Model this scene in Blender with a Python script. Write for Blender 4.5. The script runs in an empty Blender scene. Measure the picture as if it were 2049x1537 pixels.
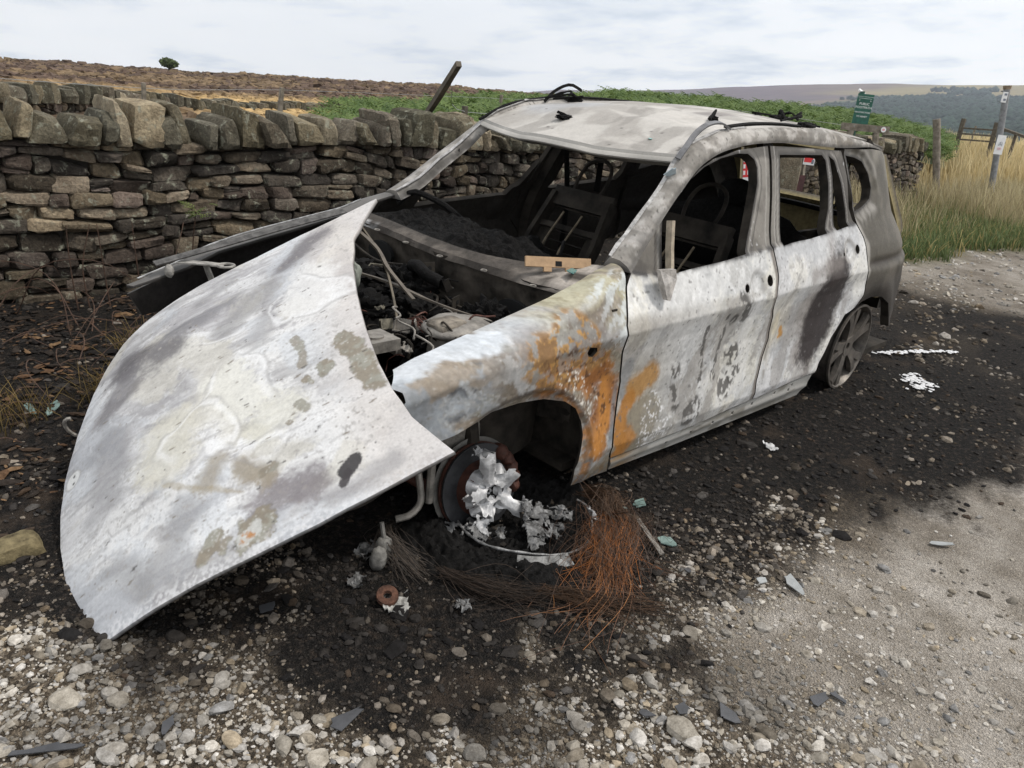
import bpy, bmesh, math, random
import numpy as np
from mathutils import Vector, Matrix
from mathutils.geometry import delaunay_2d_cdt
random.seed(7); RNG=np.random.default_rng(7)
scn=bpy.context.scene; COL=scn.collection
GZ=.17            # height of the ground in the car's own frame (it sits on bare rims)
# ---------------------------------------------------------------- camera
cam=bpy.data.cameras.new('camera'); camo=bpy.data.objects.new('camera',cam); COL.objects.link(camo)
CAMP=Vector((1.88082,2.60320,1.79507-GZ))
R_=Vector((-0.714745,0.691162,0.106929)); D_=Vector((0.188337,0.337453,-0.922309)); F_=Vector((-0.673549,-0.639078,-0.371365))
m=Matrix.Identity(4)
for i in range(3): m[i][0]=R_[i]; m[i][1]=-D_[i]; m[i][2]=-F_[i]; m[i][3]=CAMP[i]
camo.matrix_world=m
cam.sensor_width=36; cam.lens=1618.63/2049*36; cam.clip_end=20000; cam.clip_start=.05
scn.camera=camo
UP=Vector((.047,-.105,.993)).normalized()     # true vertical: the track slopes about six degrees
# ---------------------------------------------------------------- world
SUNV=Vector((-.42,.42,1.0)).normalized()
wd=bpy.data.worlds.new('World'); scn.world=wd; wd.use_nodes=True
def build_world():
    nt=wd.node_tree; n=nt.nodes; l=nt.links; n.clear()
    out=n.new('ShaderNodeOutputWorld'); mix=n.new('ShaderNodeMixShader')
    b1=n.new('ShaderNodeBackground'); b2=n.new('ShaderNodeBackground')
    sky=n.new('ShaderNodeTexSky'); sky.sky_type='NISHITA'; sky.sun_disc=False
    sky.sun_elevation=math.asin(SUNV.z); sky.sun_rotation=math.atan2(SUNV.x,SUNV.y); sky.altitude=300
    b1.inputs[1].default_value=.1; l.new(sky.outputs[0],b1.inputs[0])
    tc=n.new('ShaderNodeTexCoord')
    rot=n.new('ShaderNodeVectorRotate'); rot.rotation_type='AXIS_ANGLE'
    ax=UP.cross(Vector((0,0,1))).normalized(); rot.inputs['Axis'].default_value=ax; rot.inputs['Angle'].default_value=UP.angle(Vector((0,0,1)))
    l.new(tc.outputs['Generated'],rot.inputs['Vector'])
    sep=n.new('ShaderNodeSeparateXYZ'); l.new(rot.outputs[0],sep.inputs[0])
    mx=n.new('ShaderNodeMath'); mx.operation='MAXIMUM'; mx.inputs[1].default_value=0; l.new(sep.outputs[2],mx.inputs[0])
    ad=n.new('ShaderNodeMath'); ad.operation='ADD'; ad.inputs[1].default_value=.17; l.new(mx.outputs[0],ad.inputs[0])
    dv=n.new('ShaderNodeVectorMath'); dv.operation='DIVIDE'
    cmb=n.new('ShaderNodeCombineXYZ')
    for i in range(3): l.new(ad.outputs[0],cmb.inputs[i])
    l.new(rot.outputs[0],dv.inputs[0]); l.new(cmb.outputs[0],dv.inputs[1])
    n1=n.new('ShaderNodeTexNoise'); n1.inputs['Scale'].default_value=1.5; n1.inputs['Detail'].default_value=7; n1.inputs['Roughness'].default_value=.55; n1.inputs['Distortion'].default_value=.12
    l.new(dv.outputs[0],n1.inputs['Vector'])
    r1=n.new('ShaderNodeValToRGB'); e=r1.color_ramp.elements
    e[0].position=.34; e[0].color=(.62,.68,.76,1); e[1].position=.62; e[1].color=(1.0,1.0,1.0,1)
    k=e.new(.43); k.color=(.83,.86,.895,1); k=e.new(.495); k.color=(.965,.97,.975,1)
    l.new(n1.outputs[0],r1.inputs[0]); l.new(r1.outputs[0],b2.inputs[0]); b2.inputs[1].default_value=1.22
    mix.inputs[0].default_value=.93
    l.new(b1.outputs[0],mix.inputs[1]); l.new(b2.outputs[0],mix.inputs[2]); l.new(mix.outputs[0],out.inputs[0])
build_world()
sun=bpy.data.lights.new('sun','SUN'); sun.energy=2.9; sun.angle=math.radians(10); sun.color=(1,.95,.88)
suno=bpy.data.objects.new('sun',sun); COL.objects.link(suno); suno.rotation_euler=(-SUNV).to_track_quat('-Z','Y').to_euler(); suno.location=(0,0,30)
vs=scn.view_settings; vs.view_transform='Standard'; vs.look='None'; vs.exposure=.06; vs.gamma=1
# ---------------------------------------------------------------- helpers
def sm(a,b,x):
    t=np.clip((np.asarray(x,float)-a)/(b-a),0,1); return t*t*(3-2*t)
def _h(ix,iy,iz,s):
    h=(ix.astype(np.int64)*374761393+iy.astype(np.int64)*668265263+iz.astype(np.int64)*2147483647+s*974711)&0xffffffff
    h=((h^(h>>13))*1274126177)&0xffffffff; h=((h^(h>>16))*2246822519)&0xffffffff
    return ((h^(h>>15))&0xffffff)/16777215.
def vn(p,s=0):
    p=np.asarray(p,float); i=np.floor(p); f=p-i; f=f*f*(3-2*f); i=i.astype(np.int64); r=0
    for dx in (0,1):
        for dy in (0,1):
            for dz in (0,1):
                w=(f[...,0] if dx else 1-f[...,0])*(f[...,1] if dy else 1-f[...,1])*(f[...,2] if dz else 1-f[...,2])
                r=r+w*_h(i[...,0]+dx,i[...,1]+dy,i[...,2]+dz,s)
    return r
def fbm(p,sc=1.,o=4,s=0,g=.5):
    p=np.asarray(p,float)*sc; a=1.;t=0;n=0
    for k in range(o): t=t+a*vn(p,s+k*17);n+=a;a*=g;p=p*2.03+11.7
    return t/n
def P3(*a):
    a=np.broadcast_arrays(*[np.asarray(q,float) for q in a]); 
    while len(a)<3: a=list(a)+[np.zeros_like(a[0])]
    return np.stack(a,-1)
def mk(name,V,Fc,mats,parent=None,smooth=True,mi=None,col=None,z0=0.,link=True,sharp=40):
    me=bpy.data.meshes.new(name); V=np.asarray(V,float).copy()
    if len(V): V[:,2]-=z0
    me.from_pydata(V.tolist(),[],[tuple(int(i) for i in f) for f in Fc])
    for mm in (mats if isinstance(mats,(list,tuple)) else [mats]): me.materials.append(mm)
    if mi is not None: me.polygons.foreach_set('material_index',np.asarray(mi,np.int32))
    me.polygons.foreach_set('use_smooth',np.full(len(me.polygons),smooth))
    if col is not None:
        a=me.color_attributes.new('Col','FLOAT_COLOR','POINT'); c=np.ones((len(V),4)); c[:,:col.shape[1]]=col
        a.data.foreach_set('color',c.ravel())
    me.update()
    if smooth and sharp: me.set_sharp_from_angle(angle=math.radians(sharp))
    o=bpy.data.objects.new(name,me)
    if link: COL.objects.link(o)
    if parent: o.parent=parent
    return o
def empty(name,loc=(0,0,0)):
    o=bpy.data.objects.new(name,None); o.location=loc; o.empty_display_size=.1; COL.objects.link(o); return o
def tag(o,label,cat,group=None):
    o['label']=label; o['category']=cat
    if group: o['group']=group
    return o
def kind(o,k): o['kind']=k; return o
def reparent(o,p):           # keep world coordinates under a root that is moved but not turned
    o.parent=p; o.location=Vector(o.location)-p.location
class MB:
    def __init__(s): s.v=[];s.f=[];s.c=[];s.m=[]
    def add(s,V,Fc,c=None,m=0):
        b=len(s.v); s.v.extend([tuple(p) for p in V]); s.f.extend([tuple(b+i for i in f) for f in Fc]); s.m.extend([m]*len(Fc))
        if c is not None:
            c=np.asarray(c,float)
            if c.ndim==1: c=np.tile(c,(len(V),1))
            s.c.extend(c.tolist())
        return s
    def box(s,a,b,c=None,m=0,M=None):
        a=np.array(a,float);b=np.array(b,float)
        V=[(x,y,z) for x in (a[0],b[0]) for y in (a[1],b[1]) for z in (a[2],b[2])]
        if M is not None: V=[tuple(M@Vector(p)) for p in V]
        return s.add(V,[(0,1,3,2),(4,6,7,5),(0,4,5,1),(2,3,7,6),(0,2,6,4),(1,5,7,3)],c,m)
    def tube(s,P,r,n=6,c=None,m=0,cap=True):
        P=[Vector(p) for p in P]; k=len(P); rr=r if hasattr(r,'__len__') else [r]*k
        V=[];up=None
        for i,p in enumerate(P):
            t=(P[min(i+1,k-1)]-P[max(i-1,0)]).normalized()
            if up is None: up=t.orthogonal().normalized()
            up=(up-t*up.dot(t)); up=up.normalized() if up.length>1e-6 else t.orthogonal().normalized()
            w=t.cross(up)
            for j in range(n):
                a=2*math.pi*j/n; V.append(tuple(p+(up*math.cos(a)+w*math.sin(a))*rr[i]))
        Fc=[(i*n+j,i*n+(j+1)%n,(i+1)*n+(j+1)%n,(i+1)*n+j) for i in range(k-1) for j in range(n)]
        if cap: Fc+=[tuple(range(n))[::-1],tuple((k-1)*n+j for j in range(n))]
        return s.add(V,Fc,c,m)
    def ribbon(s,P,w,th,nrm=(0,0,1),c=None,m=0):      # flat bar of width w, thickness th
        P=[Vector(p) for p in P];k=len(P);V=[];nrm=Vector(nrm)
        for i,p in enumerate(P):
            t=(P[min(i+1,k-1)]-P[max(i-1,0)]).normalized(); sd=t.cross(nrm).normalized(); n2=sd.cross(t)
            ww=w[i] if hasattr(w,'__len__') else w
            for a,b in ((-1,-1),(1,-1),(1,1),(-1,1)): V.append(tuple(p+sd*(a*ww/2)+n2*(b*th/2)))
        Fc=[(i*4+j,i*4+(j+1)%4,(i+1)*4+(j+1)%4,(i+1)*4+j) for i in range(k-1) for j in range(4)]+[(3,2,1,0),tuple((k-1)*4+j for j in range(4))]
        return s.add(V,Fc,c,m)
    def cyl(s,p,q,r,n=16,c=None,m=0,r2=None): return s.tube([p,q],[r,r if r2 is None else r2],n,c,m)
    def obj(s,name,mat,parent=None,smooth=False,z0=0.):
        return mk(name,np.array(s.v).reshape(-1,3),s.f,mat,parent,smooth,s.m if isinstance(mat,(list,tuple)) else None,np.array(s.c) if len(s.c)==len(s.v) and s.c else None,z0)
def spline(P,n):
    P=np.array(P,float); d=np.r_[0,np.cumsum(np.linalg.norm(np.diff(P,axis=0),axis=1))]; t=np.linspace(0,d[-1],n)
    if len(P)<3: return np.stack([np.interp(t,d,P[:,k]) for k in range(P.shape[1])],1)
    T=np.gradient(P,d,axis=0); i=np.clip(np.searchsorted(d,t)-1,0,len(P)-2); h=(d[i+1]-d[i]); u=((t-d[i])/h)[:,None]; h=h[:,None]
    return (2*u**3-3*u**2+1)*P[i]+(u**3-2*u**2+u)*h*T[i]+(-2*u**3+3*u**2)*P[i+1]+(u**3-u**2)*h*T[i+1]
def inpoly(p,poly):
    x,y=p[:,0],p[:,1]; c=np.zeros(len(p),bool); q=np.asarray(poly); j=len(q)-1
    for i in range(len(q)):
        a,b=q[i],q[j]
        with np.errstate(divide='ignore',invalid='ignore'):
            c^=((a[1]>y)!=(b[1]>y))&(x<(b[0]-a[0])*(y-a[1])/(b[1]-a[1])+a[0])
        j=i
    return c
def dens(poly,step):
    out=[];n=len(poly)
    for i in range(n):
        a=np.array(poly[i],float);b=np.array(poly[(i+1)%n],float);k=max(1,int(round(np.linalg.norm(b-a)/step)))
        for j in range(k): out.append(a+(b-a)*j/k)
    return np.array(out)
def inset(poly,d):
    q=np.array(poly,float); a=np.roll(q,1,0); b=np.roll(q,-1,0); t=b-a; t/=np.linalg.norm(t,axis=1)[:,None]+1e-9
    n=np.c_[-t[:,1],t[:,0]]; A=.5*np.sum(q[:,0]*b[:,1]-b[:,0]*q[:,1]); return q+n*(d if A>0 else -d)
def tri2d(outline,holes,step,ins=0.):
    o=dens(outline,step)
    if ins: o=inset(o,ins)
    hs=[dens(h,step) for h in holes]
    lo=o.min(0);hi=o.max(0); gx,gy=np.meshgrid(np.arange(lo[0],hi[0],step),np.arange(lo[1],hi[1],step*.9))
    gx=gx+((np.arange(gx.shape[0])%2)*.5*step)[:,None]
    g=np.c_[gx.ravel(),gy.ravel()]; g=g[inpoly(g,o)]
    for h in hs: g=g[~inpoly(g,h)]
    bd=np.concatenate([o]+hs)
    keep=np.ones(len(g),bool)
    for k in range(0,len(g),4000):
        blk=g[k:k+4000]; dd=np.full(len(blk),9.)
        for q in range(0,len(bd),400):
            dd=np.minimum(dd,np.sqrt(((blk[:,None,:]-bd[None,q:q+400])**2).sum(-1)).min(1))
        keep[k:k+4000]=dd>.55*step
    g=g[keep]; pts=np.concatenate([bd,g]); E=[];b=0
    for L in [o]+hs:
        n=len(L);E+=[(b+i,b+(i+1)%n) for i in range(n)];b+=n
    v,e,f,_,_,_=delaunay_2d_cdt([Vector(p) for p in pts.tolist()],E,[],0,1e-6)
    v=np.array([tuple(p) for p in v]); f=np.array([t for t in f if len(t)==3])
    cc=v[f].mean(1); ok=inpoly(cc,o)
    for h in hs: ok&=~inpoly(cc,h)
    f=f[ok]
    d1=v[f[:,1]]-v[f[:,0]];d2=v[f[:,2]]-v[f[:,0]]; fl=(d1[:,0]*d2[:,1]-d1[:,1]*d2[:,0])<0; f[fl]=f[fl][:,::-1]
    return v,f
def vnorm(V,T):
    N=np.zeros_like(V); fn=np.cross(V[T[:,1]]-V[T[:,0]],V[T[:,2]]-V[T[:,0]])
    for k in range(3): np.add.at(N,T[:,k],fn)
    return N/(np.linalg.norm(N,axis=1)[:,None]+1e-12)
def panel(name,outline,holes,F,step,th,mats,parent,paint=None,flip=False,ins=0.,z0=GZ,inner=(.03,.027,.025),link=True):
    """sheet cut from an outline in its own 2-d coordinates, lifted by F, with real thickness"""
    uv,T=tri2d(outline,holes,step,ins); V=F(uv[:,0],uv[:,1])
    if flip: T=T[:,::-1]
    N=vnorm(V,T); n=len(V); V2=V-N*th
    ed={}
    for t in T:
        for a,b in ((t[0],t[1]),(t[1],t[2]),(t[2],t[0])): ed[(a,b)]=1
    bnd=[(a,b) for (a,b) in ed if (b,a) not in ed]
    Fc=[tuple(t) for t in T]+[(t[2]+n,t[1]+n,t[0]+n) for t in T]+[(b,a,a+n,b+n) for a,b in bnd]
    mi=[0]*len(T)+[1]*len(T)+[(2 if len(mats)>2 else 0)]*len(bnd)
    c=None
    if paint is not None:
        c1=paint(uv[:,0],uv[:,1],V); ni=.7+.6*fbm(V,9,3,5)[:,None]; c=np.concatenate([c1,np.array(inner)[None]*ni])
    return mk(name,np.concatenate([V,V2]),Fc,mats,parent,True,mi if len(mats)>1 else None,c,z0,link)
def loft(name,rails,n,mats,parent,closed=True,paint=None,z0=GZ,smooth=True,capends=True,sub=1):
    L=np.array([spline(r,n) for r in rails])
    if sub>1: L=np.array([L[i]*(1-t)+L[(i+1)%len(L)]*t for i in range(len(L)) for t in np.arange(sub)/sub])
    k=len(L)          # k rails x n
    V=L.transpose(1,0,2).reshape(-1,3); q=k if closed else k-1
    Fc=[(i*k+j,i*k+(j+1)%k,(i+1)*k+(j+1)%k,(i+1)*k+j) for i in range(n-1) for j in range(q)]
    if capends and closed: Fc+=[tuple(range(k))[::-1],tuple((n-1)*k+j for j in range(k))]
    c=paint(V[:,0],V[:,2],V) if paint else None
    return mk(name,V,Fc,mats,parent,smooth,None,c,z0)
def blob_mesh(c,r,sub=3,amp=.25,sc=3.,seed=0,flat=0):
    bm=bmesh.new(); bmesh.ops.create_icosphere(bm,subdivisions=sub,radius=1.); V=np.array([v.co[:] for v in bm.verts]); Fc=[[v.index for v in f.verts] for f in bm.faces]; bm.free()
    n=fbm(V+seed*3.1,sc,4,seed); V=V*(1+amp*2*(n-.5))[:,None]*np.array(r); V=V+np.array(c)
    return V,Fc
# ---------------------------------------------------------------- materials
def nodes(name):
    mt=bpy.data.materials.new(name); mt.use_nodes=True; nt=mt.node_tree; return mt,nt,nt.nodes['Principled BSDF'],nt.nodes,nt.links
def nz(n,l,scale,detail=4,coord=None,rough=.55,dist=0.):
    t=n.new('ShaderNodeTexNoise'); t.inputs['Scale'].default_value=scale; t.inputs['Detail'].default_value=detail; t.inputs['Roughness'].default_value=rough; t.inputs['Distortion'].default_value=dist
    if coord is not None: l.new(coord,t.inputs['Vector'])
    return t
def ramp(n,l,src,stops):
    r=n.new('ShaderNodeValToRGB'); e=r.color_ramp.elements
    while len(e)<len(stops): e.new(.5)
    for k,(p,c) in enumerate(stops): e[k].position=p; e[k].color=(*c,1) if len(c)==3 else c
    l.new(src,r.inputs[0]); return r
def mixc(n,l,a,b,fac,mode='MIX'):
    x=n.new('ShaderNodeMix'); x.data_type='RGBA'; x.blend_type=mode
    for s,i in ((a,6),(b,7)):
        if isinstance(s,(tuple,list)): x.inputs[i].default_value=(*s,1)
        else: l.new(s,x.inputs[i])
    if isinstance(fac,(int,float)): x.inputs[0].default_value=fac
    else: l.new(fac,x.inputs[0])
    return x.outputs[2]
def bump(n,l,b,h,st,dist=.01,prev=None):
    k=n.new('ShaderNodeBump'); k.inputs['Strength'].default_value=st; k.inputs['Distance'].default_value=dist; l.new(h,k.inputs['Height'])
    l.new(k.outputs[0],b.inputs['Normal']); return k
def mat_col(name,rough=.7,var=.25,scale=60,bst=.25,metal=0.,spec=.4,fine=.5,speck=None):
    mt,nt,b,n,l=nodes(name); at=n.new('ShaderNodeAttribute'); at.attribute_name='Col'
    g=n.new('ShaderNodeNewGeometry'); t=nz(n,l,scale,6,g.outputs['Position'],.62)
    r=ramp(n,l,t.outputs[0],[(.28,(1-var,)*3),(.72,(1+var,)*3)])
    c=mixc(n,l,at.outputs[0],r.outputs[0],1.,'MULTIPLY')
    if speck:
        t3=nz(n,l,speck[0],3,g.outputs['Position'],.5); r3=ramp(n,l,t3.outputs[0],[(speck[1],(0,0,0)),(speck[1]+.04,(1,1,1))]); c=mixc(n,l,c,speck[2],r3.outputs[0])
    l.new(c,b.inputs['Base Color']); b.inputs['Roughness'].default_value=rough; b.inputs['Metallic'].default_value=metal; b.inputs['Specular IOR Level'].default_value=spec
    t2=nz(n,l,scale*3,4,g.outputs['Position'],.6); rr=ramp(n,l,t2.outputs[0],[(.3,(rough-.15,)*3),(.7,(min(1,rough+.15),)*3)]); l.new(rr.outputs[0],b.inputs['Roughness'])
    bump(n,l,b,t2.outputs[0],bst,.004)
    return mt
def mat_plain(name,c,rough=.8,var=.35,scale=25,bst=.3,metal=0.,c2=None,spec=.4):
    mt,nt,b,n,l=nodes(name); g=n.new('ShaderNodeNewGeometry'); t=nz(n,l,scale,6,g.outputs['Position'],.6)
    c2=c2 or tuple(x*(1+var*1.6) for x in c); r=ramp(n,l,t.outputs[0],[(.3,tuple(x*(1-var) for x in c)),(.7,c2)])
    l.new(r.outputs[0],b.inputs['Base Color']); b.inputs['Roughness'].default_value=rough; b.inputs['Metallic'].default_value=metal; b.inputs['Specular IOR Level'].default_value=spec
    t2=nz(n,l,scale*4,4,g.outputs['Position'],.6); bump(n,l,b,t2.outputs[0],bst,.006); return mt
M_PAINT=mat_col('burnt_panel_paint',.6,.09,90,.10,spec=.22)
M_SOOT=mat_plain('sooted_steel',(.012,.0107,.0098),.78,.45,9,.35,.0,(.050,.043,.035),.14)
M_SOOTC=mat_col('sooted_steel_tint',.75,.3,40,.3,spec=.15)
M_CHAR=mat_plain('charred_plastic',(.0032,.003,.0029),.75,.4,55,1.,0,(.012,.0113,.011),.10)
M_STEEL=mat_plain('bare_grey_steel',(.20,.185,.165),.55,.35,30,.35,.35)
M_DARK=mat_plain('hole_shade_black',(.004,.004,.004),.95,.2,20,.0)  # near-black colour standing in for the shade inside holes and recesses
M_TAN=mat_plain('tan_plastic',(.33,.215,.12),.6,.15,50,.15)
M_ALU=mat_plain('melted_aluminium',(.42,.42,.425),.5,.35,26,.5,.3,(.62,.62,.625))
M_RUST=mat_plain('dark_red_rust',(.050,.020,.014),.7,.35,30,.4,.1,(.09,.032,.02))
M_DISC=mat_plain('burnt_disc_face',(.030,.031,.034),.5,.3,40,.2,.3)
M_WIRE=mat_col('rusty_wire',.75,.3,80,.2)
M_RUBBER=mat_plain('burnt_rubber_ash',(.006,.006,.006),.9,.5,60,1.,0,(.018,.017,.0165),.12)
def ragged(name,c,s,seed,mat,parent,n=16,z0=GZ,up=(0,0,1),fold=.9):
    """torn crumpled metal flake"""
    q=np.random.default_rng(seed); V=np.array([((i/(n-1)-.5)*2*s[0],(j/(n-1)-.5)*2*s[1],0) for i in range(n) for j in range(n)]); sc=1.6/max(s); h=fbm(V+seed,sc*1.4,4,seed); V[:,2]=s[2]*2.2*(h-.35)*fold; V[:,:2]+=max(s[:2])*.5*(np.stack([fbm(V+9+seed,sc*1.5,3,seed+1),fbm(V+19+seed,sc*1.5,3,seed+2)],-1)-.5)
    u=Vector(up).normalized(); a=u.orthogonal().normalized(); b=u.cross(a); Mx=np.array([a,b,u]); V=V@Mx+np.array(c); m=fbm(P3(np.arange(n*n)//n*.35,np.arange(n*n)%n*.35),1,3,seed+7); ii,jj=np.arange(n*n)//n-(n-1)/2,np.arange(n*n)%n-(n-1)/2; ok=(np.hypot(ii,jj)/(n/2)+.9*(m-.5)*2)<.92
    T=[(i*n+j,(i+1)*n+j,(i+1)*n+j+1,i*n+j+1) for i in range(n-1) for j in range(n-1)]; T=[t for t in T if all(ok[list(t)])]; k=len(V); N=np.array(u)*max(.003,s[2]*.12); V2=np.concatenate([V,V-N]); ed={}
    for t in T:
        for e in range(4): ed[(t[e],t[(e+1)%4])]=1
    Fc=T+[tuple(x+k for x in t[::-1]) for t in T]+[(b_,a_,a_+k,b_+k) for (a_,b_) in ed if (b_,a_) not in ed]; used=sorted({i for f in Fc for i in f}); mp={o:i for i,o in enumerate(used)}; return mk(name,V2[used],[tuple(mp[i] for i in f) for f in Fc],mat,parent,True,z0=z0,sharp=30)
def cubegrid(n):
    V=[];idx={};Fc=[]
    def vid(p):
        k=tuple(np.round(p,5))
        if k not in idx: idx[k]=len(V);V.append(k)
        return idx[k]
    L=np.linspace(-1,1,n+1)
    for ax in range(3):
        for s in (-1,1):
            for i in range(n):
                for j in range(n):
                    q=[]
                    for a,b in ((L[i],L[j]),(L[i+1],L[j]),(L[i+1],L[j+1]),(L[i],L[j+1])):
                        p=[0,0,0];p[ax]=s;p[(ax+1)%3]=a;p[(ax+2)%3]=b;q.append(vid(p))
                    Fc.append(q if s>0 else q[::-1])
    return np.array(V),np.array(Fc)
# ================================================================ THE CAR (x forward from the front axle, y to its left)
car=empty('burnt_car',(0,0,0)); tag(car,'burnt-out estate car with bare ash-grey body and no glass, stripped of its bonnet','car')
ZP=[.20,.28,.34,.40,.48,.58,.70,.80,.88,.93,1.0,1.06,1.10,1.20,1.35,1.48,1.56,1.60,1.64]
YP=[.840,.862,.880,.895,.890,.878,.876,.888,.908,.897,.876,.852,.838,.797,.740,.686,.645,.605,.54]
def W(x,z):
    x=np.asarray(x,float);z=np.asarray(z,float)
    cz=z-.045*np.clip((-x-.3)/2.2,-.3,1.0)*sm(.6,.9,z)*(1-sm(1.05,1.2,z))
    w=np.interp(cz,ZP,YP)-.045*sm(-1.5,-.5,x)*sm(.88,1.08,z)-.05*(np.clip(x,0,2)/.48)**2.4-.19*(np.clip(-2.95-x,0,2)/.80)**2.2-.16*(np.clip(-2.75-x,0,2)/.8)**1.5*sm(.68,1.30,z)
    for ax,az,r in ((.03,.38,.40),(-2.81,.40,.42)):
        d=np.hypot(x-ax,z-az); w=w+.028*np.exp(-((d-r)/.09)**2)*sm(.15,.35,z)
    return w
def buckle(x,z):       # heat-buckled sheet
    return .016*(fbm(P3(x*2.6,z*1.6),1,3,3)-.5)+.004*(fbm(P3(x*9,z*5),1,2,9)-.5)
def dimple(x,z,cx,cz,r,d): return -d*np.exp(-(((x-cx)**2+(z-cz)**2)/r**2)**2)
def FS(x,z,off=0.):
    y=W(x,z)+buckle(x,z)+off
    y=y+dimple(x,z,-1.45,.975,.055,.018)+dimple(x,z,-2.41,1.043,.055,.018)-.016*np.exp(-((x+1.30-.15*(z-.7))/.07)**2)*sm(.4,.55,z)*(1-sm(.8,.9,z))-.012*np.exp(-((x+1.84)/.06)**2)*sm(.4,.5,z)*(1-sm(.85,1.0,z))
    y=y+.012*np.exp(-((x+1.58)/.05)**2)*sm(.4,.6,z)*(1-sm(.9,1.05,z))
    return y
BX=[-.55,-.8,-1.2,-1.6,-2.0,-2.3,-2.55];BZ=[1.085,1.056,1.088,1.111,1.133,1.15,1.168]
def belt(x): return np.interp(-np.asarray(x,float),[-b for b in BX],BZ)
def F_door(x,z):
    up=sm(0,.02,z-belt(x)); y=FS(x,z)-.014*up; return P3(x,y,z)
def F_side(x,z): return P3(x,FS(x,z),z)
ZIX=[-.75,-.63,-.475,-.346,-.09,.108,.332,.481,.65,.80];ZIZ=[1.13,1.11,1.075,1.025,.972,.932,.884,.830,.79,.76]
def zi(x): return np.interp(x,ZIX,ZIZ)
def F_wing(x,t):
    zs=zi(x)-.05; s=np.clip((t-zs)/.15,0,1); z0=np.minimum(t,zs); y0=FS(x,z0); yi=.70-.05*np.clip(x-.3,0,1)
    zt=zi(x)+.028; q=(1-s)
    y=q*q*y0+2*q*s*(y0-.018)+s*s*yi; z=q*q*z0+2*q*s*zt+s*s*zi(x)
    rd=np.hypot(x-.0,t-.36); lip=.010*sm(.40,.385,rd)*sm(.2,.4,t)        # pressed arch lip
    return P3(x,y-lip,z)
def mixm(c,m,col): return c*(1-m[:,None])+np.array(col)[None]*m[:,None]
def pl(x,z,pts):
    d=np.full(len(x),9.); p=np.c_[x,z]
    pts=np.array(pts,float)
    if len(pts)==1: return np.linalg.norm(p-pts[0],axis=1)
    for a,b in zip(pts[:-1],pts[1:]):
        t=np.clip(((p-a)@(b-a))/((b-a)@(b-a)+1e-9),0,1); d=np.minimum(d,np.linalg.norm(p-a-t[:,None]*(b-a),axis=1))
    return d
def patch(x,z,pts,r,soft=.3,amp=.8,sc=14,seed=0):
    n=fbm(P3(x*sc,z*sc),1,4,seed); return sm(soft,-soft,pl(x,z,pts)/r-1+amp*2*(n-.5))
ASH=(.60,.605,.615); TANG=(.285,.25,.20); BLUEG=(.40,.43,.46); RUST=(.40,.165,.035); RUST2=(.47,.27,.09); SOOTC=(.035,.03,.028); CREAM=(.60,.57,.50); GREY=(.27,.265,.26); PURP=(.085,.070,.068)
def warp(x,z,a=.08,sc=5,s=0):
    return x+a*2*(fbm(P3(x*sc,z*sc),1,3,s)-.5), z+a*2*(fbm(P3(x*sc,z*sc),1,3,s+40)-.5)
def grains(x,z): return fbm(P3(x*110,z*110),1,2,104)-.5, fbm(P3(x*42,z*42),1,3,106)-.5
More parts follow.
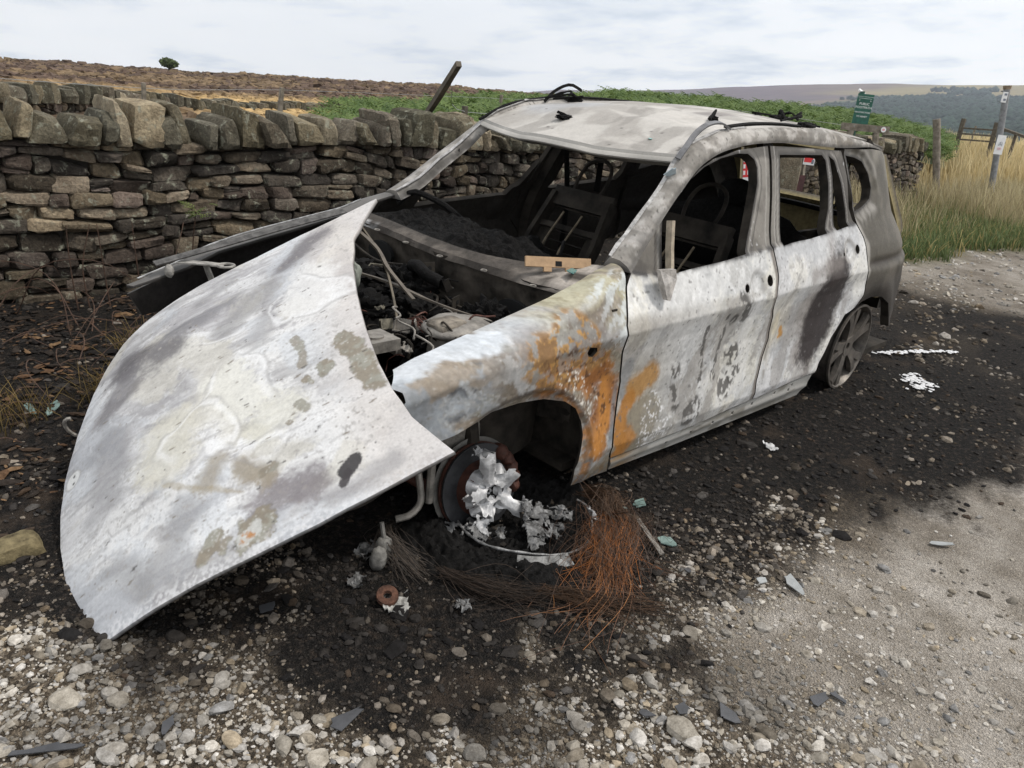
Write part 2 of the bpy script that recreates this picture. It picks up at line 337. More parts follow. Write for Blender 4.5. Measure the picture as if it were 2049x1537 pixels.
def paint_wing(u,t,V):
    x,z=V[:,0],np.asarray(t,float); n=len(x); gr,gr2=grains(x,z); c=np.tile(np.array((.235,.205,.165)),(n,1)); wx,wy=warp(x,z,.10,4.5,2); wx,wz=warp(wx,wy,.03,14,12)
    lay=lambda c,f,lo,hi,col,k,g=.16: mixm(c,k*sm(lo,hi,f+g*gr+g*gr2),col)
    a=fbm(P3(wx*6,wz*6),1,5,11); b=fbm(P3(wx*13+5,wz*11),1,5,23); d=fbm(P3(wx*5+wz*9,wz*12-wx*5),1,5,25)
    c=lay(c,a,.51,.60,(.285,.245,.205),.8); c=lay(c,b,.52,.58,(.27,.275,.27),.7); c=lay(c,b,.46,.40,(.125,.105,.085),.7); c=lay(c,d,.55,.61,(.37,.385,.395),.6); c=lay(c,d,.43,.38,(.20,.185,.14),.6)
    rg=sm(.085,.0,np.abs(z-zi(x)-.045)+.05*gr2); c=mixm(c,.8*rg*sm(-.30,.02,x)*sm(.43,.58,a+.16*gr2),(.46,.485,.51))
    c=mixm(c,.75*sm(.0,-.22,x)*sm(.89,.97,z+.05*gr2)*sm(.38,.58,d+.15*gr2),(.34,.315,.205)); c=mixm(c,.7*np.exp(-((z-zi(x)+.005+.02*gr2)/.014)**2)*sm(.05,-.1,x)*sm(-.5,-.3,x),(.50,.51,.48))
    st=fbm(P3((x*1.0+z*1.2)*30,(z-x)*6),1,4,4); c=mixm(c,.8*sm(.0,.55,patch(x,z,[(-.43,.985),(-.50,.92),(-.53,1.03)],.085,.8,.6,12,4)*sm(.44,.60,st+.3*gr)),(.46,.485,.485))
    f=sm(.08,.26,x); g1=fbm(P3(wx*7+wz*7,wz*16-wx*9),1,5,44); c=mixm(c,f*.7*sm(.53,.58,g1+.14*gr2),(.26,.285,.315)); c=mixm(c,f*.85*sm(.47,.41,g1+.14*gr2),(.085,.087,.095)); c=mixm(c,f*.75*sm(.016,.0,np.abs(g1-.49+.05*gr2)),(.44,.46,.48)); g3=fbm(P3(wx*5,wz*9),1,4,46); c=mixm(c,f*.85*sm(.47,.52,g3+.1*gr2),(.265,.222,.175)); c=mixm(c,f*.5*sm(.41,.36,g3+.1*gr2),(.31,.34,.37))
    c=mixm(c,.85*sm(.3,.7,patch(x,z,[(.42,.92),(.33,.955),(.22,.975),(.10,.985)],.045,.8,.9,12,9)+.7*gr2),(.50,.53,.565))
    c=mixm(c,.75*patch(x,z,[(-.34,.945),(-.27,.93)],.08,.8,.8,13,5),(.135,.11,.10)); c=mixm(c,.6*patch(x,z,[(-.05,.94),(.02,.90)],.06,.9,.9,13,15),(.17,.14,.125))
    sp=fbm(P3(x*38,z*38),1,3,31)
    def R(pts,r,col,k,sc=15,am=.8,ed=.28): return mixm(c,k*sm(1+ed,1-ed,pl(x,z,pts)/r+am*2*(fbm(P3(x*sc,z*sc),1,4,7)-.5)+.5*gr2+.4*gr),col)
    c=R([(-.13,.80),(-.30,.785),(-.43,.735),(-.47,.65),(-.455,.57),(-.43,.48)],.082,(.31,.135,.035),.92); c=R([(-.36,.745),(-.45,.66),(-.40,.60)],.07,(.19,.075,.025),.75,17,1.1,.5); c=R([(-.44,.70),(-.47,.55),(-.43,.45)],.04,(.42,.185,.045),.8,16,.9,.4)
    up=sm(1.4,.8,pl(x,z,[(-.20,.915),(-.13,.88),(-.30,.845),(-.22,.86),(-.06,.87)])/.085+1.6*(fbm(P3(x*13,z*13),1,4,8)-.5)); c=mixm(c,up*sm(.49,.53,sp+.06*gr2)*.95,(.33,.19,.065)); c=mixm(c,.7*up*sm(.57,.62,sp),(.15,.085,.045)); c=mixm(c,.6*up*sm(.47,.44,sp),(.22,.215,.20))
    al=sm(.034,.012,np.abs(np.hypot(x+.0,z-.36)-.372)); c=mixm(c,.85*al*sm(-.02,-.16,x+.06*gr2)*sm(.40,.55,sp+.2*gr2),(.33,.145,.04)); c=mixm(c,.6*al*sm(.0,.2,x),(.12,.108,.09)); c=mixm(c,.5*al*sm(.1,-.1,x)*sm(.5,.42,sp),(.08,.062,.05))
    rl=np.abs(np.hypot(x,z-.36)-.405); c=mixm(c,.7*sm(.010,.002,rl)*sm(.45,.6,z),(.075,.065,.055))
    c=mixm(c,.75*sm(.40,.28,z+.03*gr2)*sm(.38,.5,sp),(.17,.105,.05)); c=mixm(c,.6*sm(.36,.26,z)*sm(.46,.40,sp),(.05,.04,.035))
    ck=np.abs(fbm(P3(x*48,z*48),1,2,77)-.5); cr=sm(.2,.7,patch(x,z,[(-.19,.765),(-.29,.705),(-.36,.64)],.055,.7,.7,14,6)); c=mixm(c,.95*cr*sm(.05,.02,ck)*sm(-.2,.0,gr),(.62,.585,.53))
    c=mixm(c,.75*sm(.022,.006,np.abs(x-np.interp(z,[.25,.4,.575,.676,.818,.92,1.05],[-.59,-.545,-.55,-.55,-.51,-.505,-.565])-.022))*sm(.76,.6,z)*sm(.35,.45,z),(.17,.19,.21))
    pit=sm(.66,.69,fbm(P3(x*60,z*60),1,2,91))*sm(.22,.0,pl(x,z,[(-.15,.85),(-.47,.6)])); c=mixm(c,.85*pit,(.07,.035,.02)); wp=sm(.79,.82,fbm(P3(x*80,z*80),1,2,95)); c=mixm(c,.4*wp,(.45,.44,.42))
    return np.clip(c*(1+.35*gr+.3*gr2)[:,None],0,.8)
def frame_paint(x,z,c,V,wins,gr,gr2):
    up=sm(-.004,.010,z-belt(x)+.008*gr2); st=fbm(P3(x*5,z*5),1,4,12); g=np.tile(np.array((.125,.115,.102)),(len(x),1)); g=mixm(g,.8*sm(.48,.60,st+.15*gr2),(.205,.192,.172)); g=mixm(g,.8*sm(.46,.36,st+.15*gr2),(.07,.064,.058))
    dw=np.full(len(x),9.)
    for w in wins: dw=np.minimum(dw,pl(x,z,list(w)+[w[0]]))
    g=mixm(g,.75*sm(.006,.0,np.abs(dw-.022)),(.27,.26,.245)); g=mixm(g,.9*sm(.014,.006,dw),(.028,.026,.025)); g=mixm(g,.85*sm(.006,.001,np.abs(dw-.040)),(.045,.041,.038))
    g=mixm(g,.75*sm(1.40,1.52,z+.05*gr2)*sm(.40,.52,fbm(P3(x*7,z*9),1,3,6)),(.05,.046,.042))
    for cx,(z0,z1),w in ((-1.66,(1.1,1.56),.012),):
        xc=np.interp(z,[1.1,1.25,1.40,1.56],[-1.612,-1.655,-1.705,-1.742]); g=mixm(g,.85*sm(.016,.006,np.abs(x-xc)),(.03,.028,.026)); g=mixm(g,.6*sm(.008,.0,np.abs(np.abs(x-xc)-.045)),(.36,.345,.325))
    g=mixm(g,.8*sm(.82,.86,fbm(P3(x*60,z*30),1,2,96)),(.40,.40,.40))
    c=c*(1-up[:,None])+g*up[:,None]
    e=np.exp(-((z-belt(x)-.006-.010*gr2)/.011)**2)*sm(.34,.50,fbm(P3(x*26,z*26),1,3,8)); return mixm(c,.97*e,(.035,.033,.033))
def paint_fdoor(u,t,V):
    x,z=V[:,0],V[:,2]; n=len(x); gr,gr2=grains(x,z); wx,wz=warp(x,z,.09,4,7); wx,wz=warp(wx,wz,.03,13,17); c=np.tile(np.array((.50,.50,.495)),(n,1))
    lay=lambda c,f,lo,hi,col,k,g=.14: mixm(c,k*sm(lo,hi,f+g*gr+g*gr2),col)
    st=fbm(P3(wx*12+wz*4,wz*4.),1,5,14); a=fbm(P3(wx*5.5,wz*5.5),1,5,24); b=fbm(P3(wx*13,wz*9),1,5,64); dg=fbm(P3((x+.6*z)*34,(z-.5*x)*10),1,4,65)
    lowz=sm(.955,.93,z+.02*x*0)
    c=lay(c,a,.51,.60,(.58,.56,.50),.75); c=lay(c,a,.46,.38,(.37,.365,.355),.65); c=lay(c,b,.53,.58,(.36,.365,.37),.55); c=mixm(c,.55*sm(.02,.0,np.abs(b-.52+.04*gr2)),(.66,.665,.67))
    c=lay(c,st,.47,.38,(.28,.265,.245),.75*lowz); c=lay(c,st,.53,.62,(.60,.60,.595),.55); c=lay(c,dg,.55,.64,(.26,.26,.26),.20,.2); c=lay(c,dg,.44,.36,(.60,.60,.60),.16,.2)
    c=mixm(c,.7*np.exp(-((z-.915-.03*(x+1.)*-1)/.035)**2)*sm(-1.3,-.6,x),(.25,.232,.205)); c=mixm(c,.5*lowz*sm(-1.5,-.7,x)*sm(.4,.55,a+.2*gr2),(.32,.30,.265))
    fr=sm(-1.0,-.62,x)*sm(.88,.66,z); c=mixm(c,.8*fr*sm(.36,.50,st+.15*gr2),(.27,.245,.20))
    def R(pts,r,col,k,sc=14,am=.6,ed=.25,s=5): return mixm(c,k*sm(1+ed,1-ed,pl(x,z,pts)/r+am*2*(fbm(P3(x*sc,z*sc),1,4,s)-.5)+.35*gr2+.3*gr),col)
    c=R([(-.72,.50),(-.70,.43),(-.66,.36)],.105,(.215,.19,.145),.95,10,.5,.15); c=R([(-.575,.75),(-.585,.62)],.03,(.20,.205,.21),.7)
    c=R([(-.73,.665),(-.66,.63)],.058,(.34,.185,.06),.92,12,.5,.3,6); c=R([(-.62,.59),(-.585,.52),(-.575,.45),(-.60,.385)],.036,(.35,.16,.04),.95,14,.6,.3,6); c=R([(-.66,.42),(-.60,.36)],.045,(.36,.16,.04),.85,16,.9,.4,9)
    ck=np.abs(fbm(P3(x*48,z*48),1,2,78)-.5); cr=sm(.2,.7,patch(x,z,[(-.80,.50),(-.84,.42),(-.80,.385),(-.9,.40)],.065,.7,.8,14,13)); c=mixm(c,.9*cr*sm(.06,.02,ck),(.68,.68,.69)); c=mixm(c,.5*cr*sm(.10,.16,ck),(.24,.235,.22))
    cells=fbm(P3(x*55,z*40),1,2,55)
    for pts,r in (([(-1.317,.939),(-1.386,.847)],.032),([(-1.313,.829)],.028),([(-1.237,.848),(-1.261,.73),(-1.241,.663),(-1.24,.571)],.021),([(-1.381,.667),(-1.424,.558)],.040),([(-1.336,.483)],.055),([(-1.093,.82),(-1.103,.687),(-1.13,.55)],.014),([(-1.108,.433),(-1.06,.42)],.05),([(-.92,.66),(-.95,.50)],.03)):
        m=sm(1.3,.8,pl(x,z,pts)/r+.9*2*(fbm(P3(x*18,z*18),1,3,19)-.5)); c=mixm(c,.9*m*sm(.57,.50,cells+.1*gr),(.085,.08,.075))
    c=mixm(c,.92*sm(.024,.006,np.abs(x-np.interp(z,[.36,.47,.54,.67,.79,.9,.99,1.1],[-1.66,-1.647,-1.668,-1.704,-1.681,-1.60,-1.63,-1.608])-.014)),(.155,.135,.12))
    c=mixm(c,.5*sm(.020,.004,np.abs(np.hypot(x+1.45,(z-.977)*1.2)-.062)+.03*gr2)*sm(.1,-.05,z-.977+.0*x),(.24,.225,.205)); c=mixm(c,.9*sm(.030,.016,np.hypot(x+1.547,z-.983)),(.09,.08,.072)); c=mixm(c,.9*sm(.026,.014,np.hypot(x+1.355,z-.967)),(.09,.08,.072))
    wp=sm(.78,.82,fbm(P3(x*70,z*70),1,2,95)); c=mixm(c,.75*wp,(.13,.125,.12))
    return np.clip(frame_paint(x,z,c*(1+.3*gr+.28*gr2)[:,None],V,[fwin],gr,gr2),0,.8)
def paint_rdoor(u,t,V):
    x,z=V[:,0],V[:,2]; n=len(x); gr,gr2=grains(x,z); wx,wz=warp(x,z,.09,4,9); wx,wz=warp(wx,wz,.03,13,19); c=np.tile(np.array((.50,.50,.505)),(n,1))
    lay=lambda c,f,lo,hi,col,k,g=.12: mixm(c,k*sm(lo,hi,f+g*gr+g*gr2),col)
    st=fbm(P3(wx*11+wz*5,wz*4.),1,5,15); a=fbm(P3(wx*5,wz*5),1,5,25); b=fbm(P3(wx*11,wz*8),1,5,66)
    c=lay(c,a,.52,.61,(.58,.565,.52),.7); c=lay(c,a,.46,.38,(.37,.37,.375),.6); c=lay(c,b,.54,.60,(.36,.365,.375),.5); c=mixm(c,.5*sm(.02,.0,np.abs(b-.52+.04*gr2)),(.64,.645,.66)); c=lay(c,st,.46,.38,(.30,.285,.27),.6*1.); c=lay(c,st,.55,.63,(.60,.60,.60),.5)
    c=mixm(c,.6*sm(1.015,1.05,z)*sm(.62,.45,a+.1*gr2),(.36,.365,.375)); c=mixm(c,.5*sm(-1.95,-1.75,x)*sm(.95,.7,z)*sm(.38,.55,a+.1*gr2),(.44,.40,.31))
    th=-.28; dx,dz=x+2.235,z-.75; px,pz=dx*np.cos(th)-dz*np.sin(th),dx*np.sin(th)+dz*np.cos(th)
    e=np.sqrt((px/.160)**2+(pz/.31)**2)+.30*2*(fbm(P3(x*5,z*5),1,3,2)-.5)+.25*gr2+.2*gr; c=mixm(c,.6*sm(1.7,1.0,e)*sm(.02,-.06,-dx-.02),(.24,.215,.20)); c=mixm(c,.97*sm(1.22,.78,e),(.030,.024,.024)); c=mixm(c,.5*sm(.8,.4,e)*sm(.48,.56,a),(.055,.043,.040))
    c=mixm(c,.7*patch(x,z,[(-2.0,.97),(-2.17,.985),(-2.3,1.0)],.035,.9,.8,11,4),(.19,.17,.16)); c=mixm(c,.55*patch(x,z,[(-2.02,.85),(-1.98,.65)],.05,.9,.9,9,14),(.26,.24,.22))
    c=mixm(c,.92*sm(1.25,.75,pl(x,z,[(-1.835,.70),(-1.845,.67),(-1.83,.655)])/.017+.9*gr2*2),(.42,.22,.06)); c=mixm(c,.85*patch(x,z,[(-1.73,.78),(-1.75,.72)],.03,.3,.6,18,14),(.53,.485,.38)); c=mixm(c,.75*sm(.03,.0,np.abs(x+1.712))*sm(.95,.6,z)*sm(.4,.5,z)*sm(-.2,.1,gr2),(.20,.185,.165))
    c=mixm(c,.7*sm(-2.46,-2.58,x+.05*gr2)*sm(.35,.6,a+.2*gr2),(.58,.575,.55)); c=mixm(c,.5*sm(.020,.004,np.abs(np.hypot(x+2.41,(z-1.045)*1.2)-.062)),(.26,.245,.225)); c=mixm(c,.9*sm(.030,.016,np.hypot(x+2.494,z-1.05)),(.08,.07,.062))
    wp=sm(.79,.82,fbm(P3(x*70,z*70),1,2,95)); c=mixm(c,.7*wp,(.13,.125,.12))
    return np.clip(frame_paint(x,z,c*(1+.28*gr+.26*gr2)[:,None],V,[rwin,rwin2],gr,gr2),0,.8)
def paint_quarter(u,t,V):
    x,z=V[:,0],V[:,2]; n=len(x); a=fbm(P3(x*5,z*5),1,5,41); st=fbm(P3(x*18,z*6),1,4,42); c=np.tile(np.array((.074,.067,.055)),(n,1))
    c=mixm(c,.8*sm(.48,.60,a),(.118,.106,.088)); c=mixm(c,.8*sm(.94,.78,z),(.032,.028,.026)); c=mixm(c,.8*np.exp(-((z-.955-.0*x)/.022)**2)*sm(-2.6,-2.75,x),(.04,.034,.03))
    c=mixm(c,.8*sm(1.20,1.42,z)*sm(.35,.6,a),(.165,.152,.128)); 
    d=pl(x,z,[(-2.546,1.507),(-2.666,1.497),(-2.747,1.477),(-2.818,1.41),(-2.837,1.341),(-2.797,1.285),(-2.681,1.245),(-2.579,1.222),(-2.569,1.339),(-2.563,1.441),(-2.546,1.507)])
    c=mixm(c,.8*sm(.10,.04,d)*sm(.36,.55,st),(.22,.208,.19)); c=mixm(c,.6*sm(.03,.005,d),(.06,.055,.05))
    c=mixm(c,.55*patch(x,z,[(-2.57,1.12),(-2.62,1.02),(-2.64,.9)],.035,.5,.7,14,5),(.42,.40,.37))
    gr,gr2=grains(x,z); d2=sm(.014,.006,d); c=mixm(c,.9*d2,(.03,.028,.026)); return c*(1+.35*gr+.4*gr2)[:,None]
def paint_sill(u,t,V):
    x,z=V[:,0],V[:,2]; a=fbm(P3(x*10,z*30),1,4,51); c=np.tile(np.array((.42,.41,.385)),(len(x),1)); c=mixm(c,.8*sm(.5,.35,a),(.22,.205,.175)); c=mixm(c,.9*sm(-.85,-.62,x)*sm(.35,.55,a),(.30,.18,.075))
    c=mixm(c,.6*np.exp(-((z-.285)/.006)**2),(.16,.15,.135)); return c
def paint_cant(u,t,V):
    x,y,z=V[:,0],np.abs(V[:,1]),V[:,2]; a=fbm(V,6,5,61); st=fbm(P3(x*9,z*22),1,4,62); c=np.tile(np.array((.28,.266,.245)),(len(x),1))
    c=mixm(c,.7*sm(.5,.36,a),(.17,.157,.14)); c=mixm(c,.6*sm(.52,.66,st),(.40,.375,.35)); gr,gr2=grains(x,z); c=mixm(c,.6*sm(.5,.44,fbm(V,16,4,63)+.1*gr2),(.20,.185,.165)); c=mixm(c,.75*sm(-1.7,-2.2,x)*sm(.40,.6,a),(.135,.115,.09)); c=mixm(c,.5*sm(-1.75,-1.95,x)*sm(-2.2,-2.0,x),(.13,.115,.10))
    f2=fbm(V,22,4,64); c=mixm(c,.65*sm(.55,.60,f2+.12*gr+.1*gr2),(.13,.12,.107)); c=mixm(c,.5*sm(.44,.39,f2+.12*gr),(.44,.42,.395)); c=mixm(c,.8*sm(.76,.80,fbm(V,70,2,65)),(.06,.055,.05))
    dl=pl(x,z,low); c=mixm(c,.75*sm(.022,.006,dl+.012*gr2),(.045,.041,.037))
    return c*(1+.3*gr+.3*gr2)[:,None]
gapF=[(-.545,.37),(-.54,.48),(-.55,.575),(-.55,.676),(-.51,.818),(-.505,.92),(-.565,1.045)]
gapB=[(-1.612,1.11),(-1.63,.988),(-1.60,.907),(-1.681,.788),(-1.704,.67),(-1.668,.543),(-1.647,.468),(-1.66,.36)]
rback=[(-2.547,1.169),(-2.594,1.1),(-2.611,.995),(-2.645,.881),(-2.653,.786),(-2.60,.70)]
arch=[(.296,.663),(.223,.689),(.153,.71),(.031,.715),(-.095,.702),(-.208,.669),(-.27,.629),(-.31,.57),(-.325,.513),(-.322,.444),(-.313,.366),(-.33,.279)]
top=[(x,float(zi(x))+.10) for x in (-.60,-.5,-.4,-.25,-.1,.05,.2,.35,.5,.62,.70)]
wing_out=[(-.59,.258)]+gapF+top+[(.72,.845),(.52,.86),(.475,.83),(.475,.80),(.50,.775),(.70,.73),(.64,.62),(.45,.625),(.363,.648)]+arch
MP=[M_PAINT,M_SOOT]
hole_w=[(-.29,.872),(-.335,.862),(-.345,.845),(-.325,.825),(-.30,.832),(-.285,.85)]
wing_l=[(-.59,.258)]+gapF+[t for t in top if t[0]<.4]+[(.43,float(zi(.43))+.10),(.48,float(zi(.48))+.05),(.50,.855),(.475,.83),(.475,.80),(.50,.775),(.53,.735),(.52,.63),(.45,.625),(.363,.648)]+arch
wing=panel('front_wing',wing_l,[hole_w],F_wing,.0075,.012,[M_PAINT,M_SOOTC,M_SOOT],car,paint_wing,True,.005)
fd_out=[(-.56,.335)]+gapF+[(-.60,1.083),(-.726,1.172),(-.98,1.360),(-1.141,1.456),(-1.249,1.494),(-1.453,1.531),(-1.735,1.551),(-1.70,1.40),(-1.65,1.25)]+gapB+[(-1.122,.337),(-.815,.334)]
fwin=[(-.803,1.058),(-.862,1.265),(-.945,1.328),(-1.069,1.409),(-1.178,1.459),(-1.309,1.494),(-1.444,1.512),(-1.53,1.512),(-1.573,1.490),(-1.586,1.455),(-1.569,1.391),(-1.501,1.28),(-1.448,1.198),(-1.38,1.107),(-1.20,1.091),(-.955,1.073)]
def circ(cx,cz,r,n=10,k=1.): return [(cx+r*math.cos(2*math.pi*i/n),cz+k*r*math.sin(2*math.pi*i/n)) for i in range(n)]
fdoor=panel('front_door',fd_out,[fwin,circ(-1.355,.967,.017,9,1.1),circ(-1.547,.983,.022,9,1.15)],F_door,.0075,.045,[M_PAINT,M_SOOTC,M_SOOT],car,paint_fdoor,True,.005)
rd_out=[(-1.745,1.551),(-2.071,1.546),(-2.50,1.534),(-2.525,1.40),(-2.505,1.25)]+rback[:-1]+[(-2.60,.712),(-2.49,.69),(-2.388,.569),(-2.31,.443),(-2.294,.383),(-1.707,.356)]+gapB[::-1]+[(-1.66,1.25),(-1.71,1.40)]
rwin=[(-1.824,1.508),(-2.262,1.508),(-2.290,1.483),(-2.287,1.377),(-2.255,1.25),(-2.18,1.145),(-1.98,1.131),(-1.80,1.125),(-1.715,1.118),(-1.77,1.329)]
rwin2=[(-2.338,1.505),(-2.390,1.482),(-2.438,1.374),(-2.454,1.242),(-2.448,1.165),(-2.296,1.152),(-2.312,1.248),(-2.343,1.409)]
rdoor=panel('rear_door',rd_out,[rwin,rwin2,circ(-2.329,1.037,.010,8),circ(-2.494,1.05,.021,9,1.15)],F_door,.0085,.045,[M_PAINT,M_SOOTC,M_SOOT],car,paint_rdoor,True,.005)
q_out=[(-2.512,1.542),(-2.88,1.545),(-3.15,1.53),(-3.32,1.48),(-3.52,1.25),(-3.66,1.05),(-3.70,.80),(-3.66,.56),(-3.3,.50),(-3.20,.52),(-3.17,.58),(-3.08,.68),(-2.95,.735),(-2.81,.75),(-2.68,.735),(-2.612,.703)]+rback[::-1][1:]+[(-2.515,1.25),(-2.535,1.40)]
qwin=[(-2.556,1.505),(-2.666,1.495),(-2.747,1.475),(-2.818,1.41),(-2.837,1.341),(-2.797,1.285),(-2.681,1.245),(-2.585,1.226),(-2.575,1.339),(-2.566,1.441)]
def F_q(x,z):
    d=pl(np.ravel(x),np.ravel(z),qwin+[qwin[0]]).reshape(np.shape(x)); return P3(x,FS(x,z)-.022*sm(.055,.02,d)-.02*np.exp(-((z-.955)/.03)**2)*sm(-2.6,-2.75,x),z)
quart=panel('rear_quarter_panel',q_out,[qwin],F_q,.010,.05,[M_PAINT,M_SOOTC,M_SOOT],car,paint_quarter,True,.005)
s_out=[(-.60,.262),(-.575,.328),(-.815,.327),(-1.122,.330),(-1.707,.349),(-2.285,.374),(-2.285,.30),(-2.26,.24),(-1.65,.244),(-1.08,.249)]
sholes=[[(cx-.010,cz-.008),(cx+.010,cz-.008),(cx+.010,cz+.010),(cx-.010,cz+.010)] for cx,cz in ((-.76,.285),(-.98,.292),(-1.17,.296),(-1.35,.302),(-1.52,.312),(-1.70,.322),(-1.92,.335),(-2.1,.345),(-2.08,.318))]
sill=panel('sill',s_out,sholes,lambda x,z:P3(x,W(x,z)-.006+.008*np.exp(-((z-.30)/.02)**2),z),.014,.03,[M_PAINT,M_SOOTC],car,paint_sill,True)
# A pillar + cant rail as one pressed section
low=[(-.602,1.087),(-.726,1.18),(-.98,1.369),(-1.141,1.466),(-1.249,1.504),(-1.453,1.541),(-1.742,1.560),(-2.071,1.556),(-2.504,1.544),(-2.9,1.548),(-3.2,1.52)]
r_low=[(x,float(W(x,z))+.002,z) for x,z in low]
r_up=[(-.60,.695,1.125),(-.68,.672,1.17),(-.83,.652,1.286),(-.98,.625,1.404),(-1.06,.605,1.487),(-1.32,.602,1.588),(-1.64,.605,1.618),(-1.90,.605,1.628),(-2.35,.605,1.626),(-2.70,.60,1.590),(-3.15,.57,1.525)]
def midr(f,b): 
    L=spline(r_low,40);U=spline(r_up,40); q=L*(1-f)+U*f; q[:,1]+=b*.5; q[:,2]+=b*.6; return q
def offr(r,dy,dz,dx=0): q=spline(r,40); return q+np.array([dx,dy,dz])
cant=loft('side_frame',[r_low,midr(.3,.016),midr(.65,.018),r_up,offr(r_up,-.035,-.04,-.01),offr(r_low,-.075,-.005)],360,M_PAINT,car,True,paint_cant,sub=5)
# B pillar (inner post)
def bp(s):
    mb=MB(); P=[]
    for z in np.linspace(.30,1.555,14):
        xc=-1.67-.05*sm(.3,1.1,z)-.07*sm(1.1,1.55,z); w=.18-.09*sm(.3,1.0,z); y=float(W(xc,z))-.045
        P.append([(xc-w/2,y,z),(xc-w/2+.02,y-.05,z),(xc+w/2-.02,y-.05,z),(xc+w/2,y,z)])
    V=[p for q in P for p in q]; Fc=[(i*4+j,i*4+(j+1)%4,i*4+4+(j+1)%4,i*4+4+j) for i in range(13) for j in range(4)]; mb.add(V,Fc)
    return mb
bpil=bp(1).obj('centre_pillar',M_SOOT,car,True,GZ)
def mirror(o,parent=None):
    c=o.copy(); COL.objects.link(c); c.scale=(1,-1,1); c.parent=parent or o.parent; return c
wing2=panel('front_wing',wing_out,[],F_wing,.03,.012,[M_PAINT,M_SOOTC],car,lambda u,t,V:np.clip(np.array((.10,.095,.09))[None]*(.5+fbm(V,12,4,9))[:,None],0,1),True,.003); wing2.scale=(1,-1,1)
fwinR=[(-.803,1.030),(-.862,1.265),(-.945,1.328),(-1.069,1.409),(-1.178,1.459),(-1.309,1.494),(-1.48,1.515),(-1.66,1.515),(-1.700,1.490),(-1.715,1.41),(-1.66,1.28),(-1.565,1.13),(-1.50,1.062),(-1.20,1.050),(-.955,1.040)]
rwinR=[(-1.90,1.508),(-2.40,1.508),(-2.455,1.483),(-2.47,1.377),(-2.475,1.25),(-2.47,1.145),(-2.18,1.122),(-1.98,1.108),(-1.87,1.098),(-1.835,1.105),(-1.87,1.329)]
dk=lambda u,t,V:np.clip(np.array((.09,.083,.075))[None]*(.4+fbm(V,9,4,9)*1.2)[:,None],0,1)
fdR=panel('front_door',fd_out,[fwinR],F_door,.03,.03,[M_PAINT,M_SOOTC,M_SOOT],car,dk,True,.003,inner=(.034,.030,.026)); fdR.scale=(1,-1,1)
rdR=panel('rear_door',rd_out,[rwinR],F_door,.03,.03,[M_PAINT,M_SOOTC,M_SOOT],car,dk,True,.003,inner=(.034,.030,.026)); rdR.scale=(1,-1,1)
for o in (quart,sill,cant,bpil): mirror(o)
# torn seal flange left standing along both windscreen pillars
for s in (1,-1):
    mb=MB(); P=spline(r_up,40)[:17]; P=[(x,s*(y-.004),z+.004+.003*math.sin(i*2.1)) for i,(x,y,z) in enumerate(P)]; mb.ribbon(P,[.012+.006*abs(math.sin(i*1.7)) for i in range(17)],.004,(0,.2,1)); mb.obj('pillar_flange',mat_plain('pale_flange_%d'%(s+1),(.30,.29,.28),.6,.5,40,.4,0,(.52,.51,.50)),car,True,GZ)
# roof
def zr(x): return np.interp(-np.asarray(x,float),[.9,1.05,1.3,1.6,1.9,2.3,2.9,3.3,3.5],[1.44,1.488,1.565,1.603,1.616,1.617,1.583,1.53,1.47])
def F_roof(x,y):
    z=zr(x+.10*(1-(y/.6)**2)*sm(-1.7,-1.0,x))+.042*(1-(y/.6)**2)+.006*(fbm(P3(x*3,y*3),1,3,70)-.5)
    z=z-.014*np.exp(-((x+1.75+.25*y)/.10)**2)*(1-(y/.6)**2)-.01*np.exp(-((x+1.45)**2+(y-.1)**2)/.03)
    return P3(x,y,z)
def paint_roof(u,t,V):
    x,y=V[:,0],V[:,1]; wx,wy=warp(x,y,.15,3,3); a=fbm(P3(wx*4,wy*6),1,5,71); b=fbm(P3(wx*9,wy*4),1,5,72); c=np.tile(np.array((.47,.447,.415)),(len(x),1))
    c=mixm(c,.75*sm(.5,.38,a),(.31,.29,.265)); c=mixm(c,.6*sm(.47,.40,fbm(P3(wx*3,wy*14),1,4,73)),(.24,.225,.205)); c=mixm(c,.5*sm(.54,.68,b),(.56,.53,.49)); c=mixm(c,.7*patch(x,y,[(-1.35,-.45),(-1.5,-.3)],.10,.8,.8,9,3),(.38,.385,.40)); c=mixm(c,.8*patch(x,y,[(-1.75,.22),(-1.95,.25)],.05,.7,.9,12,3),(.22,.20,.19)); c=mixm(c,.7*patch(x,y,[(-1.95,.1),(-1.8,-.3),(-2.1,.4)],.05,.9,.8,8,13),(.28,.255,.23))
    c=mixm(c,.8*sm(-2.1,-2.7,x)*sm(.35,.6,b),(.22,.20,.175)); sp=fbm(P3(x*34,y*34),1,2,79); c=mixm(c,.85*sm(.84,.88,sp),(.07,.06,.055)); gr,gr2=grains(x,y); return c*(1+.2*gr2)[:,None]*.86
ys=np.linspace(-.60,.60,17)
roof_out=[(-1.07+.10*(1-(y/.6)**2),y) for y in ys]+[(-1.6,.602),(-2.3,.602),(-2.9,.59),(-3.25,.56),(-3.31,.3),(-3.32,0),(-3.31,-.3),(-3.25,-.56),(-2.9,-.59),(-2.3,-.602),(-1.6,-.602)]
roof=panel('roof',roof_out,[],F_roof,.012,.012,[M_PAINT,M_SOOTC],car,paint_roof,False,0,inner=(.02,.018,.017))
def hd(dx,dz,dy=0): return [tuple(F_roof(np.array([-1.07+.10*(1-(y/.6)**2)]),np.array([y]))[0]+np.array([dx,dy*y,dz])) for y in ys]
